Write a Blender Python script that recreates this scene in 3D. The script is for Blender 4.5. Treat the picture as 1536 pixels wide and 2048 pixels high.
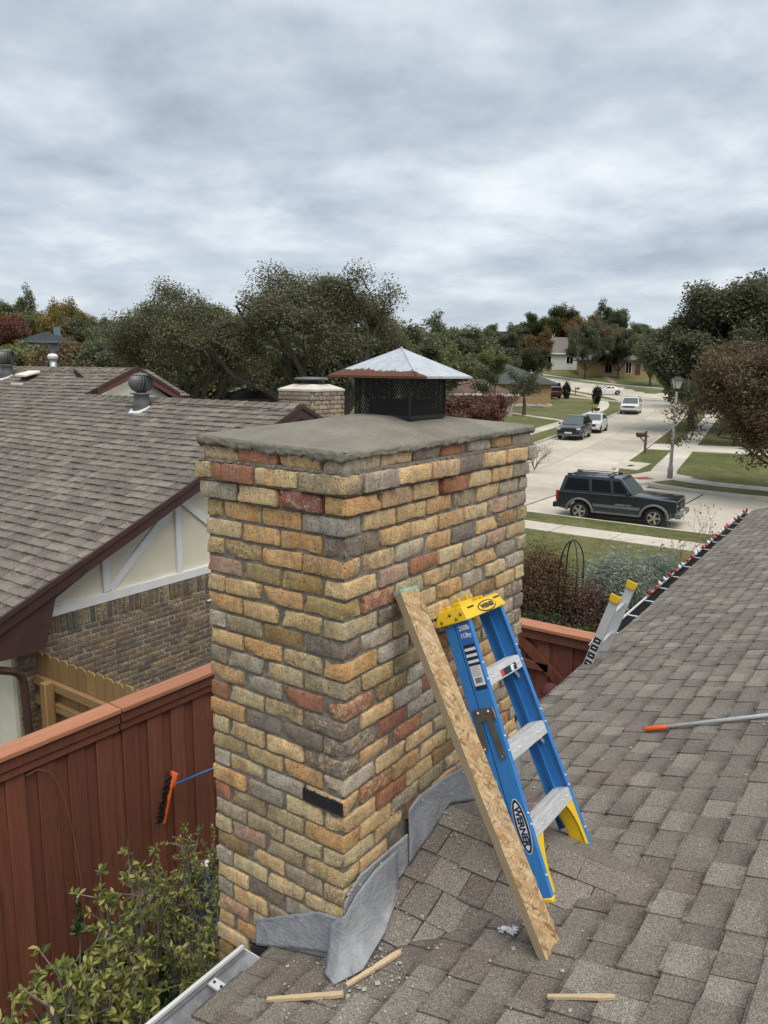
import bpy, math, random
import numpy as np
from mathutils import Vector, Matrix, noise as mnoise

for o in list(bpy.data.objects):
    bpy.data.objects.remove(o, do_unlink=True)
scene = bpy.context.scene
COL = scene.collection

# Frame: X runs along our eave towards the front street, Y towards the left
# neighbour, Z up, street level near the house about 0. Metres.
# ------------------------------------------------------------------ camera
CAM = np.array([-2.0928, -1.6432, 5.2])
FWH = np.array([0.817636, 0.575735, 0.0])
cd = bpy.data.cameras.new('camera')
cam = bpy.data.objects.new('camera', cd)
COL.objects.link(cam)
cd.sensor_fit = 'VERTICAL'; cd.sensor_height = 36.0; cd.lens = 26.90
cd.clip_start = 0.05; cd.clip_end = 3000
R_ = Vector((0.577492, -0.816309, 0.01196)); U_ = Vector((0.140974, 0.114139, 0.983412)); F_ = Vector((0.804133, 0.566227, -0.180993))
mw = Matrix(((R_.x, U_.x, -F_.x, CAM[0]), (R_.y, U_.y, -F_.y, CAM[1]), (R_.z, U_.z, -F_.z, CAM[2]), (0, 0, 0, 1)))
cam.matrix_world = mw
scene.camera = cam

# ------------------------------------------------------------------ world
SUN_EL, SUN_AZ = math.radians(62), math.radians(215)
w = bpy.data.worlds.new('World'); scene.world = w; w.use_nodes = True
nt = w.node_tree; nt.nodes.clear()
def wn(t, **k):
    n = nt.nodes.new(t)
    for a, b in k.items():
        setattr(n, a, b)
    return n
def wmath(op, a, b=None):
    n = wn('ShaderNodeMath', operation=op)
    for i, x in enumerate((a, b)):
        if x is None: continue
        if isinstance(x, (int, float)): n.inputs[i].default_value = x
        else: nt.links.new(x, n.inputs[i])
    return n.outputs[0]
out = wn('ShaderNodeOutputWorld'); bg = wn('ShaderNodeBackground')
sky = wn('ShaderNodeTexSky', sky_type='NISHITA', sun_disc=False, sun_elevation=SUN_EL, sun_rotation=SUN_AZ)
tc = wn('ShaderNodeTexCoord'); sep = wn('ShaderNodeSeparateXYZ'); nt.links.new(tc.outputs['Generated'], sep.inputs[0])
zz = wmath('MAXIMUM', sep.outputs[2], 0.0)
den = wmath('ADD', zz, 0.17)
px = wmath('DIVIDE', sep.outputs[0], den); py = wmath('DIVIDE', sep.outputs[1], den)
# rotate so that the cloud rolls lie across the view
ca, sa = 0.8176, 0.5757
along = wmath('ADD', wmath('MULTIPLY', px, ca), wmath('MULTIPLY', py, sa))
across = wmath('SUBTRACT', wmath('MULTIPLY', py, ca), wmath('MULTIPLY', px, sa))
comb = wn('ShaderNodeCombineXYZ'); nt.links.new(along, comb.inputs[0]); nt.links.new(wmath('MULTIPLY', across, 0.95), comb.inputs[1])
n1 = wn('ShaderNodeTexNoise'); n1.inputs['Scale'].default_value = 1.15; n1.inputs['Detail'].default_value = 5; n1.inputs['Roughness'].default_value = 0.52; n1.inputs['Distortion'].default_value = 0.25
n2 = wn('ShaderNodeTexNoise'); n2.inputs['Scale'].default_value = 3.4; n2.inputs['Detail'].default_value = 5; n2.inputs['Roughness'].default_value = 0.6; n2.inputs['Distortion'].default_value = 0.2
nt.links.new(comb.outputs[0], n1.inputs['Vector']); nt.links.new(comb.outputs[0], n2.inputs['Vector'])
mixv = wmath('ADD', wmath('MULTIPLY', n1.outputs['Fac'], 0.68), wmath('MULTIPLY', n2.outputs['Fac'], 0.32))
ramp = wn('ShaderNodeValToRGB'); nt.links.new(mixv, ramp.inputs[0])
e = ramp.color_ramp.elements
e[0].position = 0.365; e[0].color = (1.90, 2.16, 2.55, 1)
e[1].position = 0.66; e[1].color = (4.35, 4.55, 4.7, 1)
m_ = ramp.color_ramp.elements.new(0.50); m_.color = (2.80, 3.10, 3.45, 1)
# thin paler layer of air low over the horizon (an even overcast haze all round)
hz = wn('ShaderNodeMapRange'); nt.links.new(zz, hz.inputs['Value']); hz.inputs['From Min'].default_value = 0.0; hz.inputs['From Max'].default_value = 0.16; hz.inputs['To Min'].default_value = 0.62; hz.inputs['To Max'].default_value = 0.0
mh = wn('ShaderNodeMixRGB'); nt.links.new(hz.outputs[0], mh.inputs[0]); nt.links.new(ramp.outputs[0], mh.inputs[1]); mh.inputs[2].default_value = (3.05, 3.36, 3.68, 1)
mx = wn('ShaderNodeMixRGB'); mx.inputs[0].default_value = 0.93
nt.links.new(sky.outputs[0], mx.inputs[1]); nt.links.new(mh.outputs[0], mx.inputs[2])
nt.links.new(mx.outputs[0], bg.inputs[0]); bg.inputs[1].default_value = 0.11
nt.links.new(bg.outputs[0], out.inputs[0])

# ------------------------------------------------------------------ sun
sd = bpy.data.lights.new('sun', 'SUN'); sun = bpy.data.objects.new('sun', sd); COL.objects.link(sun)
sd.energy = 1.5; sd.angle = math.radians(55); sd.color = (1.0, 0.93, 0.83)
sdir = Vector((math.cos(SUN_EL) * math.cos(math.radians(-118)), math.cos(SUN_EL) * math.sin(math.radians(-118)), math.sin(SUN_EL)))
sun.rotation_euler = sdir.to_track_quat('Z', 'Y').to_euler()
sun.location = (0, 0, 60)
sky.sun_rotation = math.radians(90 + 118)

vs = scene.view_settings
scene.display_settings.display_device = 'sRGB'
vs.view_transform = 'Standard'; vs.look = 'None'; vs.gamma = 1.0; vs.use_curve_mapping = False; vs.exposure = 0.95
scene.cycles.max_bounces = 6; scene.cycles.diffuse_bounces = 3; scene.cycles.transparent_max_bounces = 6
scene.cycles.use_denoising = True

# ------------------------------------------------------------------ helpers
rnd = random.Random(7)
def sp(t, s):
    return s * math.log1p(math.exp(t / s)) if t / s < 50 else t
def terr(x, y):
    d = (x - CAM[0]) * FWH[0] + (y - CAM[1]) * FWH[1]
    z = 0.0185 * sp(d - 31, 4) + 0.09 * sp(d - 130, 4) - 0.09 * sp(d - 190, 6)
    k = min(1, max(0, (20.5 - x) / 7.0)); k = k * k * (3 - 2 * k)
    return z + 0.3 * k

class MB:
    def __init__(s): s.v = []; s.f = []; s.m = []; s.mi = 0
    def add(s, vs, fs):
        b = len(s.v); s.v += [tuple(p) for p in vs]
        for f in fs: s.f.append(tuple(b + i for i in f)); s.m.append(s.mi)
        return s
    def box(s, c, d, rot=None):
        x, y, z = d[0] / 2, d[1] / 2, d[2] / 2
        P = [Vector((i * x, j * y, k * z)) for i in (-1, 1) for j in (-1, 1) for k in (-1, 1)]
        if rot is not None: P = [rot @ p for p in P]
        P = [(p.x + c[0], p.y + c[1], p.z + c[2]) for p in P]
        return s.add(P, [(0, 1, 3, 2), (4, 6, 7, 5), (0, 4, 5, 1), (2, 3, 7, 6), (0, 2, 6, 4), (1, 5, 7, 3)])
    def bx(s, x0, x1, y0, y1, z0, z1):
        return s.box(((x0 + x1) / 2, (y0 + y1) / 2, (z0 + z1) / 2), (abs(x1 - x0), abs(y1 - y0), abs(z1 - z0)))
    def beam(s, a, b, wd, h, up=(0, 0, 1)):
        a = Vector(a); b = Vector(b); d = (b - a); L = d.length; d.normalize()
        side = d.cross(Vector(up))
        if side.length < 1e-5: side = d.cross(Vector((1, 0, 0)))
        side.normalize(); u = side.cross(d)
        P = []
        for e_ in (a, b):
            for i, j in ((-1, -1), (1, -1), (1, 1), (-1, 1)):
                P.append(e_ + side * (i * wd / 2) + u * (j * h / 2))
        return s.add(P, [(3, 2, 1, 0), (4, 5, 6, 7), (0, 1, 5, 4), (1, 2, 6, 5), (2, 3, 7, 6), (3, 0, 4, 7)])
    def tube(s, pts, r, n=8, cap=True):
        pts = [Vector(p) for p in pts]; rs = r if isinstance(r, (list, tuple)) else [r] * len(pts)
        V = []; F = []
        ref = Vector((0, 0, 1))
        for i, p in enumerate(pts):
            d = (pts[min(i + 1, len(pts) - 1)] - pts[max(i - 1, 0)])
            if d.length < 1e-9: d = Vector((0, 0, 1))
            d.normalize()
            a = d.cross(ref)
            if a.length < 0.05: a = d.cross(Vector((1, 0, 0)))
            a.normalize(); b = d.cross(a)
            for k in range(n):
                t = 2 * math.pi * k / n
                V.append(p + a * (math.cos(t) * rs[i]) + b * (math.sin(t) * rs[i]))
        for i in range(len(pts) - 1):
            for k in range(n):
                F.append((i * n + k, i * n + (k + 1) % n, (i + 1) * n + (k + 1) % n, (i + 1) * n + k))
        if cap: F.append(tuple(range(n))[::-1]); F.append(tuple(range((len(pts) - 1) * n, len(pts) * n)))
        return s.add(V, F)
    def lathe(s, prof, n=16, c=(0, 0, 0), axis='z'):
        V = []; F = []
        for r, z in prof:
            for k in range(n):
                t = 2 * math.pi * k / n; x, y = r * math.cos(t), r * math.sin(t)
                q = (x, y, z) if axis == 'z' else ((x, z, y) if axis == 'y' else (z, x, y))
                V.append((q[0] + c[0], q[1] + c[1], q[2] + c[2]))
        for i in range(len(prof) - 1):
            for k in range(n): F.append((i * n + k, i * n + (k + 1) % n, (i + 1) * n + (k + 1) % n, (i + 1) * n + k))
        F.append(tuple(range(n))[::-1]); F.append(tuple(range((len(prof) - 1) * n, len(prof) * n)))
        return s.add(V, F)
    def prism(s, poly, fn, h0, h1):
        n = len(poly)
        V = [fn(a, b, h0) for a, b in poly] + [fn(a, b, h1) for a, b in poly]
        F = [tuple(range(n))[::-1], tuple(range(n, 2 * n))] + [(i, (i + 1) % n, n + (i + 1) % n, n + i) for i in range(n)]
        return s.add(V, F)
    def sphere(s, c, r, n=10, sc=(1, 1, 1)):
        prof = [(max(1e-4, math.sin(math.pi * i / n)) , -math.cos(math.pi * i / n)) for i in range(n + 1)]
        V = []; F = []; k2 = n * 2
        for a, z in prof:
            for k in range(k2):
                t = 2 * math.pi * k / k2
                V.append((c[0] + a * math.cos(t) * r * sc[0], c[1] + a * math.sin(t) * r * sc[1], c[2] + z * r * sc[2]))
        for i in range(n):
            for k in range(k2): F.append((i * k2 + k, i * k2 + (k + 1) % k2, (i + 1) * k2 + (k + 1) % k2, (i + 1) * k2 + k))
        return s.add(V, F)
    def mesh(s, name):
        me = bpy.data.meshes.new(name); me.from_pydata(s.v, [], s.f)
        if any(s.m): me.polygons.foreach_set('material_index', s.m)
        me.update(); return me
    def build(s, name, mat, parent=None, smooth=False, bevel=0, seg=2, loc=None):
        o = obj(name, s.mesh(name), mat, parent, smooth)
        if bevel: bev(o, bevel, seg)
        if loc is not None: o.location = loc
        return o
def fixn(me):
    import bmesh
    bm = bmesh.new(); bm.from_mesh(me); bmesh.ops.recalc_face_normals(bm, faces=bm.faces); bm.to_mesh(me); bm.free()
def obj(name, me, mat, parent=None, smooth=False):
    o = bpy.data.objects.new(name, me); COL.objects.link(o)
    if mat is not None and me is not None and len(me.materials) == 0:
        for m in (mat if isinstance(mat, (list, tuple)) else [mat]): me.materials.append(m)
    if smooth: me.polygons.foreach_set('use_smooth', [True] * len(me.polygons))
    if parent is not None: o.parent = parent
    return o
def bev(o, wd, seg=2):
    fixn(o.data)
    b = o.modifiers.new('bevel', 'BEVEL'); b.width = wd; b.segments = seg; b.limit_method = 'ANGLE'; b.angle_limit = math.radians(35); b.harden_normals = False
    o.data.polygons.foreach_set('use_smooth', [True] * len(o.data.polygons))
    try:
        o.data.set_sharp_from_angle(angle=math.radians(35))
    except Exception: pass
def tag(o, label, cat, group=None):
    o['label'] = label; o['category'] = cat
    if group: o['group'] = group
    return o
def thing(name, label, cat, loc=(0, 0, 0), rz=0, group=None):
    o = bpy.data.objects.new(name, None); COL.objects.link(o); o.location = loc; o.rotation_euler = (0, 0, rz); o.empty_display_size = 0.2
    return tag(o, label, cat, group)
def struct(o): o['kind'] = 'structure'; return o
def stuff(o): o['kind'] = 'stuff'; return o
def np_mesh(name, V, F, mat=None):
    V = np.asarray(V, dtype=np.float32); F = np.asarray(F, dtype=np.int32)
    me = bpy.data.meshes.new(name); k = F.shape[1]
    me.vertices.add(len(V)); me.vertices.foreach_set('co', V.ravel())
    me.loops.add(F.size); me.loops.foreach_set('vertex_index', F.ravel())
    me.polygons.add(len(F)); me.polygons.foreach_set('loop_start', np.arange(0, F.size, k, dtype=np.int32))
    me.update(calc_edges=True); me.validate()
    if mat is not None: me.materials.append(mat)
    return me
def text_mesh(txt, size, name='lettering', bold=0.0, extrude=0.0006, align='CENTER', spacing=1.0, xs=1.0, shear=0.0):
    cu = bpy.data.curves.new(name, 'FONT'); cu.body = txt; cu.size = size; cu.extrude = extrude; cu.offset = bold; cu.align_x = align; cu.align_y = 'CENTER'; cu.space_character = spacing; cu.shear = shear
    cu.resolution_u = 3
    t = bpy.data.objects.new(name, cu); COL.objects.link(t)
    dg = bpy.context.evaluated_depsgraph_get()
    me = bpy.data.meshes.new_from_object(t.evaluated_get(dg)); me.materials.clear()
    bpy.data.objects.remove(t, do_unlink=True)
    for v in me.vertices: v.co.x *= xs
    return me

# ------------------------------------------------------------------ materials
class NT:
    def __init__(s, name, rough=0.7, metal=0.0, spec=None):
        s.m = bpy.data.materials.new(name); s.m.use_nodes = True; s.t = s.m.node_tree
        s.b = s.t.nodes['Principled BSDF']; s.b.inputs['Roughness'].default_value = rough; s.b.inputs['Metallic'].default_value = metal
        if spec is not None: s.b.inputs['Specular IOR Level'].default_value = spec
    def n(s, t, **k):
        n = s.t.nodes.new(t)
        for a, b in k.items(): setattr(n, a, b)
        return n
    def lk(s, a, b): s.t.links.new(a, b)
    def val(s, sock, x):
        if isinstance(x, (int, float)): sock.default_value = x
        elif isinstance(x, tuple): sock.default_value = x if len(x) == 4 else (*x, 1)
        else: s.lk(x, sock)
    def math(s, op, a, b=0.0, c=None):
        n = s.n('ShaderNodeMath', operation=op); s.val(n.inputs[0], a); s.val(n.inputs[1], b)
        if c is not None: s.val(n.inputs[2], c)
        return n.outputs[0]
    def co(s, which='Object'): return s.n('ShaderNodeTexCoord').outputs[which]
    def pos(s): return s.n('ShaderNodeNewGeometry').outputs['Position']
    def scl(s, v, k):
        n = s.n('ShaderNodeVectorMath', operation='MULTIPLY'); s.lk(v, n.inputs[0]); n.inputs[1].default_value = k if isinstance(k, tuple) else (k, k, k); return n.outputs[0]
    def addv(s, v, x):
        n = s.n('ShaderNodeVectorMath', operation='ADD'); s.lk(v, n.inputs[0]); s.lk(x, n.inputs[1]); return n.outputs[0]
    def noise(s, v, scale, detail=3, rough=0.5, dist=0.0):
        n = s.n('ShaderNodeTexNoise'); n.inputs['Scale'].default_value = scale; n.inputs['Detail'].default_value = detail; n.inputs['Roughness'].default_value = rough; n.inputs['Distortion'].default_value = dist
        if v is not None: s.lk(v, n.inputs['Vector'])
        return n.outputs['Fac']
    def voro(s, v, scale, feat='F1', out='Distance', rnd_=1.0):
        n = s.n('ShaderNodeTexVoronoi', feature=feat); n.inputs['Scale'].default_value = scale; n.inputs['Randomness'].default_value = rnd_
        if v is not None: s.lk(v, n.inputs['Vector'])
        return n.outputs[out]
    def rng(s, x, a, b, c=0.0, d=1.0):
        n = s.n('ShaderNodeMapRange'); s.val(n.inputs['Value'], x)
        for k, q in zip(('From Min', 'From Max', 'To Min', 'To Max'), (a, b, c, d)): n.inputs[k].default_value = q
        return n.outputs[0]
    def mix(s, f, a, b, mode='MIX'):
        n = s.n('ShaderNodeMixRGB', blend_type=mode); s.val(n.inputs[0], f); s.val(n.inputs[1], a); s.val(n.inputs[2], b); return n.outputs[0]
    def ramp(s, x, stops):
        n = s.n('ShaderNodeValToRGB'); s.lk(x, n.inputs[0]); el = n.color_ramp.elements
        el[0].position = stops[0][0]; el[0].color = (*stops[0][1], 1); el[1].position = stops[-1][0]; el[1].color = (*stops[-1][1], 1)
        for p, c in stops[1:-1]: q = el.new(p); q.color = (*c, 1)
        return n.outputs[0]
    def col(s, x): s.val(s.b.inputs['Base Color'], x); return s
    def rough(s, x): s.val(s.b.inputs['Roughness'], x); return s
    def bump(s, h, strength=0.5, dist=0.01):
        n = s.n('ShaderNodeBump'); n.inputs['Strength'].default_value = strength; n.inputs['Distance'].default_value = dist; s.lk(h, n.inputs['Height']); s.lk(n.outputs[0], s.b.inputs['Normal']); return s
def scale_col(n, c, f):   # multiply colour c by scalar socket f
    g = n.n('ShaderNodeCombineXYZ')
    for i in range(3): n.lk(f, g.inputs[i])
    return n.mix(1.0, c, g.outputs[0], 'MULTIPLY')

def M_plain(name, c, rough=0.6, metal=0.0, var=0.12, sc=6.0, bump=0.0, bsc=60.0, spec=None, coat=0.0):
    n = NT(name, rough, metal, spec); v = n.co('Object')
    f = n.rng(n.noise(v, sc, 4), 0.3, 0.7, 1 - var, 1 + var)
    n.col(scale_col(n, (*c, 1), f))
    n.rough(n.rng(n.noise(v, sc * 1.7, 3), 0.3, 0.7, max(0.02, rough - 0.08), min(1, rough + 0.08)))
    if bump: n.bump(n.noise(v, bsc, 4), bump, 0.004)
    if coat: n.b.inputs['Coat Weight'].default_value = coat; n.b.inputs['Coat Roughness'].default_value = 0.06
    return n.m

def M_brick(name='brick_clay'):
    n = NT(name, 0.9); oi = n.n('ShaderNodeObjectInfo')
    off = n.n('ShaderNodeVectorMath', operation='SCALE'); off.inputs[0].default_value = (37, 91, 53); n.lk(oi.outputs['Random'], off.inputs['Scale'])
    v = n.addv(n.co('Object'), off.outputs[0])
    base = oi.outputs['Color']
    big = n.noise(v, 14, 5, 0.7); c = scale_col(n, base, n.rng(big, 0.28, 0.72, 0.62, 1.32))
    hue = n.noise(n.scl(v, (1, 1, 0.4)), 16, 3); c = n.mix(n.rng(hue, 0.46, 0.68, 0, 0.6), c, n.mix(1.0, c, (1.2, 0.92, 0.70, 1), 'MULTIPLY'))
    r2 = n.math('FRACT', n.math('MULTIPLY', oi.outputs['Random'], 17.3)); r3 = n.math('FRACT', n.math('MULTIPLY', oi.outputs['Random'], 41.7))
    sk = n.noise(v, 17, 6, 0.72, 0.8); c = n.mix(n.math('MULTIPLY', n.rng(n.math('SUBTRACT', sk, n.math('ADD', 0.50, n.math('MULTIPLY', r2, 0.22))), 0.0, 0.035), 0.45), c, (0.27, 0.225, 0.16, 1))
    sk2 = n.noise(n.addv(v, n.scl(v, 1.7)), 15, 6, 0.7, 0.7); c = n.mix(n.math('MULTIPLY', n.rng(n.math('SUBTRACT', sk2, n.math('ADD', 0.48, n.math('MULTIPLY', r3, 0.2))), 0.0, 0.05), 0.55), c, (0.66, 0.52, 0.31, 1))
    strk = n.noise(n.scl(v, (90, 90, 7)), 1.0, 3, 0.6); c = scale_col(n, c, n.rng(strk, 0.3, 0.7, 0.86, 1.12))
    grain = n.noise(v, 150, 4, 0.8); c = scale_col(n, c, n.rng(grain, 0.25, 0.75, 0.55, 1.42))
    # pale lime smears, amount in the object colour's alpha
    sm = n.noise(v, 22, 5, 0.65, 0.6); thr = n.math('SUBTRACT', 0.78, n.math('MULTIPLY', oi.outputs['Alpha'], 0.34))
    smf = n.math('MULTIPLY', n.rng(n.math('SUBTRACT', sm, thr), 0.0, 0.03), 0.75)
    c = n.mix(smf, c, (0.50, 0.475, 0.42, 1))
    # soot / lichen blotches
    so = n.noise(n.scl(v, 1.0), 30, 4, 0.7); c = n.mix(n.math('MULTIPLY', n.rng(so, 0.64, 0.74), 0.6), c, (0.055, 0.05, 0.04, 1))
    # pits
    pit = n.voro(v, 80); pm = n.math('MULTIPLY', n.rng(pit, 0.14, 0.24, 1, 0), n.rng(n.noise(v, 40, 2), 0.44, 0.54)); c = n.mix(n.math('MULTIPLY', pm, 0.85), c, (0.035, 0.03, 0.025, 1))
    n.col(c)
    h = n.math('ADD', n.math('MULTIPLY', n.noise(v, 70, 5, 0.65), 0.7), n.math('MULTIPLY', grain, 0.25)); h = n.math('SUBTRACT', h, n.math('MULTIPLY', pm, 0.6))
    n.bump(h, 1.0, 0.010)
    return n.m
def M_rock(name, c1, c2, sc=14, bump=0.6, bd=0.008, rough=0.92, fine=220):
    n = NT(name, rough); v = n.pos()
    a = n.noise(v, sc, 6, 0.6); c = n.mix(n.rng(a, 0.32, 0.68), (*c1, 1), (*c2, 1)); c = scale_col(n, c, n.rng(n.noise(v, fine, 3, 0.7), 0.25, 0.75, 0.78, 1.2)); n.col(c)
    n.bump(n.math('ADD', n.math('MULTIPLY', n.noise(v, sc * 4, 6, 0.7), 0.7), n.math('MULTIPLY', n.noise(v, fine, 2), 0.3)), bump, bd); return n.m
def M_shingle(name, pal, island, speck=300, band=None):
    n = NT(name, 0.95, spec=0.2); v = n.pos()
    r = n.n('ShaderNodeNewGeometry').outputs['Random Per Island'] if island else n.n('ShaderNodeObjectInfo').outputs['Random']
    st = [(i / len(pal), c) for i, c in enumerate(pal)]
    rp = n.n('ShaderNodeValToRGB'); rp.color_ramp.interpolation = 'CONSTANT'; n.lk(r, rp.inputs[0]); el = rp.color_ramp.elements
    el[0].position = 0; el[0].color = (*pal[0], 1); el[1].position = st[1][0]; el[1].color = (*pal[1], 1)
    for p, c in st[2:]: q = el.new(p); q.color = (*c, 1)
    c = rp.outputs[0]
    g1 = n.noise(v, speck, 2, 0.6); g2 = n.noise(v, speck * 0.42, 2, 0.6)
    c = scale_col(n, c, n.rng(g1, 0.3, 0.7, 0.36, 1.75)); c = scale_col(n, c, n.rng(g2, 0.3, 0.7, 0.62, 1.42))
    st2 = n.noise(v, 1.3, 4, 0.6); c = scale_col(n, c, n.rng(st2, 0.3, 0.7, 0.88, 1.12))
    bl = n.noise(v, 5.5, 4, 0.6); c = n.mix(n.rng(bl, 0.55, 0.75, 0, 0.35), c, n.mix(1.0, c, (0.82, 0.76, 0.72, 1), 'MULTIPLY'))
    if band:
        # colour darkens in a gradient towards the head of every course
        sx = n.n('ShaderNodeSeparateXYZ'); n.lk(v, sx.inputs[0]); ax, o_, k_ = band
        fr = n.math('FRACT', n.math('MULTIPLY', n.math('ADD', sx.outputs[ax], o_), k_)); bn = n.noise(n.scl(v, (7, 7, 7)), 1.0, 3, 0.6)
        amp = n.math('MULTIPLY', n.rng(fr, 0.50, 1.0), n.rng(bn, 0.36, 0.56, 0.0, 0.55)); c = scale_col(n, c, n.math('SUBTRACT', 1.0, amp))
    n.col(c); n.bump(g1, 0.6, 0.003); return n.m
def M_leaf(name, cols, trans=0.38, rough=0.6):
    n = NT(name, rough); oi = n.n('ShaderNodeObjectInfo'); g = n.n('ShaderNodeNewGeometry')
    rp = n.ramp(g.outputs['Random Per Island'], [(i / (len(cols) - 1), c) for i, c in enumerate(cols)])
    c = n.mix(1.0, rp, oi.outputs['Color'], 'MULTIPLY'); n.col(c)
    tr = n.n('ShaderNodeBsdfTranslucent'); n.lk(c, tr.inputs[0]); mx = n.n('ShaderNodeMixShader'); mx.inputs[0].default_value = trans
    o = n.t.nodes['Material Output']; n.lk(n.b.outputs[0], mx.inputs[1]); n.lk(tr.outputs[0], mx.inputs[2]); n.lk(mx.outputs[0], o.inputs[0]); return n.m
def M_leaf1(name, cols, rough=0.45):
    n = NT(name, rough); oi = n.n('ShaderNodeObjectInfo')
    rp = n.ramp(oi.outputs['Random'], [(i / (len(cols) - 1), c) for i, c in enumerate(cols)]); n.col(rp)
    tr = n.n('ShaderNodeBsdfTranslucent'); n.lk(rp, tr.inputs[0]); mx = n.n('ShaderNodeMixShader'); mx.inputs[0].default_value = 0.25
    o = n.t.nodes['Material Output']; n.lk(n.b.outputs[0], mx.inputs[1]); n.lk(tr.outputs[0], mx.inputs[2]); n.lk(mx.outputs[0], o.inputs[0]); return n.m
def M_grass(name, a, b, c):
    n = NT(name, 0.9, spec=0.15); v = n.pos()
    big = n.noise(v, 0.16, 5, 0.65, 0.3); med = n.noise(v, 1.6, 7, 0.78); fine = n.noise(n.scl(v, (1, 1, 0.2)), 14, 5, 0.8)
    f = n.math('ADD', n.math('MULTIPLY', big, 0.45), n.math('MULTIPLY', med, 0.55))
    col = n.ramp(f, [(0.36, a), (0.5, b), (0.66, c)]); col = scale_col(n, col, n.rng(fine, 0.28, 0.72, 0.45, 1.6)); n.col(col)
    n.bump(fine, 0.8, 0.05); return n.m
def M_wood(name, c1, c2, axis=(0.35, 9, 9), bump=0.25, rough=0.75, perobj=True, knots=True):
    n = NT(name, rough); v = n.co('Object')
    if perobj:
        oi = n.n('ShaderNodeObjectInfo'); off = n.n('ShaderNodeVectorMath', operation='SCALE'); off.inputs[0].default_value = (7, 13, 29); n.lk(oi.outputs['Random'], off.inputs['Scale']); v = n.addv(v, off.outputs[0])
    s = n.scl(v, axis); a = n.noise(s, 4, 6, 0.65, 0.8); c = n.mix(n.rng(a, 0.3, 0.7), (*c1, 1), (*c2, 1))
    if perobj: c = scale_col(n, c, n.rng(oi.outputs['Random'], 0, 1, 0.82, 1.14))
    g = n.noise(s, 26, 3, 0.6); c = scale_col(n, c, n.rng(g, 0.3, 0.7, 0.82, 1.14))
    if knots:
        k = n.voro(n.scl(v, tuple(q ** 0.5 * 1.1 for q in axis)), 1.3); c = n.mix(n.rng(k, 0.03, 0.09, 0.65, 0), c, tuple(q * 0.35 for q in c1) + (1,))
    n.col(c); n.bump(g, bump, 0.004); return n.m
def M_metal(name, c, rough=0.35, metal=0.9, streak=(2, 2, 2), var=0.15):
    n = NT(name, rough, metal); v = n.co('Object'); a = n.noise(n.scl(v, streak), 12, 5, 0.6); n.col(scale_col(n, (*c, 1), n.rng(a, 0.3, 0.7, 1 - var, 1 + var))); n.rough(n.rng(a, 0.3, 0.7, rough - 0.1, rough + 0.15)); return n.m
def M_conc(name, c, jitter=0.12):
    n = NT(name, 0.9, spec=0.2); v = n.pos(); a = n.noise(v, 0.35, 5, 0.65); b = n.noise(v, 3.0, 5, 0.7); oi = n.n('ShaderNodeObjectInfo')
    k = scale_col(n, (*c, 1), n.rng(a, 0.3, 0.7, 0.84, 1.12)); k = scale_col(n, k, n.rng(b, 0.3, 0.7, 0.9, 1.1)); k = scale_col(n, k, n.rng(oi.outputs['Random'], 0, 1, 1 - jitter, 1 + jitter * 0.6))
    st = n.noise(n.scl(v, (0.5, 0.12, 1)), 2.0, 5, 0.7); k = n.mix(n.rng(st, 0.58, 0.75, 0, 0.3), k, (0.16, 0.145, 0.125, 1)); n.col(k); return n.m
# ------------------------------------------------------------------ material instances
MAT = {}
MAT['grass'] = M_grass('lawn_grass', (0.070, 0.090, 0.030), (0.125, 0.134, 0.050), (0.23, 0.195, 0.10))
MAT['road'] = M_conc('street_concrete', (0.53, 0.485, 0.40))
MAT['walk'] = M_conc('sidewalk_concrete', (0.56, 0.52, 0.435))
MAT['joint'] = M_plain('joint_tar', (0.11, 0.10, 0.09), 0.95)
MAT['brick'] = M_brick()
MAT['mortar'] = M_rock('grey_mortar', (0.15, 0.132, 0.108), (0.27, 0.24, 0.195), 30, 0.8, 0.008)
MAT['crown'] = M_rock('damp_crown_mortar', (0.165, 0.150, 0.118), (0.245, 0.225, 0.182), 5, 1.0, 0.008, 0.85, 90)
n_ = NT('lead_sheet', .8, 0.0, .3); v = n_.pos(); a = n_.noise(v, 8, 6, .65, .6); c = n_.mix(n_.rng(a, .3, .7), (.23, .24, .262, 1), (.37, .382, .40, 1)); b_ = n_.noise(v, 26, 5, .7); c = n_.mix(n_.rng(b_, .58, .72, 0, .55), c, (.46, .46, .45, 1)); d_ = n_.noise(v, 13, 4, .6, 1.0); c = n_.mix(n_.rng(d_, .66, .74, 0, .5), c, (.08, .085, .095, 1)); n_.col(c); n_.rough(n_.rng(a, .3, .7, .6, .85)); cr_ = n_.noise(n_.scl(v, (1, 1, 2.2)), 21, 4, .55, 1.6); n_.bump(n_.math('ADD', a, n_.math('ADD', n_.math('MULTIPLY', b_, .5), n_.math('MULTIPLY', cr_, .6))), .7, .014)
MAT['lead'] = n_.m
OURPAL = [(0.186, 0.167, 0.145), (0.209, 0.189, 0.162), (0.167, 0.148, 0.129), (0.192, 0.172, 0.148), (0.175, 0.150, 0.132), (0.232, 0.210, 0.181), (0.181, 0.162, 0.139), (0.156, 0.137, 0.120)]
NBPAL = [(0.171, 0.150, 0.130), (0.196, 0.173, 0.149), (0.152, 0.132, 0.116), (0.182, 0.160, 0.138), (0.163, 0.142, 0.123), (0.215, 0.189, 0.161), (0.143, 0.124, 0.110)]
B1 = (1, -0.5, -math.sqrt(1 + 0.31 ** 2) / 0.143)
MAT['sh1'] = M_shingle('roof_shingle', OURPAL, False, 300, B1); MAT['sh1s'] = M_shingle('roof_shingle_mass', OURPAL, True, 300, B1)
MAT['shc'] = M_shingle('cricket_shingle', OURPAL, False)
B2 = (0, -1.30, math.sqrt(1 + 0.435 ** 2) / 0.143)
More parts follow.
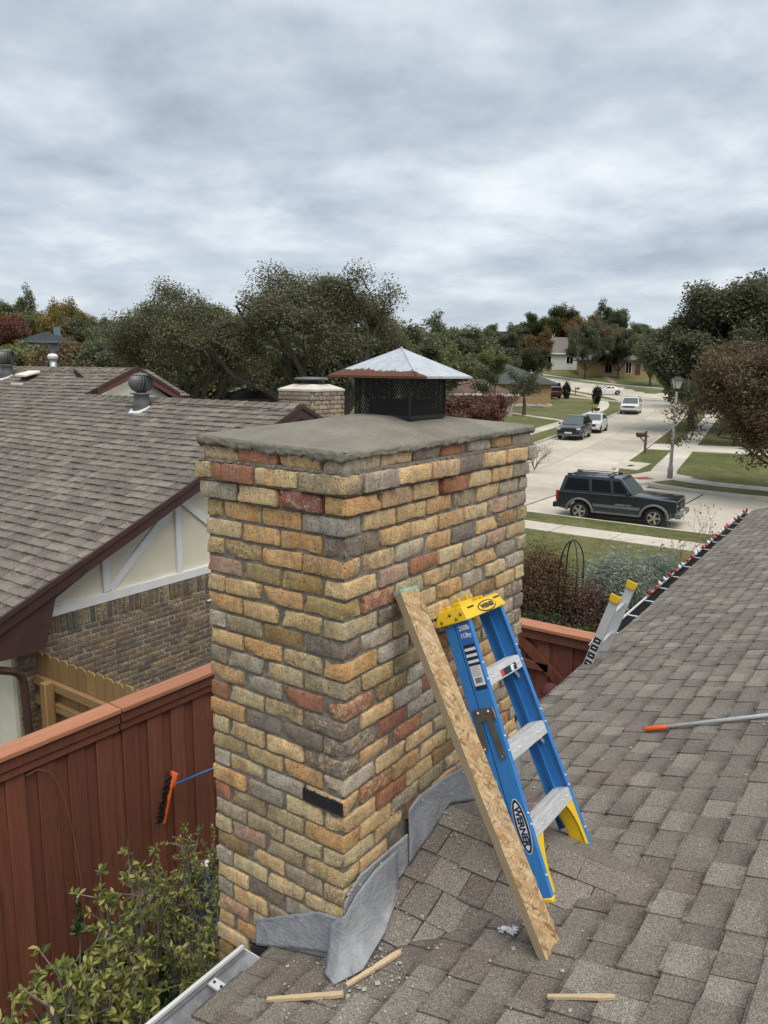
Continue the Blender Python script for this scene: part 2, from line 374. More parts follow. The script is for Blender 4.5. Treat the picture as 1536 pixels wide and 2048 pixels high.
MAT['sh2'] = M_shingle('neighbour_shingle', NBPAL, False, 160, B2); MAT['sh2s'] = M_shingle('neighbour_shingle_mass', NBPAL, True, 160, B2)
MAT['deck'] = M_plain('roofing_felt', (0.03, 0.028, 0.026), 0.95)
MAT['redwood'] = M_wood('redwood_stain', (0.225, 0.076, 0.042), (0.14, 0.047, 0.028), (9, 9, 0.35))
MAT['redcap'] = M_wood('redwood_cap', (0.46, 0.205, 0.115), (0.34, 0.135, 0.072), (0.35, 9, 9))
MAT['redcapy'] = M_wood('redwood_cap_cross', (0.46, 0.205, 0.115), (0.34, 0.135, 0.072), (9, 0.35, 9))
MAT['cedar'] = M_wood('tan_cedar', (0.33, 0.205, 0.085), (0.24, 0.14, 0.055), (9, 9, 0.35))
MAT['brown'] = M_plain('brown_trim_paint', (0.062, 0.030, 0.028), 0.55, var=0.15)
MAT['white'] = M_plain('white_trim_paint', (0.80, 0.80, 0.79), 0.5, var=0.05)
MAT['stucco'] = M_plain('cream_stucco', (0.74, 0.69, 0.54), 0.9, var=0.05, sc=3, bump=0.5, bsc=12)
MAT['cream'] = M_plain('cream_siding', (0.78, 0.74, 0.61), 0.6, var=0.05)
MAT['alu'] = M_metal('aluminium', (0.66, 0.67, 0.68), 0.40, 0.35, (1, 12, 12), 0.16)
MAT['galv'] = M_metal('galvanised', (0.50, 0.52, 0.54), 0.4, 0.7)
MAT['turb'] = M_metal('grey_vent_metal', (0.15, 0.152, 0.155), 0.42, 0.3)
MAT['black'] = M_plain('black_metal', (0.012, 0.012, 0.013), 0.55, var=0.2)
MAT['dark'] = M_plain('dark_void', (0.02, 0.018, 0.016), 0.95)
MAT['bark'] = M_rock('tree_bark', (0.045, 0.037, 0.03), (0.10, 0.085, 0.07), 9, 0.8, 0.02)
MAT['twig'] = M_rock('grey_twig', (0.15, 0.135, 0.12), (0.26, 0.235, 0.21), 30, 0.4, 0.003)

# ------------------------------------------------------------------ ground, streets
KERB_NEAR = [(24.0, y) for y in np.arange(-70, 96, 2.0)]
KERB_R = [(33.2, y) for y in np.arange(-70, 5.1, 2.5)] + [(33.35, 6.6), (33.8, 8.2), (34.7, 9.7), (36.0, 10.8), (38.0, 11.55), (46.8, 13.0), (60.6, 15.3), (72, 17.2), (84, 19.4), (95, 22.2), (104, 25.2), (111, 28.0), (117, 29.0), (123, 27.5), (128, 23), (133, 12), (137, -2), (140, -20)]
KERB_L = [(33.2, y) for y in np.arange(96, 25, -3.0)] + [(33.5, 23.2), (34.6, 20.8), (36.6, 19.0), (39, 18.7), (46.2, 20.0), (64.5, 22.9), (81.9, 26.1), (95, 29.9), (108, 35.2), (116, 40.0), (122, 45.0), (127, 51.0), (131, 58.0), (135, 68), (140, 82), (146, 100)]
KERB_FAR = [(150, -20), (145.5, 0), (142, 15), (139.0, 26), (136.5, 35), (136.0, 42.5), (137.5, 50), (140.5, 58), (144, 67), (149.5, 81), (156, 99)]
def resample(path, step):
    P = [np.array(p, float) for p in path]; out = [P[0]]
    # Catmull-Rom through the points
    res = []
    for i in range(len(P) - 1):
        p0 = P[max(i - 1, 0)]; p1 = P[i]; p2 = P[i + 1]; p3 = P[min(i + 2, len(P) - 1)]
        n = max(1, int(np.linalg.norm(p2 - p1) / step))
        for k in range(n):
            t = k / n
            res.append(0.5 * (2 * p1 + (p2 - p0) * t + (2 * p0 - 5 * p1 + 4 * p2 - p3) * t * t + (3 * p1 - p0 - 3 * p2 + p3) * t ** 3))
    res.append(P[-1]); return res
def offsets(path, side):
    N = []
    for i in range(len(path)):
        d = path[min(i + 1, len(path) - 1)] - path[max(i - 1, 0)]; d = d / (np.linalg.norm(d) + 1e-9)
        N.append(np.array([d[1], -d[0]]) * side)
    return N
def band(path, N, o0, o1, z0, z1=None, skirt=0.3):
    mb = MB(); z1 = z0 if z1 is None else z1; V = []; F = []
    for p, n in zip(path, N):
        a = p + n * o0; b = p + n * o1
        za = terr(*a) + z0; zb = terr(*b) + z1
        V += [(a[0], a[1], za - skirt), (a[0], a[1], za), (b[0], b[1], zb), (b[0], b[1], zb - skirt)]
    for i in range(len(path) - 1):
        for k in range(3): F.append((i * 4 + k, i * 4 + k + 1, i * 4 + 4 + k + 1, i * 4 + 4 + k))
    mb.add(V, F); return mb
def slabs(parent, path, N, o0, o1, z, L, gap, mat, name, skip=None):
    # one object per cast slab, cut across the band every L metres
    s = 0; start = 0; acc = 0.0
    i = 0
    while i < len(path) - 1:
        j = i; d = 0
        while j < len(path) - 1 and d < L: d += np.linalg.norm(path[j + 1] - path[j]); j += 1
        seg = path[i:j + 1]; nn = N[i:j + 1]
        t0 = (seg[1] - seg[0]) / np.linalg.norm(seg[1] - seg[0]); t1 = (seg[-1] - seg[-2]) / np.linalg.norm(seg[-1] - seg[-2])
        seg = [q.copy() for q in seg]; seg[0] += t0 * gap / 2; seg[-1] -= t1 * gap / 2
        m = seg[len(seg) // 2]
        if skip is None or not skip(m):
            fixn_ = band(seg, nn, o0, o1, z).build(name, mat, parent)
        i = j
kerbs = [(resample(KERB_NEAR, 1.5), 1), (resample(KERB_R, 1.0), 1), (resample(KERB_L, 1.0), -1), (resample(KERB_FAR, 1.5), 1)]
# side: +1 means land on the right-hand side of the path direction
kerbs[0] = (kerbs[0][0], -1)     # path runs +Y, land towards -X  (left)
def in_road(x, y):
    # roughly inside the carriageways (used to sink the ground sheet under them)
    if 23.0 < x < 34.3: return True
    return False
# centre line of the side street, for sinking the ground
CL = resample([(30, 14.6), (38, 15.2), (46.5, 16.5), (62.5, 19.1), (82, 22.7), (95, 26.0), (107, 30.5), (117, 36), (126, 41), (133, 50), (138, 62), (143, 75), (151, 99)], 2.0)
CLa = np.array(CL)
CL2 = np.array(resample([(122, 36), (131, 28), (138, 14), (142, 0), (146, -20)], 2.0))
xs = np.concatenate([np.arange(-40, -10, 5), np.arange(-10, 50, 1.25), np.arange(50, 160, 2.5), np.arange(160, 260, 8), np.array([290, 350, 450, 600, 900, 1500])])
ys = np.concatenate([np.array([-900, -500, -300, -200, -140]), np.arange(-100, -10, 6), np.arange(-10, 70, 1.25), np.arange(70, 150, 5), np.array([165, 190, 230, 300, 420, 600, 1000])])
GV = []; GF = []
for x in xs:
    for y in ys:
        z = terr(x, y) + 0.095
        dmin = math.sqrt(((CLa - np.array([x, y])) ** 2).sum(1).min()); dm2 = math.sqrt(((CL2 - np.array([x, y])) ** 2).sum(1).min())
        if (x > 33 and dmin < 5.3) or dm2 < 5.0 or 22.6 < x < 34.8 or (33 < x < 38 and 9 < y < 21): z -= 0.32
        GV.append((x, y, z))
ny = len(ys)
for i in range(len(xs) - 1):
    for j in range(ny - 1): GF.append((i * ny + j, (i + 1) * ny + j, (i + 1) * ny + j + 1, i * ny + j + 1))
ground = obj('ground', np_mesh('ground', GV, GF, MAT['grass']), None, None, True); struct(ground)

street = obj('street', MB().mesh('street_base'), MAT['joint']); street.data = None if False else street.data
mbb = MB()
for a, b in zip(CL[:-1], CL[1:]): pass
N_CL = offsets(CL, 1)
base = band(CL, N_CL, -6.5, 6.5, -0.055); street.data = base.mesh('street_base'); street.data.materials.append(MAT['joint']); struct(street)
front = band([np.array([28.6, y]) for y in np.arange(-70, 97, 3.0)], [np.array([1.0, 0])] * 56, -5.2, 5.2, -0.061); fo = front.build('street', MAT['joint']); struct(fo)
far = band(resample([(118, 37), (131, 28.5), (140, 8), (146, -20)], 2.0), offsets(resample([(118, 37), (131, 28.5), (140, 8), (146, -20)], 2.0), 1), -6.0, 6.0, -0.052); fo2 = far.build('street', MAT['joint']); struct(fo2)
# cast slabs
clF = [np.array([28.6, y]) for y in np.arange(-69, 96, 1.0)]; nF = [np.array([1.0, 0])] * len(clF)
for o0, o1 in ((-4.6, -1.53), (-1.5, 1.5), (1.53, 4.6)): slabs(fo, clF, nF, o0, o1, -0.012, 5.0, 0.07, MAT['road'], 'slab', lambda m: m[1] < -20 or m[1] > 40)
for o0, o1 in ((-6.2, -0.015), (0.015, 6.2)): slabs(street, CL[1:], N_CL[1:], o0, o1, -0.018, 6.0, 0.03, MAT['road'], 'slab')
q = resample([(120, 36), (131, 28.5), (140, 8), (146, -20)], 2.0); slabs(fo2, q, offsets(q, 1), -5.9, 5.9, -0.026, 8.0, 0.03, MAT['road'], 'slab')
# kerbs, verges, walks
for idx, (pth, side) in enumerate(kerbs):
    N = offsets(pth, side)
    k = band(pth, N, 0, 0.17, 0.115, 0.12, 0.35).build('kerb', MAT['walk']); struct(k)
    g_ = band(pth, N, 0.17, 1.75, 0.118, 0.112, 0.3).build('verge', MAT['grass']); struct(g_)
    wlk = band(pth, N, 1.76, 3.0, 0.085, 0.085, 0.05).build('sidewalk', MAT['joint']); struct(wlk)
    slabs(wlk, pth, N, 1.76, 3.0, 0.122, 1.55 if idx < 2 else 3.0, 0.02, MAT['walk'], 'slab', lambda m: m[1] < -30 or m[1] > 80)
def patch(name, poly, z, mat):
    mb = MB(); c = np.mean(np.array(poly), 0)
    V = [(x, y, terr(x, y) + z) for x, y in poly]; V2 = [(x, y, terr(x, y) + z - 0.2) for x, y in poly]; n = len(poly)
    mb.add(V + V2, [tuple(range(n))] + [(i, n + i, n + (i + 1) % n, (i + 1) % n) for i in range(n)])
    o = mb.build(name, mat); fixn(o.data); return struct(o)
# corner ramp landing and its red tactile pad, driveway aprons, side path
patch('ramp_landing', [(33.6, 8.9), (34.9, 10.4), (38.4, 9.6), (37.2, 7.4)], 0.128, MAT['walk'])
MAT['redpad'] = M_plain('red_tactile', (0.33, 0.085, 0.06), 0.8, bump=0.5, bsc=40)
patch('tactile_pad', [(34.6, 9.3), (35.1, 9.8), (35.7, 9.25), (35.2, 8.75)], 0.137, MAT['redpad'])
patch('tactile_pad', [(23.95, 10.2), (23.95, 11.5), (23.2, 11.5), (23.2, 10.2)], 0.137, MAT['redpad'])
patch('driveway', [(48.0, 12.9), (51.5, 13.5), (55, 4.0), (53.5, -6), (49.0, -6), (50.5, 3.0)], 0.134, MAT['walk'])
patch('driveway', [(99.5, 31.2), (103.5, 32.9), (116.5, 48.2), (113.0, 51.0)], 0.134, M_conc('pink_driveway', (0.36, 0.285, 0.22)))
patch('garden_path', [(64.5, 24.6), (65.6, 24.8), (77, 41), (76, 41.6)], 0.13, MAT['walk'])
patch('garden_path', [(140.0, 47.0), (141.0, 46.3), (152, 52), (151.4, 53.4)], 0.13, M_conc('brown_path', (0.33, 0.26, 0.2)))
patch('kerb_inlet_pad', [(38.0, 11.75), (41.2, 12.25), (40.9, 13.2 - 2.6), (37.9, 10.4)], 0.131, MAT['walk'])

# ------------------------------------------------------------------ shingle fields
def clip(poly, conv):
    def side(p, a, b): return (b[0] - a[0]) * (p[1] - a[1]) - (b[1] - a[1]) * (p[0] - a[0])
    outp = poly
    for i in range(len(conv)):
        a, b = conv[i], conv[(i + 1) % len(conv)]; inp = outp; outp = []
        for j in range(len(inp)):
            p, q = inp[j], inp[(j + 1) % len(inp)]; sp_, sq = side(p, a, b), side(q, a, b)
            if sp_ >= 0: outp.append(p)
            if (sp_ >= 0) != (sq >= 0):
                t = sp_ / (sp_ - sq); outp.append((p[0] + (q[0] - p[0]) * t, p[1] + (q[1] - p[1]) * t))
        if len(outp) < 3: return []
    return outp
def area(p): return abs(sum(p[i][0] * p[(i + 1) % len(p)][1] - p[(i + 1) % len(p)][0] * p[i][1] for i in range(len(p)))) / 2
def field(O, a, b, poly, exp=0.143, seed=1, warp=None, wmin=0.095, wmax=0.20, lift=1.0):
    rg = random.Random(seed); O = Vector(O); a = Vector(a).normalized(); b = Vector(b).normalized(); nrm = a.cross(b).normalized()
    if nrm.z < 0: nrm = -nrm
    s0 = min(p[0] for p in poly); s1 = max(p[0] for p in poly); t0 = min(p[1] for p in poly); t1 = max(p[1] for p in poly)
    if sum((poly[i][0] * poly[(i + 1) % len(poly)][1] - poly[(i + 1) % len(poly)][0] * poly[i][1]) for i in range(len(poly))) < 0: poly = poly[::-1]
    pieces = []; k = 0; t = math.floor(t0 / exp + 1e-6) * exp
    while t < t1:
        s = s0 - rg.uniform(0, 0.3); raised = rg.random() < 0.5
        while s < s1:
            wd = rg.uniform(wmin, wmax); h1 = (0.0125 if raised else 0.0065) * lift + rg.uniform(-0.0015, 0.002); drop = rg.uniform(0, 0.012) if raised else rg.uniform(-0.004, 0.002)
            tb = t - drop; tt = t + exp + 0.025
            gp = rg.choice((0.0012, 0.002, 0.0055, 0.0065)); pc = clip([(s, tb), (s + wd - gp, tb + rg.uniform(-0.002, 0.002)), (s + wd - gp, tt), (s, tt)], poly)  # gaps bare the near-black deck, drawing the tabs' side shadows as dark lines
            if pc and area(pc) > 0.0006:
                V = []; n = len(pc)
                for (x, y) in pc:
                    h = h1 * (1 - (y - tb) / (tt - tb)) + 0.0005 + 0.0008 * k % 0.0009
                    wv = warp(x, y) if warp else 0.0
                    V.append(O + a * x + b * y + nrm * (h + wv))
                for (x, y) in pc:
                    wv = warp(x, y) if warp else 0.0
                    V.append(O + a * x + b * y + nrm * (-0.004 + wv))
                F = [tuple(range(n))] + [(i, n + i, n + (i + 1) % n, (i + 1) % n) for i in range(n)]
                c = O + a * (sum(p[0] for p in pc) / n) + b * (sum(p[1] for p in pc) / n)
                pieces.append((V, F, c, area(pc)))
            s += wd; raised = not raised if rg.random() < 0.85 else raised
        t += exp; k += 1
    return pieces
def place_shingles(pieces, parent, m1, mS, nmax, hidden=None):
    camv = Vector(CAM)
    def key(p):
        c = p[2]; rel = c - camv; dep = rel.dot(F_)
        if dep < 0.3: return -1
        x = rel.dot(R_) / dep * 1530; y = rel.dot(U_) / dep * 1530
        if abs(x) > 790 or abs(y) > 1050: return -1
        if hidden and hidden(c): return -1
        return p[3] / dep ** 2
    ks = sorted(range(len(pieces)), key=lambda i: -key(pieces[i])); near = set([i for i in ks[:nmax] if key(pieces[i]) > 0]); mb = MB()
    for i, (V, F, c, ar) in enumerate(pieces):
        if i in near:
            b = MB().add([v - c for v in V], F); b.build('shingle', m1, parent, loc=c)
        else: mb.add(V, F)
    o = mb.build('shingle_mass', mS, parent); stuff(o); return o

# ------------------------------------------------------------------ our house
MR, ZR = 0.31, 2.90
house = thing('house', 'low brick house under the grey-brown shingle roof in the right foreground', 'house')
def rz(x, y): return ZR - MR * y
mb = MB()
def roofquad(mb, pts): mb.add([(x, y, rz(x, y) - 0.012) for x, y in pts] + [(x, y, rz(x, y) - 0.16) for x, y in pts], [(0, 1, 2, 3), (7, 6, 5, 4), (0, 4, 5, 1), (1, 5, 6, 2), (2, 6, 7, 3), (3, 7, 4, 0)])
roofquad(mb, [(-7, -4.5), (-.02, -4.5), (-.02, 0.355), (-7, 0.345)]); roofquad(mb, [(-.018, -4.5), (4.3, -4.5), (4.3, 0.535), (-.018, 0.50)]); roofquad(mb, [(4.303, -4.5), (14.1, -4.5), (14.1, 0.93), (4.303, 0.535)])
zr_ = rz(0, -4.5)
mb.add([(-7, -4.502, zr_ - 0.012), (14.1, -4.502, zr_ - 0.012), (14.1, -10, zr_ - 1.72), (-7, -10, zr_ - 1.72)], [(0, 3, 2, 1)])
roof = mb.build('roof', MAT['deck'], house); fixn(roof.data)
MAT['wallb'] = M_rock('house_wall_brick', (0.30, 0.22, 0.14), (0.40, 0.30, 0.19), 9)
MB().bx(-6.6, 13.6, -9.5, -0.05, -0.3, 2.45).build('wall', MAT['wallb'], house)
def warp(x, y): return 0.012 * math.sin(x * 1.7 + 0.6) * math.sin(y * 0.9 + x * 0.35) * min(1, max(0, (x - 1.6) / 2))
sl = math.sqrt(1 + MR * MR)
p1 = field((0, 0.5, rz(0, 0.5)), (1, 0, 0), (0, -1, MR), [(-1.9, 0.143), (-.01, 0.136), (-.01, 4.6), (-1.9, 4.6)], seed=3, warp=warp, lift=1.15) + field((0, 0.5, rz(0, 0.5)), (1, 0, 0), (0, -1, MR), [(-.01, -.02), (4.3, -0.037), (4.3, 4.6), (-.01, 4.6)], seed=4, warp=warp, lift=1.15)
p2 = field((0, 0.5, rz(0, 0.5)), (1, 0, 0), (0, -1, MR), [(4.3, -0.037), (14.1, -0.45), (14.1, 4.6), (4.3, 4.6)], seed=5, warp=warp, lift=1.15)
# cricket behind the chimney
CPX, CPZ = 0.766, 3.205; CS = (CPZ - ZR) / CPX; CL_ = (CPZ - ZR) / MR
def tri(side):
    O = (CPX - side * CPX, 0, ZR); a = (0, -1, 0); b = (side, 0, CS); L = math.hypot(CPX, CPZ - ZR)
    return field(O, a, b, [(0, 0), (0, L), (CL_ + 0.02, L)], seed=11 + side, lift=1.1)
p3 = tri(1) + tri(-1)
cm = MB(); cm.add([(0, -0.002, ZR), (CPX, -0.002, CPZ - 0.004), (CPX, -CL_, CPZ - 0.004), (2 * CPX, -0.002, ZR)], [(0, 1, 2), (1, 3, 2)]); cm.build('cricket', MAT['deck'], house)
def hid(c):
    x, y, z = c
    if 0 < x < 1.533 and -0.02 < y < 0.73: return True
    if -0.05 < y + 0 and 0.25 < x < 2.2 and y > -0.1: return True
    zc = CPZ - CS * abs(x - CPX)
    if 0 < x < 2 * CPX and -CL_ < y < 0 and z < zc - 0.012 and rz(x, y) < zc - 0.01: return True
    return False
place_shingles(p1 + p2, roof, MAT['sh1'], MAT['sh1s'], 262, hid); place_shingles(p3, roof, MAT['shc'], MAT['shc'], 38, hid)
# gutters: near length ends at the chimney, far length carries the lights
MAT['gutw'] = M_plain('white_gutter_paint', (0.62, 0.63, 0.63), 0.45, var=0.1)
def gutter(x0, x1, y0, y1, dz=0.0):
    g = MB(); prof = [(0.0, 0.0), (0.0, -0.10), (0.07, -0.10), (0.115, -0.03), (0.115, 0.0), (0.10, 0.0)]
    def P(t, a, h): x = x0 + (x1 - x0) * t; y = y0 + (y1 - y0) * t; return (x, y + a, rz(x, y) - 0.02 + h + dz)
    V = []; F = []; th = 0.004
    for t in (0, 1):
        for a, h in prof: V.append(P(t, a, h))
        for a, h in prof: V.append(P(t, a - th if a > 0.05 else a + th, h + th if h < -0.05 else h))
    n = len(prof)
    for i in range(n - 1):
        F.append((i, i + 1, 2 * n + i + 1, 2 * n + i)); F.append((n + i, 3 * n + i, 3 * n + i + 1, n + i + 1))
    F.append((n - 1, 2 * n - 1, 4 * n - 1, 3 * n - 1)); g.add(V, F); return g
gt = gutter(-3.2, -0.075, 0.362, 0.370).build('gutter', [MAT['galv']], house)
MB().beam((-3.2, 0.478, rz(0, 0.362) - 0.008), (-0.075, 0.486, rz(0, 0.370) - 0.008), 0.016, 0.014).build('gutter_lip', MAT['gutw'], gt)
e_ = MB().bx(-0.075, -0.07, 0.372, 0.487, rz(0, 0.370) - 0.12, rz(0, 0.370) - 0.016).build('gutter_end_cap', MAT['gutw'], gt)
for xx in (-0.27, -1.0):
    MB().bx(xx - 0.02, xx + 0.02, 0.36, 0.48, rz(0, 0.37) - 0.03, rz(0, 0.37) - 0.022).build('hanger', MAT['gutw'], gt)
    hb = MB(); hb.lathe([(0.006, 0), (0.006, 0.004)], 8, (xx, 0.41, rz(0, 0.37) - 0.022)); hb.lathe([(0.006, 0), (0.006, 0.004)], 8, (xx, 0.45, rz(0, 0.37) - 0.022)); hb.build('hanger_screw', MAT['black'], gt)
gt2 = gutter(4.75, 14.1, 0.552, 0.93).build('gutter', MAT['black'], house)
MB().beam((4.75, 0.672, rz(0, 0.552) - 0.006), (14.1, 1.05, rz(0, 0.93) - 0.006), 0.018, 0.014).build('gutter_lip', MAT['gutw'], gt2)
for k in range(14):
    t = (k + 0.5) / 14; x = 4.75 + 9.35 * t; y = 0.552 + 0.378 * t
    MB().bx(x - 0.012, x + 0.012, y + 0.0, y + 0.12, rz(0, y) - 0.022, rz(0, y) - 0.015).build('hanger', MAT['gutw'], gt2)
MB().beam((-7, 0.335, rz(0, 0.345) - 0.12), (4.3, 0.36, rz(0, 0.37) - 0.12), 0.02, 0.17).build('fascia', MAT['brown'], house)
MB().beam((4.305, 0.53, rz(0, 0.54) - 0.12), (14.1, 0.915, rz(0, 0.925) - 0.12), 0.02, 0.17).build('fascia', MAT['brown'], house)
# ------------------------------------------------------------------ the brick chimney
CW, CDp, CH, CTOP = 1.533, 0.7246, 0.0779, 4.921
chim = thing('brick_chimney', 'tumbled tan, grey and red brick chimney with grey mortar crown in the foreground', 'chimney', (0, 0, 0))
PALB = {'T': (0.51, 0.37, 0.195), 't': (0.54, 0.415, 0.235), 'O': (0.47, 0.295, 0.135), 'o': (0.43, 0.285, 0.165), 'R': (0.31, 0.145, 0.085), 'r': (0.24, 0.105, 0.08), 'P': (0.37, 0.245, 0.175),
        'G': (0.31, 0.272, 0.21), 'g': (0.37, 0.33, 0.26), 'D': (0.20, 0.168, 0.138), 'Y': (0.41, 0.315, 0.165), 'y': (0.44, 0.365, 0.215), 'L': (0.29, 0.235, 0.145), 'B': (0.27, 0.185, 0.085), 'K': (0.008, 0.008, 0.009), 'M': (0.33, 0.245, 0.11)}
# per course: left face from the far end to the corner | right face from the corner on (corner brick named on both)
ROWS = {1: ('tROg', 'gTDRgBG'), 2: ('YRtL', 'LGToDTTGG'), 3: ('gTrO', 'OoTRtTG'), 4: ('MOOg', 'gTTOLTGG'), 5: ('yOOG', 'DOTOtPG'), 6: ('TBOO', 'TTgODTBM'), 7: ('PMMT', 'TPRygPT'), 8: ('TTOM', 'MRyTLOGG'),
        9: ('OTYg', 'yDTOgyg'), 10: ('GLBD', 'LgyTyBTy'), 11: ('TOLO', 'OgLDTyD'), 12: ('GGyL', 'yYLRGTGD'), 13: ('OGRR', 'RBgRTyD'), 14: ('RyLD', 'GTgRTOGG'), 15: ('ODDD', 'DRgROTG'), 16: ('yTTD', 'gTRGOTyG'),
        17: ('YYOg', 'gTTyRTG'), 18: ('gygT', 'TROTyTGR'), 19: ('OGtO', 'TRTBOGT'), 20: ('RLLO', 'OTGyTORG'), 21: ('GLyO', 'yTRTgGT'), 22: ('yPLY', 'YTGRTOyT'), 23: ('BTGL', 'LTyROTG'), 24: ('GytY', 'YTGROTyG'), 25: ('tDGY', 'YTGRTOG'),
        26: ('gTLG', 'GTRTOyGT'), 27: ('PtTL', 'LTGROyT'), 28: ('YOTT', 'TGROTyGT'), 29: ('tRTO', 'OTGRTyG'), 30: ('BTtT', 'TGROyTGT'), 31: ('BTTO', 'OTGRTyG'), 32: ('TOTG', 'GTROTyGT'), 33: ('OTGT', 'TGROTyG')}
def brick_mesh(L, D, H, seed, r=0.0055, amp=0.0024):
    nx, ny, nz = (10 if L > 0.15 else 6), 6, 5
    vid = {}; V = []; F = []
    def gc(i, n, S):
        if i == 0: return -S / 2
        if i == n: return S / 2
        return -S / 2 + r + (S - 2 * r) * (i - 1) / (n - 2)
    def vert(i, j, k):
        if (i, j, k) not in vid:
            p = Vector((gc(i, nx, L), gc(j, ny, D), gc(k, nz, H)))
            # rounded box: pull grid lines towards edges then round
            q = Vector((max(-L / 2 + r, min(L / 2 - r, p.x)), max(-D / 2 + r, min(D / 2 - r, p.y)), max(-H / 2 + r, min(H / 2 - r, p.z))))
            d = p - q
            if d.length > 1e-9:
                d = d.normalized() * r; p = q + d
            s = seed * 17.3
            nn = mnoise.noise_vector(p * 28 + Vector((s, -s, s * .5))) * amp + mnoise.noise_vector(p * 85 + Vector((s, s, 0))) * amp * 0.6
            # chipped corners
            cf = mnoise.noise(p * 11 + Vector((s * .3, 1.7, -s)))
            edge = sum(1 for a, b in ((p.x, L / 2), (p.y, D / 2), (p.z, H / 2)) if abs(abs(a) - b) < r * 1.1)
            if edge >= 2 and cf > 0.08: p = p * (1 - min(0.14, (cf - 0.08) * 0.36))
            V.append(tuple(p + nn)); vid[(i, j, k)] = len(V) - 1
        return vid[(i, j, k)]
    for i in range(nx):
        for j in range(ny):
            F.append((vert(i, j, 0), vert(i, j + 1, 0), vert(i + 1, j + 1, 0), vert(i + 1, j, 0))); F.append((vert(i, j, nz), vert(i + 1, j, nz), vert(i + 1, j + 1, nz), vert(i, j + 1, nz)))
    for i in range(nx):
        for k in range(nz):
            F.append((vert(i, 0, k), vert(i + 1, 0, k), vert(i + 1, 0, k + 1), vert(i, 0, k + 1))); F.append((vert(i, ny, k), vert(i, ny, k + 1), vert(i + 1, ny, k + 1), vert(i + 1, ny, k)))
    for j in range(ny):
        for k in range(nz):
            F.append((vert(0, j, k), vert(0, j, k + 1), vert(0, j + 1, k + 1), vert(0, j + 1, k))); F.append((vert(nx, j, k), vert(nx, j + 1, k), vert(nx, j + 1, k + 1), vert(nx, j, k + 1)))
    me = bpy.data.meshes.new('brick'); me.from_pydata(V, [], F); me.polygons.foreach_set('use_smooth', [True] * len(F)); me.materials.append(MAT['brick']); me.update(); me.set_sharp_from_angle(angle=.5); return me
TH = 1.0; BH = 0.0655; SL = 0.2075; HL = 0.098
STR = [brick_mesh(SL, 0.10, BH, i + 1) for i in range(14)]; HDR = [brick_mesh(HL, 0.10, BH, i + 40) for i in range(8)]
def put_brick(x, y, z, face, kind, code, extra=0.0, stretch=1.0, parent=None):
    me = rnd.choice(STR if kind == 's' else HDR)
    o = bpy.data.objects.new('brick', me); COL.objects.link(o); o.parent = parent or chim
    jit = rnd.uniform(-0.004, 0.005); flip = rnd.choice((0, math.pi))
    if face == 'L': o.location = (x - extra - jit, y, z); o.rotation_euler = (rnd.gauss(0, .010), rnd.gauss(0, .012), math.pi / 2 + flip + rnd.gauss(0, .012))
    else: o.location = (x, y - extra - jit, z); o.rotation_euler = (rnd.gauss(0, .012), rnd.gauss(0, .010), flip + rnd.gauss(0, .012))
    o.scale = (stretch * rnd.uniform(.985, 1.0), 1, rnd.uniform(.95, 1.04) * TH)
    c = PALB[code]; k = rnd.uniform(1.05, 1.40); wv = rnd.uniform(-.02, .02)
    sm = {'g': rnd.uniform(.3, .8), 'G': rnd.uniform(0.1, .45), 'D': rnd.uniform(.1, .4)}.get(code, max(0, rnd.uniform(-.25, .3)))
    if code == 'K': k = 1; wv = 0; sm = 0.25
    o.color = (max(.005, c[0] * k + wv * .5), max(.005, c[1] * k), max(.005, c[2] * k - wv * .5), sm); return o
def flash_top(x):   # top of the lead on the right face
    if x < .43: return 3.17
    return 3.34 - max(0, x - .8) * .3
PR = CW / 7.0
for c in range(1, 34):
    zc = CTOP - (c - .5) * CH; lt, rt_ = ROWS[c]
    ex = {2: .030, 3: .014, 1: .004}.get(c, 0.0); TH = .78 if c == 1 else 1.0
    if c == 1: zc -= .007
    odd = c % 2 == 1
    half = 0.05
    LP = (CDp + 2 * ex - HL) / 3.0
    # left face (plane X=0), positions along Y measured from the corner
    if odd:
        ycur = -ex + HL + 0.012
        for k in (2, 1, 0):
            put_brick(half - ex, ycur + (LP - .012) / 2, zc, 'L', 's', lt[k], 0, (LP - .012) / SL); ycur += LP
    else:
        ycur = -ex + LP + 0.0
        for k in (2, 1):
            put_brick(half - ex, ycur + (LP - .012) / 2, zc, 'L', 's', lt[k], 0, (LP - .012) / SL); ycur += LP
        put_brick(half - ex, ycur + (HL - .008) / 2, zc, 'L', 'h', lt[0], 0, .95)
        # corner stretcher lying along Y, its header end shows on the right face
        put_brick(half - ex, -ex + (LP - .012) / 2, zc, 'L', 's', lt[3], 0, (LP - .012) / SL)
    # right face (plane Y=0)
    if zc - BH / 2 > (2.95 if c > 24 else 2.8):
        if odd:
            for k in range(7):
                x0 = -ex + k * (CW + 2 * ex) / 7; wdt = (CW + 2 * ex) / 7 - .012; xm = x0 + wdt / 2
                if k > 0 and zc < flash_top(xm) - .09: continue
                put_brick(xm, half - ex, zc, 'R', 's', rt_[k], 0, wdt / SL)
        else:
            xs0 = -ex + HL + .012; span = CW + 2 * ex - 2 * HL - .024; n = 6
            for k in range(n):
                x0 = xs0 + k * span / n; wdt = span / n - .011; xm = x0 + wdt / 2
                if zc < flash_top(xm) - .09: continue
                put_brick(xm, half - ex, zc, 'R', 's', rt_[1 + k], 0, wdt / SL)
            if zc > flash_top(CW) - .09: put_brick(CW + ex - HL / 2, half - ex, zc, 'R', 'h', rt_[7], 0, .97)
    elif odd:
        put_brick(-ex + SL / 2, half, zc, 'R', 's', rt_[0])
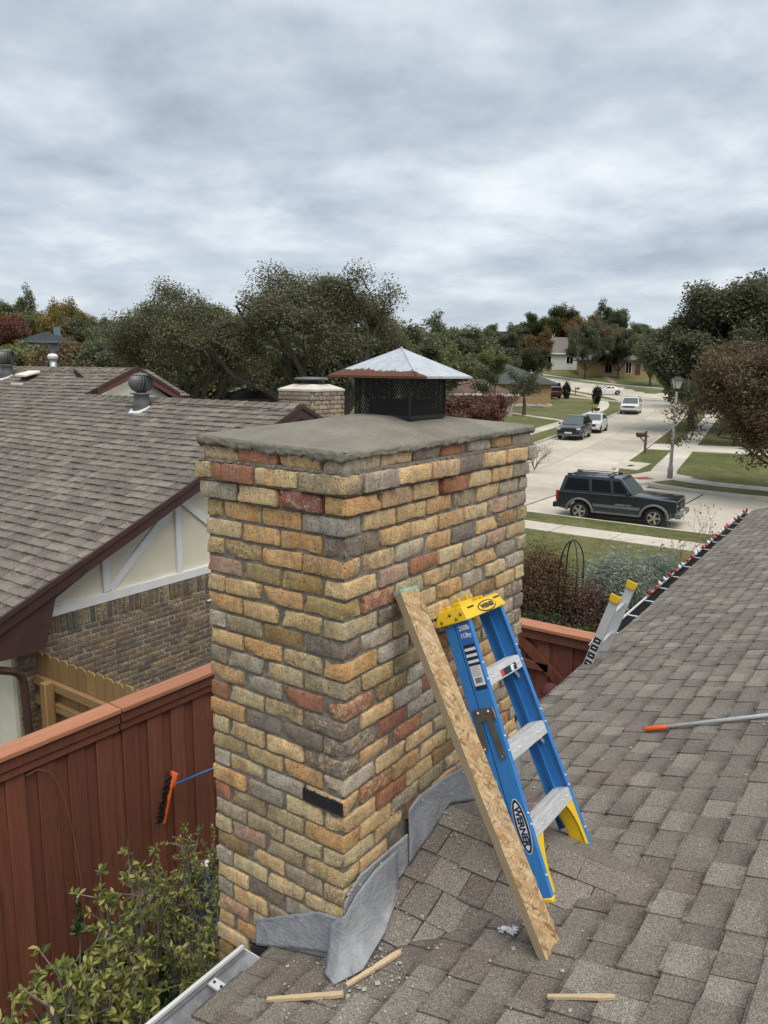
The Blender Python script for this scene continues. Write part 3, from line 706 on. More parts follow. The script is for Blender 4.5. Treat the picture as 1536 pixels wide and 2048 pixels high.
# black tar skin on the corner brick of course 18 (left face only)
mb = MB(); zc = CTOP - 17.5 * CH; N = 26
top = []; bot = []
for i in range(N + 1):
    y = 0.006 + (0.196) * i / N
    top.append((y, zc + BH / 2 - .012 + .007 * mnoise.noise((i * .55, 3, 1)) + .004 * mnoise.noise((i * 1.9, 7, 1)))); bot.append((y, zc - BH / 2 + .004 + .003 * mnoise.noise((i * .7, 9, 4))))
V = [(-.0055, y, z) for y, z in top] + [(-.0055, y, z) for y, z in bot] + [(.012, y, z) for y, z in top] + [(.012, y, z) for y, z in bot]
n = N + 1; F = []
for i in range(N): F += [(i, i + 1, n + i + 1, n + i), (i, 2 * n + i, 2 * n + i + 1, i + 1), (n + i, n + i + 1, 3 * n + i + 1, 3 * n + i)]
F += [(0, n, 3 * n, 2 * n), (N, 2 * n + N, 3 * n + N, n + N)]
MAT['tar'] = M_rock('black_tar', (0.004, 0.004, 0.005), (0.02, 0.02, 0.021), 60, 1.0, .004, .75)
o = mb.add(V, F).build('tar_patch', MAT['tar'], chim); fixn(o.data); o['label'] = 'torn black tar skin on one brick'
# the two faces turned away from the camera: bricks joined
mb = MB()
for c in range(1, 34):
    zc = CTOP - (c - .5) * CH; off = 0 if c % 2 else -.11
    for k in range(8):
        x0 = max(0.1, off + k * PR); x1 = min(CW - .1, off + (k + 1) * PR - .012)
        if x1 - x0 > .03: mb.bx(x0, x1, CDp - .09, CDp + rnd.uniform(-.004, .004), zc - BH / 2, zc + BH / 2)
    for k in range(4):
        y0 = max(.1, off + k * .209); y1 = min(CDp - .002, off + (k + 1) * .209 - .012)
        if y1 - y0 > .03: mb.bx(CW - .09, CW + rnd.uniform(-.004, .004), y0, y1, zc - BH / 2, zc + BH / 2)
o = mb.build('brick_mass', MAT['wallb'], chim, bevel=.006, seg=1); stuff(o)
# mortar body: a grid skin a little behind the brick faces, rough
mb = MB()
def mortar_face(P0, du, dv, nu, nv, nrm, amp):
    V = []; F = []
    for i in range(nu + 1):
        for j in range(nv + 1):
            p = Vector(P0) + Vector(du) * (i / nu) + Vector(dv) * (j / nv)
            V.append(p + Vector(nrm) * (amp * mnoise.noise(p * 25) + amp * .6 * mnoise.noise(p * 70)))
    for i in range(nu):
        for j in range(nv): a = i * (nv + 1) + j; F.append((a, a + nv + 1, a + nv + 2, a + 1))
    mb.add(V, F)
I = .0115
mortar_face((I, I, 2.3), (CW - 2 * I, 0, 0), (0, 0, CTOP - .025 - 2.3), 110, 190, (0, -1, 0), .006)
mortar_face((I, CDp - I, 2.3), (0, -(CDp - 2 * I), 0), (0, 0, CTOP - .025 - 2.3), 60, 190, (-1, 0, 0), .006)
mb.bx(I + .02, CW - .02, I + .02, CDp - .02, -0.3, CTOP - .03)
mb.bx(0.0, CW, 0.0, CDp, -0.3, CTOP - 33 * CH)
o = mb.build('mortar', MAT['mortar'], chim); fixn(o.data)
# corbel bed: mortar ledge under the projecting courses
MB().bx(-.012, CW + .012, -.012, CDp + .012, CTOP - 2.03 * CH, CTOP - .9 * CH).build('mortar_bed', MAT['mortar'], chim)
# crown slab
mb = MB(); NX, NY = 90, 46; X0, X1, Y0, Y1 = -.018, CW + .022, -.018, CDp + .022
def ctop(x, y):
    a = min(max((x - X0) / (X1 - X0), 0), 1); b = min(max((y - Y0) / (Y1 - Y0), 0), 1)
    ez = (4.921 * (1 - a) * (1 - b) + 4.938 * a * (1 - b) + 4.943 * (1 - a) * b + 4.948 * a * b)
    dx = min(x - X0, X1 - x) / .62; dy = min(y - Y0, Y1 - y) / .30
    m = min(1, max(0, min(dx, dy))); m = m ** 1.0
    return ez + .072 * m + .0018 * mnoise.noise((x * 4, y * 4, 1)) + .0012 * mnoise.noise((x * 17, y * 17, 3))
V = []; F = []
for i in range(NX + 1):
    for j in range(NY + 1):
        x = X0 + (X1 - X0) * i / NX; y = Y0 + (Y1 - Y0) * j / NY
        V.append((x, y, ctop(x, y)))
for i in range(NX):
    for j in range(NY): a = i * (NY + 1) + j; F.append((a, a + NY + 1, a + NY + 2, a + 1))
mb.add(V, F)
# rounded lip and ragged drips round the edge
per = []
n1, n2 = 150, 80
for i in range(n1): per.append((X0 + (X1 - X0) * i / n1, Y0, 0, -1))
for i in range(n2): per.append((X1, Y0 + (Y1 - Y0) * i / n2, 1, 0))
for i in range(n1): per.append((X1 - (X1 - X0) * i / n1, Y1, 0, 1))
for i in range(n2): per.append((X0, Y1 - (Y1 - Y0) * i / n2, -1, 0))
V = []; F = []; K = 9
for i, (x, y, nx, ny_) in enumerate(per):
    # corner rounding
    for (cx_, cy_) in ((X0, Y0), (X1, Y0), (X0, Y1), (X1, Y1)):
        dd = math.hypot(x - cx_, y - cy_)
        if dd < .03: t = (.03 - dd) / .03 * .010; x += (CW / 2 - x) / CW * t; y += (CDp / 2 - y) / CDp * t
    zt = ctop(x, y); rag = mnoise.noise((x * 13, y * 13, 2)) * .6 + mnoise.noise((x * 38, y * 38, 5)) * .6 + mnoise.noise((x * 90, y * 90, 7)) * .4
    left = nx < 0
    low = zt - (.040 if left else .034) - (.017 if left else .010) * max(-.4, rag) * 1.3 - .010 * max(0, mnoise.noise((x * 60, y * 60, 8)))
    for k in range(K):
        t = k / (K - 1); z = zt + (low - zt) * t
        bul = .005 * min(1, t * 6) * (1 if t < .7 else (1 - t) * 3.3)
        inn = 0 if t < .75 else -(t - .75) * .07
        rough = .0055 * mnoise.noise((x * 45, y * 45, z * 45)) + .004 * mnoise.noise((x * 110, y * 110, z * 110))
        off = bul + inn + rough * (0.3 if t < .12 else 1.0) + (0 if t > 0 else -.0)
        V.append((x + nx * off, y + ny_ * off, z - (.0 if k else 0)))
    V.append((x - nx * .05, y - ny_ * .05, low + .006))
K1 = K + 1; n = len(per)
for i in range(n):
    for k in range(K): F.append((i * K1 + k, i * K1 + k + 1, ((i + 1) % n) * K1 + k + 1, ((i + 1) % n) * K1 + k))
mb.add(V, F); o = mb.build('crown', MAT['crown'], chim, True); fixn(o.data); o['label'] = 'fresh grey mortar crown with ragged drips'
# crumbs of mortar on the ledge of the corbel
mb = MB()
for k in range(150):
    if k < 90: x, y = rnd.uniform(-.03, .0), rnd.uniform(0, CDp)
    else: x, y = rnd.uniform(0, CW), rnd.uniform(-.03, 0)
    r = rnd.uniform(.003, .009); mb.sphere((x, y, CTOP - CH + r * .3), r, 3, (1, rnd.uniform(.7, 1.4), rnd.uniform(.6, 1)))
stuff(mb.build('mortar_crumbs', MAT['mortar'], chim))
# cap: pyramid lid on an expanded-metal cage
LA, LB, LS, LZ, LHt = .612, .106, .476, 5.180, .126
n_ = NT('rusting_galvanised', .38, .55); v = n_.co('Object'); ns = n_.noise(v, 30, 6, .7, .4); sx = n_.n('ShaderNodeSeparateXYZ'); n_.lk(v, sx.inputs[0])
# rust creeps up from the drip edge of the west side; wear, not shade
edge = n_.math('ADD', n_.rng(sx.outputs[2], LZ, LZ + .055, 1.0, 0.0), n_.math('MULTIPLY', n_.math('SUBTRACT', ns, .5), 1.5))
west = n_.math('MULTIPLY', n_.rng(sx.outputs[0], LA + .02, LA + .15, 1.0, 0.0), n_.rng(sx.outputs[1], LB, LB + LS, .74, 1.08)); rr = n_.rng(n_.math('MULTIPLY', edge, west), .36, .42)
g1 = n_.noise(n_.scl(v, (3, 3, 1)), 9, 5, .6); base = n_.mix(n_.rng(g1, .3, .7), (.52, .55, .58, 1), (.70, .73, .75, 1)); spot = n_.noise(v, 55, 3); base = n_.mix(n_.rng(spot, .66, .72, 0, .7), base, (.16, .12, .09, 1))
n_.col(n_.mix(rr, base, n_.mix(ns, (.075, .032, .020, 1), (.15, .060, .034, 1)))); n_.rough(n_.rng(rr, 0, 1, .42, .9)); n_.val(n_.b.inputs['Metallic'], n_.rng(rr, 0, 1, .5, 0)); n_.bump(n_.noise(v, 14, 3), .25, .01)
MAT['lid'] = n_.m
cap = obj('chimney_cap', None, None, chim) if False else None
mb = MB(); A_ = (LA, LB, LZ); B_ = (LA + LS, LB, LZ); C_ = (LA + LS, LB + LS, LZ); D_ = (LA, LB + LS, LZ); T_ = (LA + LS / 2, LB + LS / 2, LZ + LHt)
# four dented panels
for (p, q_) in ((A_, B_), (B_, C_), (C_, D_), (D_, A_)):
    V = []; F = []; n = 10; p = Vector(p); q_ = Vector(q_); t = Vector(T_); nr = (q_ - p).cross(t - p).normalized()
    for i in range(n + 1):
        for j in range(n + 1):
            s_ = j / n; e0 = p.lerp(q_, i / n); pt = e0.lerp(t, s_); m = math.sin(math.pi * i / n) * math.sin(math.pi * min(1, s_ * 1.2)) * (1 - s_)
            V.append(pt + nr * (.012 * m * mnoise.noise(pt * 7)))
    for i in range(n):
        for j in range(n): a = i * (n + 1) + j; F.append((a, a + n + 1, a + n + 2, a + 1))
    mb.add(V, F)
lid = mb.build('chimney_cap', MAT['lid'], chim, True); fixn(lid.data); lid['label'] = 'pyramid sheet-metal rain cap, pale and rusting along one edge'
try: lid.data.set_sharp_from_angle(angle=math.radians(14))
except Exception: pass
mb = MB(); d_ = .008
for (p, q_) in ((A_, B_), (B_, C_), (C_, D_), (D_, A_)): mb.beam((p[0], p[1], LZ - d_ / 2 - .001), (q_[0], q_[1], LZ - d_ / 2 - .001), .006, d_)
mb.build('drip_edge', MAT['lid'], lid)
MB().add([(LA + .004, LB + .004, LZ - .003), (LA + LS - .004, LB + .004, LZ - .003), (LA + LS - .004, LB + LS - .004, LZ - .003), (LA + .004, LB + LS - .004, LZ - .003)], [(0, 3, 2, 1)]).build('soffit_plate', MAT['black'], lid)
mb = MB()
for i in range(12):   # raised lock seam down the near hip
    t = i / 12; p = Vector(A_).lerp(Vector(T_), t + .02); q_ = Vector(A_).lerp(Vector(T_), t + .075); mb.beam(p + Vector((0, 0, .003)), q_ + Vector((0, 0, .003)), .006, .005)
mb.build('hip_seam', MAT['lid'], lid)
CS_ = .295; ca_, cb_ = LA + (LS - CS_) / 2, LB + (LS - CS_) / 2; cz0, cz1 = 4.995, LZ - .004
mb = MB()
def screen(P, Q):
    P = Vector(P); Q = Vector(Q); n = 20; rows = 9; hz_ = (cz1 - cz0) / rows; W_ = .0029
    nr = (Q - P).normalized()
    for i in range(n + 1):
        for k in range(rows):
            for sgn in (-1, 1):
                # each strand runs half a cell sideways over half a row
                for half in (0, 1):
                    s0 = i / n + (sgn * .5 / n if half else 0); s1 = i / n + (0 if half else sgn * .5 / n)
                    if min(s0, s1) < -.001 or max(s0, s1) > 1.001: continue
                    z0 = cz0 + hz_ * (k + half * .5); z1_ = z0 + hz_ * .5
                    a = P + (Q - P) * s0; b = P + (Q - P) * s1
                    mb.beam((a.x, a.y, z0), (b.x, b.y, z1_), W_, .0028, (nr.y, -nr.x, 0))
c4 = [(ca_, cb_, 0), (ca_ + CS_, cb_, 0), (ca_ + CS_, cb_ + CS_, 0), (ca_, cb_ + CS_, 0)]
for i in range(4): screen(c4[i], c4[(i + 1) % 4])
mb.build('wire_screen', MAT['black'], lid)
mb = MB()
for i in range(4):
    a, b = c4[i], c4[(i + 1) % 4]
    mb.beam((a[0], a[1], cz0 + .006), (b[0], b[1], cz0 + .006), .012, .016); mb.beam((a[0], a[1], cz1 - .006), (b[0], b[1], cz1 - .006), .006, .012); mb.beam((a[0], a[1], cz0), (a[0], a[1], cz1), .007, .007)
mb.build('screen_frame', MAT['black'], lid)
mb = MB(); f0 = .045; mb.bx(ca_ + f0, ca_ + CS_ - f0, cb_ + f0, cb_ + CS_ - f0, 4.9, 5.075); mb.build('flue_tile', M_plain('sooty_clay', (.05, .038, .03), .95), chim)

# lead flashing --------------------------------------------------------------
def sheet(name, top, bot, fn, amp=.006, n=40, m=10, thick=.003, parent=chim):
    # top / bottom edges are polylines of 2-D points mapped through fn(a, z, out)
    def at(pl, t):
        d = [0]
        for p, q_ in zip(pl[:-1], pl[1:]): d.append(d[-1] + math.dist(p, q_))
        x = t * d[-1]
        for i in range(len(pl) - 1):
            if x <= d[i + 1] + 1e-9: u_ = (x - d[i]) / max(1e-9, d[i + 1] - d[i]); return (pl[i][0] + (pl[i + 1][0] - pl[i][0]) * u_, pl[i][1] + (pl[i + 1][1] - pl[i][1]) * u_)
        return pl[-1]
    V = []; F = []
    for i in range(n + 1):
        a = at(top, i / n); b = at(bot, i / n)
        for j in range(m + 1):
            u_ = j / m; p = (a[0] + (b[0] - a[0]) * u_, a[1] + (b[1] - a[1]) * u_)
            o_ = .006 + amp * (mnoise.noise((p[0] * 7, p[1] * 7, 3)) + .5 * mnoise.noise((p[0] * 22, p[1] * 22, 1))) + .010 * u_ + (0.004 if j == 0 else 0)
            V.append(fn(p[0], p[1], o_))
    for i in range(n):
        for j in range(m): q_ = i * (m + 1) + j; F.append((q_, q_ + m + 1, q_ + m + 2, q_ + 1))
    o = MB().add(V, F).build(name, MAT['lead'], parent, True); s = o.modifiers.new('thick', 'SOLIDIFY'); s.thickness = thick; s.offset = 0; return o
def onR(a, z, o): return (a, -o - .004, z)
def onL(a, z, o): return (-o - .004, a, z)
zk = lambda x: CPZ - CS * abs(x - CPX) + .012
sheet('flashing', [(-.012, 3.175), (.09, 3.235), (.25, 3.235), (.45, 3.225)], [(-.02, 2.90), (.1, zk(.1)), (.3, zk(.3)), (.45, zk(.45))], onR, .003)
sheet('flashing', [(.425, 3.355), (.50, 3.385), (.70, 3.375), (.9, 3.345), (1.2, 3.29), (1.56, 3.13)], [(.425, 3.09), (.6, zk(.6)), (CPX, zk(CPX)), (.95, zk(.95)), (1.25, zk(1.25)), (1.56, 2.90)], lambda a, z, o: (a, -o - .012, z), .003, 60)
sheet('flashing', [(.475, 2.875), (.30, 2.975), (.12, 3.075), (-.008, 3.10)], [(.465, 2.755), (.28, 2.835), (.12, 2.900), (-.008, 2.945)], onL, .003)
sheet('flashing', [(.36, 2.84), (.10, 2.92), (-.01, 2.96)], [(.36, 2.795), (.10, 2.875), (-.01, 2.91)], lambda a, z, o: (-o * .5 - .002, a, z), .004, 20, 4)
# corner apron: folds round the corner and lies out on the shingles
V = []; F = []; n, m = 16, 22
ez = [Vector((.34, -.022, 3.215)), Vector((.18, -.024, 3.215)), Vector((.05, -.026, 3.18)), Vector((-.022, -.024, 3.13)), Vector((-.028, .05, 3.06))]
low = [Vector((.34, -.045, zk(.34) + .012)), Vector((.14, -.10, zk(.14) + .018)), Vector((-.045, -.128, rz(0, -.128) + .02)), Vector((-.150, -.072, rz(0, -.072) + .018)), Vector((-.105, .012, rz(0, .012) + .022))]
def pl(P, t): x = t * (len(P) - 1); i = min(int(x), len(P) - 2); return P[i].lerp(P[i + 1], x - i)
for i in range(n + 1):
    a = pl(ez, i / n); b = pl(low, i / n)
    mid = Vector((a.x * .8 + b.x * .2, a.y * .8 + b.y * .2, rz(0, b.y) + .05))
    for j in range(m + 1):
        t = j / m; p = a * (1 - t) ** 2 + mid * 2 * t * (1 - t) + b * t * t
        p = p + Vector((-.7, -.7, .2)) * (.003 * mnoise.noise(p * 18) + .0015 * mnoise.noise(p * 60)); V.append(p)
for i in range(n):
    for j in range(m): q_ = i * (m + 1) + j; F.append((q_, q_ + m + 1, q_ + m + 2, q_ + 1))
o = MB().add(V, F).build('flashing', MAT['lead'], chim, True); s = o.modifiers.new('thick', 'SOLIDIFY'); s.thickness = .003; s.offset = 0

mb = MB()
for a_, z_ in ((.08, 3.20), (.22, 3.215), (.36, 3.205)): mb.sphere((a_, -.020, z_), .006, 3, (1, .5, 1))
for a_, z_ in ((.52, 3.355), (.7, 3.35), (.88, 3.325)): mb.sphere((a_, -.030, z_), .006, 3, (1, .5, 1))
for y_, z_ in ((.43, 2.80), (.30, 2.862), (.13, 2.935), (.42, 2.88), (.2, 3.0)): mb.sphere((-.024, y_, z_), .006, 3, (.5, 1, 1))
stuff(mb.build('flashing_nails', MAT['galv'], chim))
mb = MB()
for k in range(26):
    t = k / 25; x_ = .02 + .40 * t; mb.sphere((x_, -.012, 3.185 + .045 * min(1, x_ / .1) + .003 * mnoise.noise((k * .8, 1, 1))), .010, 4, (1.6, .7, rnd.uniform(.4, .8)))
stuff(mb.build('sealant_bead', MAT['lead'], chim, True))
# ------------------------------------------------------------------ blue step ladder, closed, leaning on the chimney
n_ = NT('blue_fibreglass', .5); v = n_.co('Object'); a = n_.noise(n_.scl(v, (30, 30, 1.5)), 8, 5, .65); c = n_.mix(n_.rng(a, .3, .7), (.024, .165, .46, 1), (.045, .24, .60, 1)); dirt = n_.noise(v, 9, 5, .7); c = n_.mix(n_.rng(dirt, .6, .8, 0, .45), c, (.16, .19, .22, 1)); n_.col(c); MAT['blue'] = n_.m
n_ = NT('yellow_plastic', .5); v = n_.co('Object'); d1 = n_.noise(v, 16, 6, .7, .5); c = n_.mix(n_.rng(d1, .60, .74, 0, .8), n_.mix(n_.noise(v, 4, 3), (.72, .46, .015, 1), (.80, .56, .03, 1)), (.13, .075, .02, 1)); n_.col(c); MAT['yellow'] = n_.m
MAT['bronze'] = M_metal('bronze_bracket', (.20, .175, .15), .45, .75)
MAT['navy'] = M_plain('navy_print', (.012, .022, .05), .5); MAT['wprint'] = M_plain('white_print', (.74, .75, .76), .5, var=.04); MAT['labblue'] = M_plain('label_blue', (.03, .14, .50), .45, var=.05); MAT['redprint'] = M_plain('red_print', (.5, .05, .04), .5)
lad = thing('step_ladder', 'closed blue fibreglass step ladder with yellow top leaning on the chimney', 'ladder', (0.783, -0.634, 3.106))
Rm = Matrix(((.997, -.054, .050), (.027, .904, .426), (-.068, -.423, .903))).to_quaternion(); lad.rotation_mode = 'QUATERNION'; lad.rotation_quaternion = Rm
WB, WT, LL = .2506, .171, 1.171
hw = lambda z: WB + (WT - WB) * z / LL
def rail(s, y0, y1, z0, z1, fl=.026, open_in=True):
    mb = MB(); th = .005
    def bar(xa0, xa1, ya, yb):
        V = []
        for z in (z0, z1):
            for (x, y) in ((xa0, ya), (xa1, ya), (xa1, yb), (xa0, yb)): V.append((s * (hw(z) - x), y, z))
        mb.add(V, [(0, 3, 2, 1), (4, 5, 6, 7), (0, 1, 5, 4), (1, 2, 6, 5), (2, 3, 7, 6), (3, 0, 4, 7)])
    bar(0, th, y0, y1); bar(th, fl, y0, y0 + th); bar(th, fl, y1 - th, y1); return mb
for s in (-1, 1):
    o = rail(s, 0, .074, .012, LL).build('front_rail', MAT['blue'], lad); fixn(o.data)
    o = rail(s, .080, .125, .10, LL - .02, .022).build('rear_rail', MAT['blue'], lad); fixn(o.data)
    # yellow boots and curved braces at the feet
    mb = MB(); x = s * hw(0)
    mb.bx(min(x + s * .004, x - s * .036), max(x + s * .004, x - s * .036), -.004, .080, -.004, .016)
    mb.build('foot', MAT['yellow'], lad, bevel=.004, seg=1)
    mb = MB()
    for (ya, yb) in ((.003, .012), (.064, .072)):
        pts = [(hw(.02) - .006, .02), (hw(.02) - .055, .02)]
        for k in range(9):
            t = k / 8; pts.append((hw(0) - .055 - .085 * t ** 2.2, .02 + .245 * t ** .8))
        pts += [(hw(.285) - .006, .285)]
        mb.prism([(s * p, z) for p, z in pts], lambda a_, b_, h: (a_, h, b_), ya, yb)
    pts = [(hw(0) - .055 - .085 * (k / 8) ** 2.2, .02 + .245 * (k / 8) ** .8) for k in range(9)]
    V = []; F = []
    for p, z in pts: V += [(s * p, .004, z), (s * p, .071, z), (s * (p + .006), .071, z), (s * (p + .006), .004, z)]
    for k in range(8):
        for j in range(4): F.append((k * 4 + j, k * 4 + (j + 1) % 4, k * 4 + 4 + (j + 1) % 4, k * 4 + 4 + j))
    mb.add(V, F); o = mb.build('foot_brace', MAT['yellow'], lad); fixn(o.data)
    mb = MB()
    for z in (.10, .30, .345, .60, .66, .90, .97): mb.sphere((s * (hw(z) - .012), -.0015, z), .0055, 4)
    mb.build('rivet', MAT['alu'], lad, True)
for k in range(3):
    z = .295 + .3157 * k; w_ = hw(z) - .007
    st = MB().bx(-w_, w_, .002, .078, z - .006, z).build('step', MAT['alu'], lad)
    mb = MB()
    for yy in (.010, .020, .030, .046, .056, .066): mb.bx(-w_ + .03, w_ - .03, yy - .0022, yy + .0022, z + .0002, z + .0028)
    mb.build('tread_ridge', MAT['alu'], st)
    MB().bx(-w_, w_, .001, .005, z - .058, z - .0062).build('step_front', MAT['alu'], st); MB().bx(-w_, w_, .073, .077, z - .05, z - .0062).build('step_back', MAT['alu'], st)
    mb = MB()
    for s in (-1, 1):
        mb.beam((s * (hw(z) - .01), .04, z - .10), (s * (hw(z) - .075), .04, z - .01), .018, .004, (0, 1, 0))
    if k != 0: mb.build('step_brace', MAT['alu'], st)
    else: o_ = mb.build('step_brace', MAT['alu'], st)
    mb = MB()
    for s in (-1, 1):
        for dx in (.05, .10): mb.sphere((s * (w_ - dx), .0002, z - .03), .005, 4)
    mb.build('rivet', MAT['alu'], st, True)
# top cap
mb = MB(); z0, z1 = LL - .012, LL + .052; xo, xi = WT + .024, WT + .006; y0, y1 = -.012, .158
bot = [(-xo, y0), (xo, y0), (xo, y1), (-xo, y1)]; top = [(-xi, y0 + .022), (xi, y0 + .022), (xi, y1 - .012), (-xi, y1 - .012)]
mb.add([(x, y, z0) for x, y in bot] + [(x, y, z1) for x, y in top], [(3, 2, 1, 0), (0, 1, 5, 4), (1, 2, 6, 5), (2, 3, 7, 6), (3, 0, 4, 7), (4, 5, 6, 7)])
tcap = mb.build('top_cap', MAT['yellow'], lad, bevel=.006, seg=2)
mb = MB()
for (xa, xb, ya, yb, h) in ((-.16, -.055, .02, .028, .016), (-.16, -.055, .062, .07, .016), (-.165, -.157, .02, .07, .016), (-.06, -.052, .02, .07, .016), (.0, .008, .02, .13, .014), (-.04, .07, .12, .13, .02), (.062, .07, .03, .13, .012), (-.15, -.03, .10, .107, .013), (-.15, -.143, .10, .14, .013), (-.03, .05, .128, .136, .034), (-.034, -.026, .095, .136, .034), (.046, .054, .095, .136, .034)):
    mb.bx(xa, xb, ya, yb, z1 - .002, z1 + h)
mb.build('tool_tray_rim', MAT['yellow'], tcap, bevel=.002, seg=1)
mb = MB(); mb.lathe([(.03, 0), (.03, .006), (.022, .0062), (.022, 0)], 18, (.035, .072, z1)); mb.lathe([(.012, 0), (.012, .004)], 12, (-.10, .045, z1 - .001)); mb.build('tool_hole', MAT['bronze'], tcap)
def face_pt(x, z):   # point on the sloping front of the cap
    t = (z - z0) / (z1 - z0); return (x, y0 + .022 * t - .0012, z)
tilt = math.atan2(.022, z1 - z0)
def on_cap(me, x, z):
    me.transform(Matrix.Translation(face_pt(x, z)) @ Matrix.Rotation(-tilt, 4, 'X') @ Matrix.Rotation(math.pi / 2, 4, 'X')); return me
def ellipse(rx, ry, n=40): return [(rx * math.cos(2 * math.pi * k / n), ry * math.sin(2 * math.pi * k / n)) for k in range(n)]
def ell_mesh(rx, ry, h=.0006, z=0.0): return MB().prism(ellipse(rx, ry), lambda a_, b_, q: (a_, b_, q), z - h, z).mesh('decal')
obj('decal', on_cap(ell_mesh(.086, .0265), .02, LL + .016), MAT['navy'], tcap); me = ell_mesh(.079, .021, .0006, .0012); obj('decal', on_cap(me, .02, LL + .016), MAT['yellow'], tcap)
me = text_mesh('WERNER', .030, bold=.0012, shear=.15); me.transform(Matrix.Translation((0, 0, .0022))); obj('lettering', on_cap(me, .02, LL + .016), MAT['navy'], tcap)
mb = MB()
for xx in (-.115, .14): mb.box(face_pt(xx, LL + .036), (.055, .003, .007))
mb.build('strap_slot', MAT['black'], tcap)
mb = MB()
for (yy, zz_) in ((.02, LL + .02), (.045, LL + .005), (.075, LL + .028), (.12, LL + .006)):
    t = (zz_ - z0) / (z1 - z0); mb.sphere((-(xo + (xi - xo) * t) - .001, yy, zz_), .0075, 4)
mb.build('rivet', MAT['bronze'], tcap, True)
# spreader bracket on the left rail
x = -hw(.74) - .004
br = MB().bx(x - .004, x, .004, .106, .735, .790).build('spreader_plate', MAT['bronze'], lad, bevel=.003, seg=1)
mb = MB(); mb.beam((x - .006, .088, .76), (x - .012, .100, .615), .024, .005, (1, 0, 0)); mb.build('spreader_arm', MAT['bronze'], br)
mb = MB(); mb.beam((x - .006, .034, .76), (x - .014, .026, .575), .026, .006, (1, 0, 0)); mb.build('spreader_arm', MAT['bronze'], br)
mb = MB()
for yy, zz_ in ((.03, .775), (.08, .775), (.099, .625), (.0265, .585)): mb.sphere((x - .012 if zz_ < .7 else x - .005, yy, zz_), .006, 4)
mb.build('rivet', MAT['alu'], br, True)
# stickers on the left rail
sl_ = math.atan2(WB - WT, LL)
def on_web(me, y, z, along=False, lift=.0015):
    B_ = Matrix(((0, 0, -1, 0), (-1, 0, 0, 0), (0, 1, 0, 0), (0, 0, 0, 1))) if not along else Matrix(((0, 0, -1, 0), (0, -1, 0, 0), (-1, 0, 0, 0), (0, 0, 0, 1)))
    me.transform(Matrix.Translation((-hw(z) - lift, y, z)) @ Matrix.Rotation(sl_, 4, 'Y') @ B_); return me
def rect(w_, h_): return MB().bx(-w_ / 2, w_ / 2, -h_ / 2, h_ / 2, -.0006, 0).mesh('label')
obj('label', on_web(rect(.058, .090), .034, 1.108), MAT['labblue'], lad)
for t_, s_, zz_ in (('250lb', .030, 1.131), ('113kg', .028, 1.098)):
    obj('lettering', on_web(text_mesh(t_, s_, xs=.78, bold=.0006), .034, zz_, lift=.0024), MAT['wprint'], lad)
obj('label', on_web(rect(.056, .195), .034, .962), MAT['navy'], lad)
for zz_, hh in ((1.038, .012), (1.012, .012), (.986, .012), (.925, .085)): obj('label', on_web(rect(.053, hh), .034, zz_, lift=.0022), MAT['wprint'], lad)
mb = MB()
for k in range(11): mb.bx(-.016 + k * .003, -.016 + k * .003 + rnd.choice((.0011, .0018)), -.011, .011, -.0006, 0)
obj('barcode', on_web(mb.mesh('barcode'), .034, .905, lift=.0028), MAT['navy'], lad)
mb = MB()
for k in range(7): mb.bx(-.022, rnd.uniform(.008, .022), .006 * k, .006 * k + .0016, -.0006, 0)
obj('fine_print', on_web(mb.mesh('fine_print'), .034, .925, lift=.0028), M_plain('grey_print', (.3, .3, .32), .6), lad)
me = ell_mesh(.112, .031); obj('decal', on_web(me, .036, .30, True), MAT['wprint'], lad); me = ell_mesh(.108, .0285); obj('decal', on_web(me, .036, .30, True, .0022), MAT['navy'], lad); me = ell_mesh(.096, .0185); obj('decal', on_web(me, .036, .30, True, .0029), MAT['wprint'], lad)
obj('lettering', on_web(text_mesh('WERNER', .037, bold=.0016, xs=1.06), .036, .30, True, .0037), MAT['navy'], lad)
z = .295 + .3157 * 2; MB().bx(-.02, .11, -.0005, .0008, z - .052, z - .022).build('label', MAT['navy'], lad); MB().bx(-.05, -.022, -.0005, .0008, z - .052, z - .022).build('label', MAT['redprint'], lad); MB().bx(.05, .075, -.0012, .0, z - .05, z - .024).build('label', MAT['wprint'], lad)

# ------------------------------------------------------------------ strand-board plank
n_ = NT('strand_board', .75); v = n_.co('Object')
cur = None; hgt = None
for k, (rx, ry, off) in enumerate(((.9, 1.0, 0), (-.5, .7, 3.1), (.25, -.95, 7.7))):
    mp = n_.n('ShaderNodeMapping'); mp.inputs['Rotation'].default_value = (0, 0, (.25, 1.35, -.75)[k]); mp.inputs['Location'].default_value = (off, off * 2, off); n_.lk(v, mp.inputs[0])
    s = n_.scl(mp.outputs[0], (120, 24, 40)); cell = n_.voro(s, 1.0, 'F1', 'Color'); sx = n_.n('ShaderNodeSeparateXYZ'); n_.lk(cell, sx.inputs[0]); dist = n_.voro(s, 1.0)
    colr = n_.ramp(sx.outputs[0], [(0, (.23, .125, .05)), (.2, (.37, .23, .105)), (.6, (.47, .32, .165)), (1, (.60, .45, .26))])
    if cur is None: cur = colr; hgt = sx.outputs[1]
    else:
        f = n_.rng(sx.outputs[2], .52, .56); cur = n_.mix(f, cur, colr); hgt = n_.math('MAXIMUM', hgt, n_.math('MULTIPLY', f, sx.outputs[1]))
wv = n_.noise(n_.scl(v, (1, 12, 12)), 60, 3, .7); cur = scale_col(n_, cur, n_.rng(wv, .25, .75, .62, 1.35)); st = n_.noise(v, 3.2, 4, .6); cur = n_.mix(n_.rng(st, .5, .75, 0, .45), cur, (.50, .42, .31, 1))
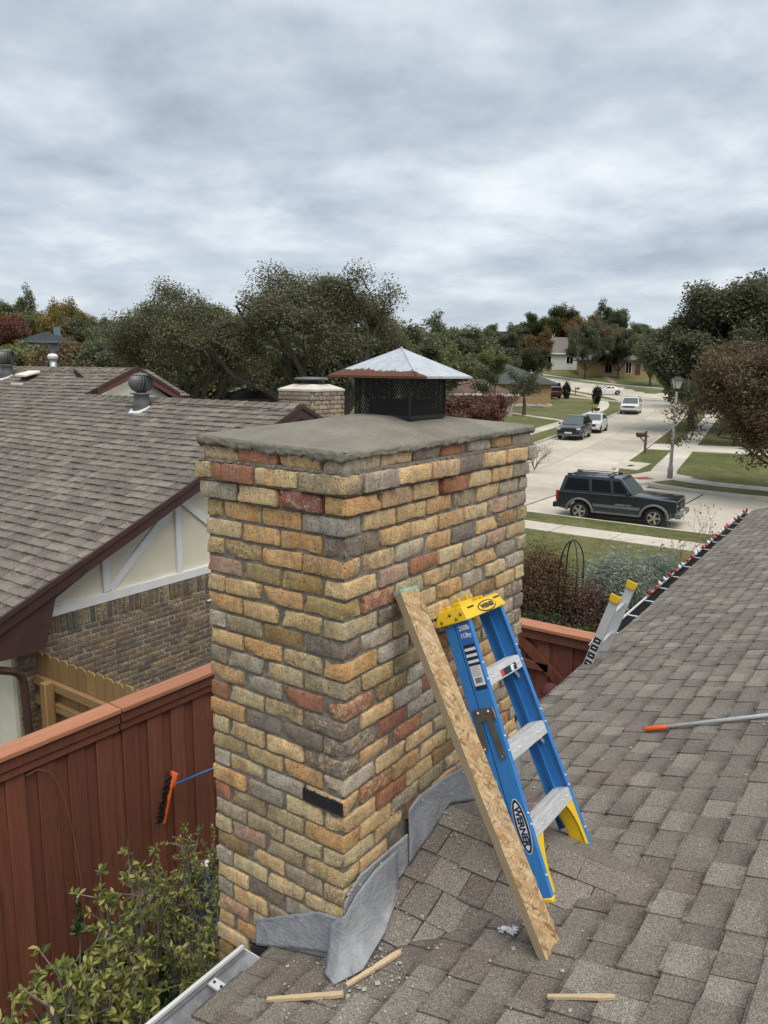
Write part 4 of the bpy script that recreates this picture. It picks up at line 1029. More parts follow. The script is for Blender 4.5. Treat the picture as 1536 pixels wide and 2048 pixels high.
n_.col(cur); n_.bump(n_.math('ADD', hgt, n_.math('MULTIPLY', wv, .3)), .5, .004); MAT['osb'] = n_.m
n_ = NT('strand_board_edge', .85); v = n_.co('Object'); a = n_.noise(n_.scl(v, (14, 14, 120)), 3, 5, .7); n_.col(n_.mix(a, (.20, .15, .09, 1), (.42, .34, .22, 1))); MAT['osbe'] = n_.m
MAT['mint'] = M_plain('mint_edge_paint', (.26, .40, .32), .8, var=.3, sc=40)
bb = Vector((.268, -.742, 3.132)); bt = Vector((.352, -.030, 4.352)); dv_ = (bt - bb); BL = dv_.length; dv_.normalize(); sx_ = Vector((1, 0, 0)); sx_ = (sx_ - dv_ * sx_.dot(dv_)).normalized(); nn_ = sx_.cross(dv_)
plank = thing('plank', 'strip of bare strand board propped against the chimney beside the blue ladder', 'plank', bb)
plank.rotation_mode = 'QUATERNION'; plank.rotation_quaternion = Matrix((sx_, dv_, nn_)).transposed().to_quaternion()
mb = MB(); N = 30; V = []
for i in range(N + 1):
    y = BL * i / N; bowl = .0015 * mnoise.noise((y * 6, 1, 2))
    V += [(-.060 + bowl, y, -.016), (.060 + bowl, y, -.016), (.060 + bowl, y, .016), (-.060 + bowl, y, .016)]
F = [(3, 2, 1, 0), (N * 4, N * 4 + 1, N * 4 + 2, N * 4 + 3)]; mi = [1, 1]
for i in range(N):
    for k in range(4): F.append((i * 4 + k, i * 4 + (k + 1) % 4, i * 4 + 4 + (k + 1) % 4, i * 4 + 4 + k)); mi.append(0 if k in (0, 2) else 1)
me = bpy.data.meshes.new('board'); me.from_pydata(V, [], F); me.polygons.foreach_set('material_index', mi); fixn(me); obj('board', me, [MAT['osb'], MAT['osbe']], plank)
mb = MB(); mb.bx(-.0605, .0605, BL - .012, BL + .0008, -.0166, .0166); mb.build('painted_end', MAT['mint'], plank)
mb = MB()
for k in range(60):
    y = rnd.uniform(0, BL); mb.box((.0603, y, rnd.uniform(-.012, .0166)), (.0012, rnd.uniform(.01, .05), rnd.uniform(.003, .012)))
stuff(mb.build('paint_flecks', MAT['mint'], plank))

# ------------------------------------------------------------------ loose bits on the roof
def stick(p, q_, w_, h_, label):
    p = Vector((p[0], p[1], rz(0, p[1]) + .016)); q_ = Vector((q_[0], q_[1], rz(0, q_[1]) + .016)); mb = MB(); V = []; F = []; n = 8
    d = (q_ - p).normalized(); sd_ = d.cross(Vector((0, 0, 1))).normalized(); up = sd_.cross(d)
    for i in range(n + 1):
        t = i / n; c = p.lerp(q_, t); k = (.75 + .35 * t) if i < n else .8
        k *= 1 + .35 * mnoise.noise((t * 7, p[0] * 5, 1))
        for a_, b_ in ((-1, -1), (1, -1), (1, 1), (-1, 1)): V.append(c + sd_ * (a_ * w_ / 2 * k) + up * (b_ * h_ / 2 * min(1, k + .2) + h_ / 2))
    for i in range(n):
        for k in range(4): F.append((i * 4 + k, i * 4 + (k + 1) % 4, i * 4 + 4 + (k + 1) % 4, i * 4 + 4 + k))
    F += [(3, 2, 1, 0), (n * 4, n * 4 + 1, n * 4 + 2, n * 4 + 3)]; o = mb.add(V, F).build('wood_splinter', MAT['pine'], None); fixn(o.data); tag(o, label, 'wood strip', 'pale wood splinters on the roof')
MAT['pine'] = M_wood('pale_pine', (.60, .47, .30), (.50, .37, .21), (20, 20, 20), .3, .8, True, False)
stick((-.30, .125), (-.185, -.145), .020, .012, 'pale wood strip lying on the shingles right at the flashing toe')
stick((-.14, -.125), (.09, -.21), .020, .012, 'pale wood strip angled up the roof among mortar crumbs')
stick((.02, -.84), (.08, -1.04), .018, .010, 'pale wood strip alone on open shingles at bottom right')
mb = MB(); V = []; F = []; n, m = 9, 6
for i in range(n + 1):
    for j in range(m + 1):
        t = i / n; x = .32 + .045 * (j / m - .5) * (.5 + .5 * math.sin(t * 3.1)) + .012 * mnoise.noise((i * .9, j * .9, 1)); y = -.515 - .075 * t + .02 * mnoise.noise((i * .8, j * .8, 6))
        V.append((x, y, rz(0, y) + .02 + .02 * abs(mnoise.noise((i * 1.1, j * 1.1, 3)))))
for i in range(n):
    for j in range(m):
        a = i * (m + 1) + j
        if rnd.random() > .15: F.append((a, a + 1, a + m + 2, a + m + 1))
o = MB().add(V, F).build('paper_scrap', M_plain('crumpled_paper', (.62, .64, .66), .85, var=.1), None); s = o.modifiers.new('thick', 'SOLIDIFY'); s.thickness = .0012; tag(o, 'torn scrap of white paper on the shingles left of the plank foot', 'paper')
def surf(x, y):
    z = rz(x, y)
    if 0 < x < 2 * CPX and -CL_ < y < 0: z = max(z, CPZ - CS * abs(x - CPX))
    return z + .012
mb = MB(); rg = random.Random(5)
for k in range(850):
    m_ = rg.random()
    if m_ < .42: x, y = rg.gauss(-.05, .16), rg.gauss(-.12, .16)
    elif m_ < .62: x, y = rg.uniform(-.1, .75), -abs(rg.gauss(.02, .10))
    elif m_ < .82: x, y = rg.uniform(-.4, 1.1), rg.uniform(-1.1, .2)
    elif m_ < .92: x, y = rg.gauss(1.25, .15), -abs(rg.gauss(.1, .1))
    else: x, y = rg.uniform(.6, 2.6), rg.uniform(-1.2, .3)
    if -.01 < x < 1.54 and y > -.02: continue
    if y > .44: continue
    r = min(.011, max(.0016, rg.lognormvariate(-5.75, .5))); mb.sphere((x, y, surf(x, y) + r * .25), r, 2, (rg.uniform(.8, 1.4), rg.uniform(.8, 1.4), rg.uniform(.5, .9)))
o = mb.build('mortar_debris', M_rock('mortar_debris', (.34, .325, .295), (.52, .50, .455), 60), None); stuff(o); o['label'] = 'crumbs of dry mortar scattered on the shingles by the chimney'; o['category'] = 'debris'
# aluminium pole with orange tip
pl_ = thing('extension_pole', 'grey aluminium pole with an orange grip lying on the roof at right', 'pole')
a = Vector((2.40, -.445, rz(0, -.445) + .028)); b = Vector((2.88, -2.0, rz(0, -2.0) + .028)); d = (b - a).normalized()
MB().tube([a + d * .12, b], .0125, 14).build('tube', MAT['alu'], pl_, True); MAT['orange'] = M_plain('orange_plastic', (.72, .125, .02), .5, var=.1)
MB().tube([a, a + d * .004, a + d * .125, a + d * .13], [.013, .0165, .016, .0145], 14).build('grip', MAT['orange'], pl_, True)

# ------------------------------------------------------------------ string of red and white bulbs along the far gutter
ls = thing('light_string', 'string of red and white holiday bulbs along the far gutter edge', 'string lights')
MAT['bulbR'] = M_plain('red_bulb', (.48, .02, .025), .25, var=.1); MAT['bulbW'] = M_plain('white_bulb', (.75, .75, .74), .25, var=.05); MAT['cordg'] = M_plain('dark_cord', (.01, .018, .013), .6)
pts = []
for k in range(80):
    t = k / 79; x = 6.5 + 7.5 * t; y = .626 + .30 * t; pts.append((x, y + .10 + .01 * math.sin(k * 2.3), rz(0, y) + .012 + .008 * math.sin(k * 1.7)))
MB().tube(pts, .006, 5).build('cord', MAT['cordg'], ls)
bw = MB(); bw.lathe([(.004, 0), (.017, .012), (.021, .028), (.015, .052), (.003, .070)], 10); bm_ = bw.mesh('bulb'); bw2 = bm_.copy(); bm_.materials.append(MAT['bulbR']); bw2.materials.append(MAT['bulbW'])
for me in (bm_, bw2): me.polygons.foreach_set('use_smooth', [True] * len(me.polygons))
for k in range(30):
    t = (k + .3) / 30; x = 6.5 + 7.5 * t; y = .626 + .30 * t; r = (k // 2) % 2 == 0
    o = obj('bulb', bm_ if r else bw2, None, ls); o.location = (x, y + .09, rz(0, y) + .012); o.rotation_euler = (rnd.gauss(-.3, .3), rnd.gauss(0, .35), 0); o.scale = (1.0,) * 3

# ------------------------------------------------------------------ aluminium extension ladder at the eave
xl = thing('extension_ladder', 'aluminium extension ladder with yellow rail tips rising past the eave', 'ladder')
up_ = Vector((.02, -.30, .954)).normalized(); tilt_n = Vector((0, .954, .30)).normalized()
def railx(x, tipz, lab):
    top_ = Vector((x, .235 - (tipz - 3.56) * .31, tipz)); bot_ = top_ - up_ * ((tipz - .3) / up_.z)
    for off, hh, nm in ((0, 0, 'fly_rail'), ):
        mb = MB(); side = Vector((1, 0, 0))
        mb.beam(bot_, top_, .012, .072, tilt_n); mb.beam(bot_ + side * .016 + tilt_n * .033, top_ + side * .016 + tilt_n * .033, .034, .006, tilt_n); mb.beam(bot_ + side * .016 - tilt_n * .033, top_ + side * .016 - tilt_n * .033, .034, .006, tilt_n)
        r_ = mb.build(nm, MAT['alu'], xl)
    mb = MB(); mb.beam(top_ - up_ * .055, top_ + up_ * .025, .05, .088, tilt_n); mb.build('rail_tip', MAT['yellow'], xl, bevel=.012, seg=2)
    MB().beam(top_ + up_ * .025, top_ + up_ * .04, .046, .08, tilt_n).build('tip_pad', MAT['black'], xl, bevel=.006, seg=1)
    if lab:
        for k, zt in enumerate((.42, .49, .565, .64, .70)):
            MB().beam(top_ - up_ * (zt - .022), top_ - up_ * (zt + .03), .0145, .06, tilt_n).build('label', MAT['black'], xl)
            MB().beam(top_ - up_ * (zt + .0), top_ - up_ * (zt + .008), .0155, .03, tilt_n).build('label_print', MAT['wprint'], xl)
    return top_, bot_
ta, ba = railx(3.98, 3.395, True); tb_, bb_ = railx(4.37, 3.425, False)
for k in range(11):
    t = .10 + .3 * k; p = ta - up_ * (t + .1); q_ = tb_ - up_ * (t + .1); MB().tube([p + Vector((.01, 0, 0)), q_ - Vector((.01, 0, 0))], .016, 8).build('rung', MAT['alu'], xl, True)
mb = MB(); pts = [ta - up_ * .5 + tilt_n * .05, ta - up_ * .25 + Vector((.2, .04, 0)), tb_ - up_ * .12 + tilt_n * .05, tb_ - up_ * .4 + tilt_n * .06]; mb.tube(pts, .004, 5); mb.build('rope', MAT['wprint'], xl)

# ------------------------------------------------------------------ red-brown board fence
fence = thing('fence', 'tall red-brown stained board fence with flat cap along the side yard', 'fence')
FY, FZ = 3.28, 2.60
def boards(parent, n, x0, pitch, fn, z0, z1, mat):
    for k in range(n):
        w1 = .138
        b = MB().bx(-w1 / 2, w1 / 2, -.009, .009, z0, z1); o = b.build('board', mat, parent, bevel=.003, seg=1); o.location, o.rotation_euler = fn(x0 + k * pitch, 0, rnd)
        b = MB().bx(-w1 / 2, w1 / 2, -.009, .009, z0, z1); o = b.build('board', mat, parent, bevel=.003, seg=1); o.location, o.rotation_euler = fn(x0 + (k + .5) * pitch, 1, rnd)
boards(fence, 36, -3.0, .238, lambda s, layer, r: ((s, FY + (.0 if layer else .02) * 1.0 + r.uniform(-.002, .002) - (.0 if layer else 0), 0), (0, 0, r.gauss(0, .008))), .05, FZ - .05, MAT['redwood'])
for k in range(4):
    x0 = -3.2 + 2.25 * k; x1 = x0 + 2.24
    if x1 > 5.5: x1 = 5.5
    MB().bx(x0, x1, FY - .075, FY + .105, FZ - .038, FZ).build('cap_board', MAT['redcap'], fence, bevel=.005, seg=1)
    MB().bx(x0, x1, FY - .05, FY - .012, FZ - .13, FZ - .04).build('trim_board', MAT['redwood'], fence, bevel=.004, seg=1)
    MB().bx(x0, x1, FY - .032, FY - .0125, FZ - .20, FZ - .132).build('trim_board', MAT['redwood'], fence, bevel=.003, seg=1)
    MB().bx(x0, x1, FY + .031, FY + .07, .3, .4).build('rail', MAT['redwood'], fence); MB().bx(x0, x1, FY + .031, FY + .07, FZ - .5, FZ - .4).build('rail', MAT['redwood'], fence)
gfence = thing('fence', 'short cross run of red-brown fence with gate brace beyond the chimney', 'fence')
GX = 5.15
for k in range(24):
    y = .1 + k * .128
    MB().bx(-.009, .009, -.068, .068, .05, FZ - .06).build('board', MAT['redwood'], gfence, bevel=.003, seg=1, loc=(GX + (.02 if k % 2 else 0), y, 0))
MB().bx(GX - .10, GX + .11, .05, 3.22, FZ - .04, FZ).build('cap_board', MAT['redcapy'], gfence, bevel=.005, seg=1)
MB().bx(GX - .06, GX - .02, .05, 3.2, FZ - .15, FZ - .042).build('trim_board', MAT['redwood'], gfence, bevel=.004, seg=1)
for zz_ in (2.16, 1.75): MB().bx(GX - .055, GX - .012, .95 if zz_ < 2 else 1.30, 3.2, zz_ - .045, zz_ + .045).build('rail', MAT['redwood'], gfence, bevel=.004, seg=1)
MB().beam((GX - .035, 1.72, 2.48), (GX - .035, .75, 1.72), .10, .04, (1, 0, 0)).build('brace', MAT['redwood'], gfence)
MB().bx(GX - .12, GX - .02, .72, .82, .1, 2.44).build('post', MAT['redwood'], gfence)
mb = MB(); rg = random.Random(2)
for k in range(72):
    x_ = -3.0 + .119 * k
    for z_ in (FZ - .43, FZ - .47, 1.3, .36): mb.sphere((x_ + rg.uniform(-.03, .03), FY - (.0105 if k % 2 else -.0095), z_ + rg.uniform(-.01, .01)), .0045, 3, (1, .4, 1))
stuff(mb.build('nail_heads', MAT['bronze'], fence))
# wire down the fence
wr = MB().tube([(.52, FY - .03, 2.37), (.60, FY - .035, 2.385), (.69, FY - .035, 2.33), (.76, FY - .03, 2.18), (.81, FY - .03, 1.98), (.85, FY - .03, 1.72), (.885, FY - .03, 1.34), (.89, FY - .03, .9), (.88, FY - .03, .4)], .0035, 6).build('cable', M_plain('brown_cable', (.24, .115, .06), .6), None, True); tag(wr, 'thin brown cable arching down the red-brown fence', 'cable')
# push broom leaning on the fence
bro = thing('push_broom', 'push broom with orange head and blue handle leaning on the red-brown fence', 'broom')
hp = Vector((1.69, FY - .12, 1.80)); dv2 = Vector((-.135, 0, -.43)).normalized()
mb = MB(); mb.beam(hp - dv2 * .10, hp + dv2 * .33, .026, .05, (0, 1, 0)); V = []; hd = mb.build('head', MAT['orange'], bro, bevel=.006, seg=1)
mb = MB(); mb.beam(hp + dv2 * .03 + Vector((.012, -.02, 0)), hp - dv2 * .09 + Vector((.012, -.025, .0)), .03, .04, (0, 1, 0)); mb.build('head_socket', MAT['orange'], bro, bevel=.006, seg=1)
mb = MB(); rg = random.Random(3)
for k in range(130):
    t = rg.uniform(-.09, .32); p = hp + dv2 * t + Vector((-.012, rg.uniform(-.02, .03), 0)); q_ = p + Vector((-.035 + rg.uniform(-.012, .008), rg.uniform(-.01, .02), -.01)); mb.beam(p, q_, .006, .006)
stuff(mb.build('bristles', MAT['black'], bro))
MB().tube([hp + Vector((.02, -.04, .0)), Vector((2.28, FY - .30, 1.83)), Vector((3.0, FY - .5, 1.9))], .0125, 10).build('handle', M_plain('blue_handle', (.035, .10, .28), .4), bro, True)
# tarp-wrapped bundle with a white stub by the fence
bd = thing('tarp_bundle', 'dark blue tarp bundle with a white stub against the fence behind the chimney', 'bundle', (1.86, 2.95, .3))
mb = MB(); V = []; F = []; n, m = 14, 16
for i in range(n + 1):
    for j in range(m):
        t = i / n; r = .14 * (1 - .45 * t) * (1 + .35 * mnoise.noise((i * .5, math.cos(j * .393) * 1.4, math.sin(j * .393) * 1.4))); a = 2 * math.pi * j / m; V.append((r * math.cos(a), r * math.sin(a), .68 * t))
for i in range(n):
    for j in range(m): F.append((i * m + j, i * m + (j + 1) % m, (i + 1) * m + (j + 1) % m, (i + 1) * m + j))
F.append(tuple(range(n * m, n * m + m))); mb.add(V, F); mb.build('tarp', M_plain('blue_tarp', (.015, .055, .14), .35, var=.35, sc=9), bd)
MB().bx(-.035, .035, -.035, .035, .6, .76).build('stub', MAT['white'], bd, bevel=.006)
# ------------------------------------------------------------------ neighbour's house
nb = thing('house', 'half-timbered cream and brown brick neighbour house with grey-brown shingle roof on the left', 'house')
SN = .435; XR, ZRN = 5.914, 4.715
def na(x): return ZRN + SN * (x - XR)
RK, WY = 5.43, 5.73
MAT['nbdeck'] = MAT['sh2s']
XE = 1.30; Z3X, DY = 6.975, 10.50
mb = MB()
def slab3(pts, th=.10): mb.add([(x, y, z - .012) for x, y, z in pts] + [(x, y, z - th) for x, y, z in pts], [tuple(range(len(pts))), tuple(range(len(pts), 2 * len(pts)))[::-1]] + [(i, len(pts) + i, len(pts) + (i + 1) % len(pts), (i + 1) % len(pts)) for i in range(len(pts))])
slab3([(XE, RK, na(XE)), (XR, RK, ZRN), (XR, DY, ZRN), (XE, DY, na(XE))])
slab3([(XE, DY, na(XE)), (Z3X, DY, na(Z3X)), (Z3X, 24, na(Z3X)), (XE, 24, na(XE))])
slab3([(XR, RK, ZRN), (XR + 4.6, RK, ZRN - 4.6 * SN), (XR + 4.6, DY, ZRN - 4.6 * SN), (XR, DY, ZRN)])
slab3([(Z3X, DY, na(Z3X)), (Z3X + 5.0, DY, na(Z3X) - 5 * SN), (Z3X + 5, 24, na(Z3X) - 5 * SN), (Z3X, 24, na(Z3X))])
# back roof slope facing us right of the small gable
slab3([(6.6, 10.62, 4.66), (8.45, 10.62, 4.66), (8.3, 11.75, 5.175), (6.6, 11.75, 5.175)])
nroof = mb.build('roof', MAT['deck'], nb); fixn(nroof.data)
L = math.hypot(1, SN)
def wn_(x, y): return .008 * math.sin(x * 1.1 + y * .6) + .006 * math.sin(y * 2.1)
pA = field((XE, RK, na(XE)), (0, 1, 0), (1, 0, SN), [(0, 0), (DY - RK, 0), (DY - RK, (XR - XE) * L), (0, (XR - XE) * L)], seed=21, warp=wn_, wmin=.10, wmax=.26, lift=1.25)
pB = field((XE, RK, na(XE)), (0, 1, 0), (1, 0, SN), [(DY - RK, 0), (18 - RK, 0), (18 - RK, (Z3X - XE) * L), (DY - RK, (Z3X - XE) * L)], seed=22, warp=wn_, wmin=.10, wmax=.26, lift=1.25)
pC = field((6.6, 10.62, 4.66), (1, 0, 0), (0, 1.13, .515), [(0, 0), (1.85, 0), (1.7, 1.24), (0, 1.24)], seed=23, lift=1.2)
# ridge caps
def ridge_caps(x, z, y0, y1, name='ridge_cap'):
    y = y0
    while y < y1:
        yy = min(y + .2, y1); h0, h1 = .028, .014
        mb = MB(); w_ = .13
        V = [(x - w_, y, z - w_ * SN + h0), (x, y, z + h0 + .012), (x + w_, y, z - w_ * SN + h0), (x - w_, yy + .03, z - w_ * SN + h1), (x, yy + .03, z + h1 + .010), (x + w_, yy + .03, z - w_ * SN + h1)]
        V += [(a_, b_, c_ - .012) for a_, b_, c_ in V]
        o = mb.add(V, [(0, 1, 4, 3), (1, 2, 5, 4), (0, 6, 7, 1), (1, 7, 8, 2), (0, 3, 9, 6), (2, 8, 11, 5)]).build(name, MAT['sh2'], nroof); y = yy
ridge_caps(XR, ZRN, RK, 10.4); ridge_caps(Z3X, na(Z3X), DY + .1, 17)
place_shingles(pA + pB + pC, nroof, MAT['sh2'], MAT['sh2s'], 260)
# walls
NBW = M_brick('neighbour_brick')
wall = MB().bx(1.84, 9.9, WY + .003, WY + .3, -.3, 2.62).build('wall', MAT['nmortar'] if 'nmortar' in MAT else M_rock('pale_mortar', (.30, .265, .21), (.38, .345, .28), 20), nb)
MB().bx(1.9, 9.88, WY + .31, 23, -.3, 2.45).build('wall', MAT['cream'], nb)
NP = [(.165, .130, .092), (.19, .150, .105), (.145, .120, .092), (.20, .156, .105), (.155, .138, .114), (.13, .118, .105), (.18, .136, .090), (.215, .160, .10)]
nbm = [brick_mesh(.185, .05, .055, 70 + i, .006, .002) for i in range(6)]; nbh = [brick_mesh(.075, .05, .055, 90 + i, .006, .002) for i in range(3)]
sol = [brick_mesh(.062, .05, .195, 95 + i, .006, .002) for i in range(4)]
for me in nbm + nbh + sol: me.materials.clear(); me.materials.append(NBW)
def nbrick(me, x, y, z, rot, parent, k=1.0):
    o = bpy.data.objects.new('brick', me); COL.objects.link(o); o.parent = parent; o.location = (x, y, z); o.rotation_euler = rot; c = rnd.choice(NP); q = rnd.uniform(.85, 1.2) * k; o.color = (c[0] * q, c[1] * q, c[2] * q, max(0, rnd.uniform(-.4, .2))); return o
x = 2.02
while x < 4.75: nbrick(rnd.choice(sol), x, WY + rnd.uniform(.005, .03), 2.495, (0, 0, 0), wall); x += .073
rows = 0
for r in range(17):
    z = 2.36 - r * .0655; x = 1.85 + (.097 if r % 2 else 0)
    if r % 2: nbrick(rnd.choice(nbh), 1.895, WY + .02, z, (0, 0, 0), wall)
    while x < 4.75:
        # only what clears the fence line
        if z > 1.25 + max(0, (x - 2.2) * .10): nbrick(rnd.choice(nbm), x + .0925, WY + .02 + rnd.uniform(-.003, .004), z, (0, rnd.gauss(0, .006), 0), wall)
        x += .1945
mb = MB()
for r in range(34):
    z = 2.36 - r * .0655; x = 1.85 + (.097 if r % 2 else 0)
    while x < 9.75:
        if x > 4.73 or r > 16 or not z > 1.25 + max(0, (x - 2.2) * .10): mb.bx(x, x + .185, WY - .004 + rnd.uniform(-.002, .003), WY + .03, z - .0275, z + .0275)
        x += .1945
x = 4.75
while x < 9.75: mb.bx(x - .031, x + .031, WY + rnd.uniform(-.02, .004), WY + .03, 2.40, 2.59); x += .073
n_ = NT('neighbour_brick_mass', .9); g_ = n_.n('ShaderNodeNewGeometry'); n_.col(scale_col(n_, n_.ramp(g_.outputs['Random Per Island'], [(i / 7, c) for i, c in enumerate(NP)]), n_.rng(n_.noise(n_.pos(), 40, 4), .3, .7, .7, 1.3)))
stuff(mb.build('brick_mass', n_.m, wall))
# gable infill with half timbering
mb = MB(); mb.prism([(2.05, 2.62), (9.78, 2.62), (XR, ZRN - .12)], lambda a_, b_, h: (a_, h, b_), WY + .03, WY + .2); gb = mb.build('gable', MAT['stucco'], nb); fixn(gb.data)
def timber(p, q_, w_, nm='timber', d=.035):
    MB().beam((p[0], WY + .012, p[1]), (q_[0], WY + .012, q_[1]), w_, d, (0, 1, 0)).build(nm, MAT['white'], gb, bevel=.004, seg=1)
timber((2.07, 2.635), (9.7, 2.70), .105, 'trim_board', .05)
timber((2.945, 2.70), (2.945, na(2.945) - .10), .09); timber((3.99, 2.70), (3.99, na(3.99) - .12), .085)
timber((2.99, 2.72), (3.98, 3.60), .095, 'timber', .031); timber((4.0, 3.66), (5.0, 2.85), .095, 'timber', .031); timber((5.05, 2.70), (5.05, na(5.05) - .12), .085)
for k in (1, 2, 3):
    xx = 5.05 + 1.05 * k; timber((xx, 2.70), (xx, ZRN - SN * abs(xx - XR) - .12), .085)
timber((7.2, 3.75), (8.1, 2.85), .095, 'timber', .031)
# rake boards, soffit return, fascia
for s in (1, -1):
    xe = XE - .02 if s == 1 else 2 * XR - XE + .02
    MB().beam((XR, RK - .012, ZRN - .115), (xe, RK - .012, ZRN - SN * abs(XR - xe) - .115), .03, .19, (0, 1, 0)).build('rake_board', MAT['brown'], nb) if False else None
    mb = MB(); P = [(XR, ZRN + .004), (xe, ZRN - SN * abs(XR - xe) + .004), (xe, ZRN - SN * abs(XR - xe) - .15), (XR, ZRN - .16)]
    mb.prism(P, lambda a_, b_, h: (a_, h, b_), RK - .028, RK - .002); o = mb.build('rake_board', MAT['brown'], nb); fixn(o.data)
    mb = MB(); P = [(XR, ZRN + .022), (xe, ZRN - SN * abs(XR - xe) + .022), (xe, ZRN - SN * abs(XR - xe) - .035), (XR, ZRN - .035)]
    mb.prism(P, lambda a_, b_, h: (a_, h, b_), RK - .046, RK - .029); o = mb.build('rake_trim', MAT['brown'], nb); fixn(o.data)
    mb = MB(); P = [(XR, ZRN - .115), (xe, ZRN - SN * abs(XR - xe) - .115), (xe, ZRN - SN * abs(XR - xe) - .135), (XR, ZRN - .135)]
    mb.prism(P, lambda a_, b_, h: (a_, h, b_), RK, WY + .03); o = mb.build('soffit', MAT['brown'], nb); fixn(o.data)
mb = MB(); mb.prism([(XE - .02, na(XE) - .03), (XE - .02, na(XE) - .30), (1.60, 2.38), (1.99, 2.37), (2.06, 2.60), (2.16, na(2.16) - .12)], lambda a_, b_, h: (a_, h, b_), RK - .001, WY + .028); o = mb.build('soffit_return', MAT['brown'], nb); fixn(o.data)
MB().bx(XE - .02, XE + .02, RK, 22, na(XE) - .22, na(XE) - .03).build('fascia', MAT['brown'], nb)
# cream board siding on the side wall and the brown downspout
for k in range(14):
    y = WY + .33 + k * .28; MB().bx(1.862, 1.9, y, y + .268, .1, 2.4).build('siding_board', MAT['cream'], nb, bevel=.006, seg=1)
MB().bx(1.80, 1.86, WY + .03, WY + .30, .1, 2.40).build('corner_board', MAT['cream'], nb)
ds = MB().tube([(1.35, 5.52, 2.36), (1.45, 5.50, 2.31), (1.57, 5.50, 2.26), (1.68, 5.50, 2.215), (1.745, 5.50, 2.16), (1.775, 5.50, 2.07), (1.78, 5.50, 1.9), (1.80, 5.50, 1.2), (1.80, 5.50, .2)], .040, 10).build('downspout', MAT['brown'], nb)
mb = MB()
for k in range(7): t = k / 6; mb.tube([(1.67 + .10 * t, 5.50, 2.22 - .02 * t - .09 * t * t), (1.677 + .10 * t, 5.50, 2.215 - .02 * t - .09 * t * t)], .045, 10)
mb.build('elbow_rib', MAT['brown'], ds)
mb = MB(); mb.bx(4.40, 4.56, WY - .03, WY - .005, 2.235, 2.25); mb.bx(4.47, 4.50, WY - .03, WY - .008, 2.17, 2.235); mb.build('hose_bib', MAT['white'], nb)
# small gable on the upper roof
DX, DZ = Z3X - .02, na(Z3X - .02) + .02
mb = MB(); mb.prism([(6.15, 4.62), (7.85, 4.62), (DX, DZ - .07)], lambda a_, b_, h: (a_, h, b_), DY - .03, DY + .25); o = mb.build('gable', MAT['stucco'], nb); fixn(o.data)
for xe, ze in ((6.14, na(6.14) + .02), (7.92, 4.70)):
    LEFT = xe < 7
    mb = MB(); mb.prism([(DX, DZ + .03), (xe, ze + .03), (xe, ze - .11), (DX, DZ - .13)], lambda a_, b_, h: (a_, h, b_), DY - .19, DY - .15); o = mb.build('rake_board', M_plain('red_brown_trim', (.13, .05, .042), .6), nb); fixn(o.data)
    mb = MB(); mb.prism([(DX, DZ + .05), (xe, ze + .05), (xe, ze - .012), (DX, DZ - .012)], lambda a_, b_, h: (a_, h, b_), DY - .205, DY - .192); o = mb.build('rake_trim', MAT['brown'], nb); fixn(o.data)
    if LEFT: continue
    mb = MB(); mb.prism([(DX, DZ + .028), (xe, ze + .028), (xe, ze - .03), (DX, DZ - .03)], lambda a_, b_, h: (a_, h, b_), DY - .149, DY + .8); o = mb.build('gable_roof', MAT['sh2s'], nb); fixn(o.data)
# vents
def turbine(x, y, r, label):
    z = na(x); t = thing('turbine_vent', label, 'roof vent', (x, y, z), 0, 'turbine vents on the neighbour roof')
    mb = MB(); mb.lathe([(r * 1.0, -.06), (r * .78, .10), (r * .74, .20), (r * .82, .21)], 20); mb.build('base', MAT['turb'], t, True)
    V = MB(); V.lathe([(r * .74, .202), (r * 1.12, .215), (r * 1.15, .23), (r * .74, .235)], 20); V.build('collar', MAT['turb'], t, True)
    fin = MB(); n = 8; VV = []; FF = []
    for i in range(n + 1):
        a = -1.15 + 2.45 * i / n; rr = r * 1.22 * math.cos(a * .92); zz_ = .385 + r * .95 * math.sin(a)
        tw = .16 * math.sin(a)
        for w_, k in ((-.13, 1.0), (.12, .84)): VV.append((rr * k * math.cos(w_ + tw), rr * k * math.sin(w_ + tw), zz_))
    for i in range(n): FF.append((2 * i, 2 * i + 1, 2 * i + 3, 2 * i + 2))
    fin.add(VV, FF); fm = fin.mesh('fin'); fm.materials.append(MAT['turb'])
    for k in range(22):
        o = obj('fin', fm, None, t); o.rotation_euler = (0, 0, 2 * math.pi * k / 22)
    mb = MB(); mb.lathe([(r * .80, .385 + r * .76), (r * .62, .385 + r * .90), (r * .3, .385 + r * .99), (.012, .385 + r * 1.01), (.012, .385 + r * 1.13)], 20); mb.build('crown_plate', MAT['turb'], t, True)
    mb = MB(); mb.lathe([(r * .5, .23), (r * .5, .38), (r * .4, .48)], 12); mb.build('core', MAT['black'], t)
    mb = MB(); mb.prism([(-r * 1.25, -r * .9), (-r * .6, -r * 1.25), (r * .2, -r * 1.05), (r * .3, r * .7), (-r * .5, r * 1.0), (-r * 1.3, r * .5)], lambda a_, b_, h: (a_, b_, SN * a_ + h), .0, .02); o = mb.build('sealant_patch', MAT['wprint'], t); fixn(o.data); o['label'] = 'white sealant smear'
turbine(5.62, 8.47, .155, 'grey turbine vent on the neighbour roof, the near one above the ridge'); turbine(6.58, 14.09, .155, 'grey turbine vent at the left edge of the picture')
pv = thing('pipe_vent', 'pale flue pipe with round cap behind the neighbour ridge', 'vent pipe', (7.05, 13.15, 5.12)); MB().lathe([(.065, -.2), (.065, .24)], 16).build('pipe', MAT['galv'], pv, True); MB().lathe([(.10, .24), (.105, .30), (.105, .31), (.07, .345), (.01, .355)], 16).build('rain_cap', MAT['wprint'], pv, True)
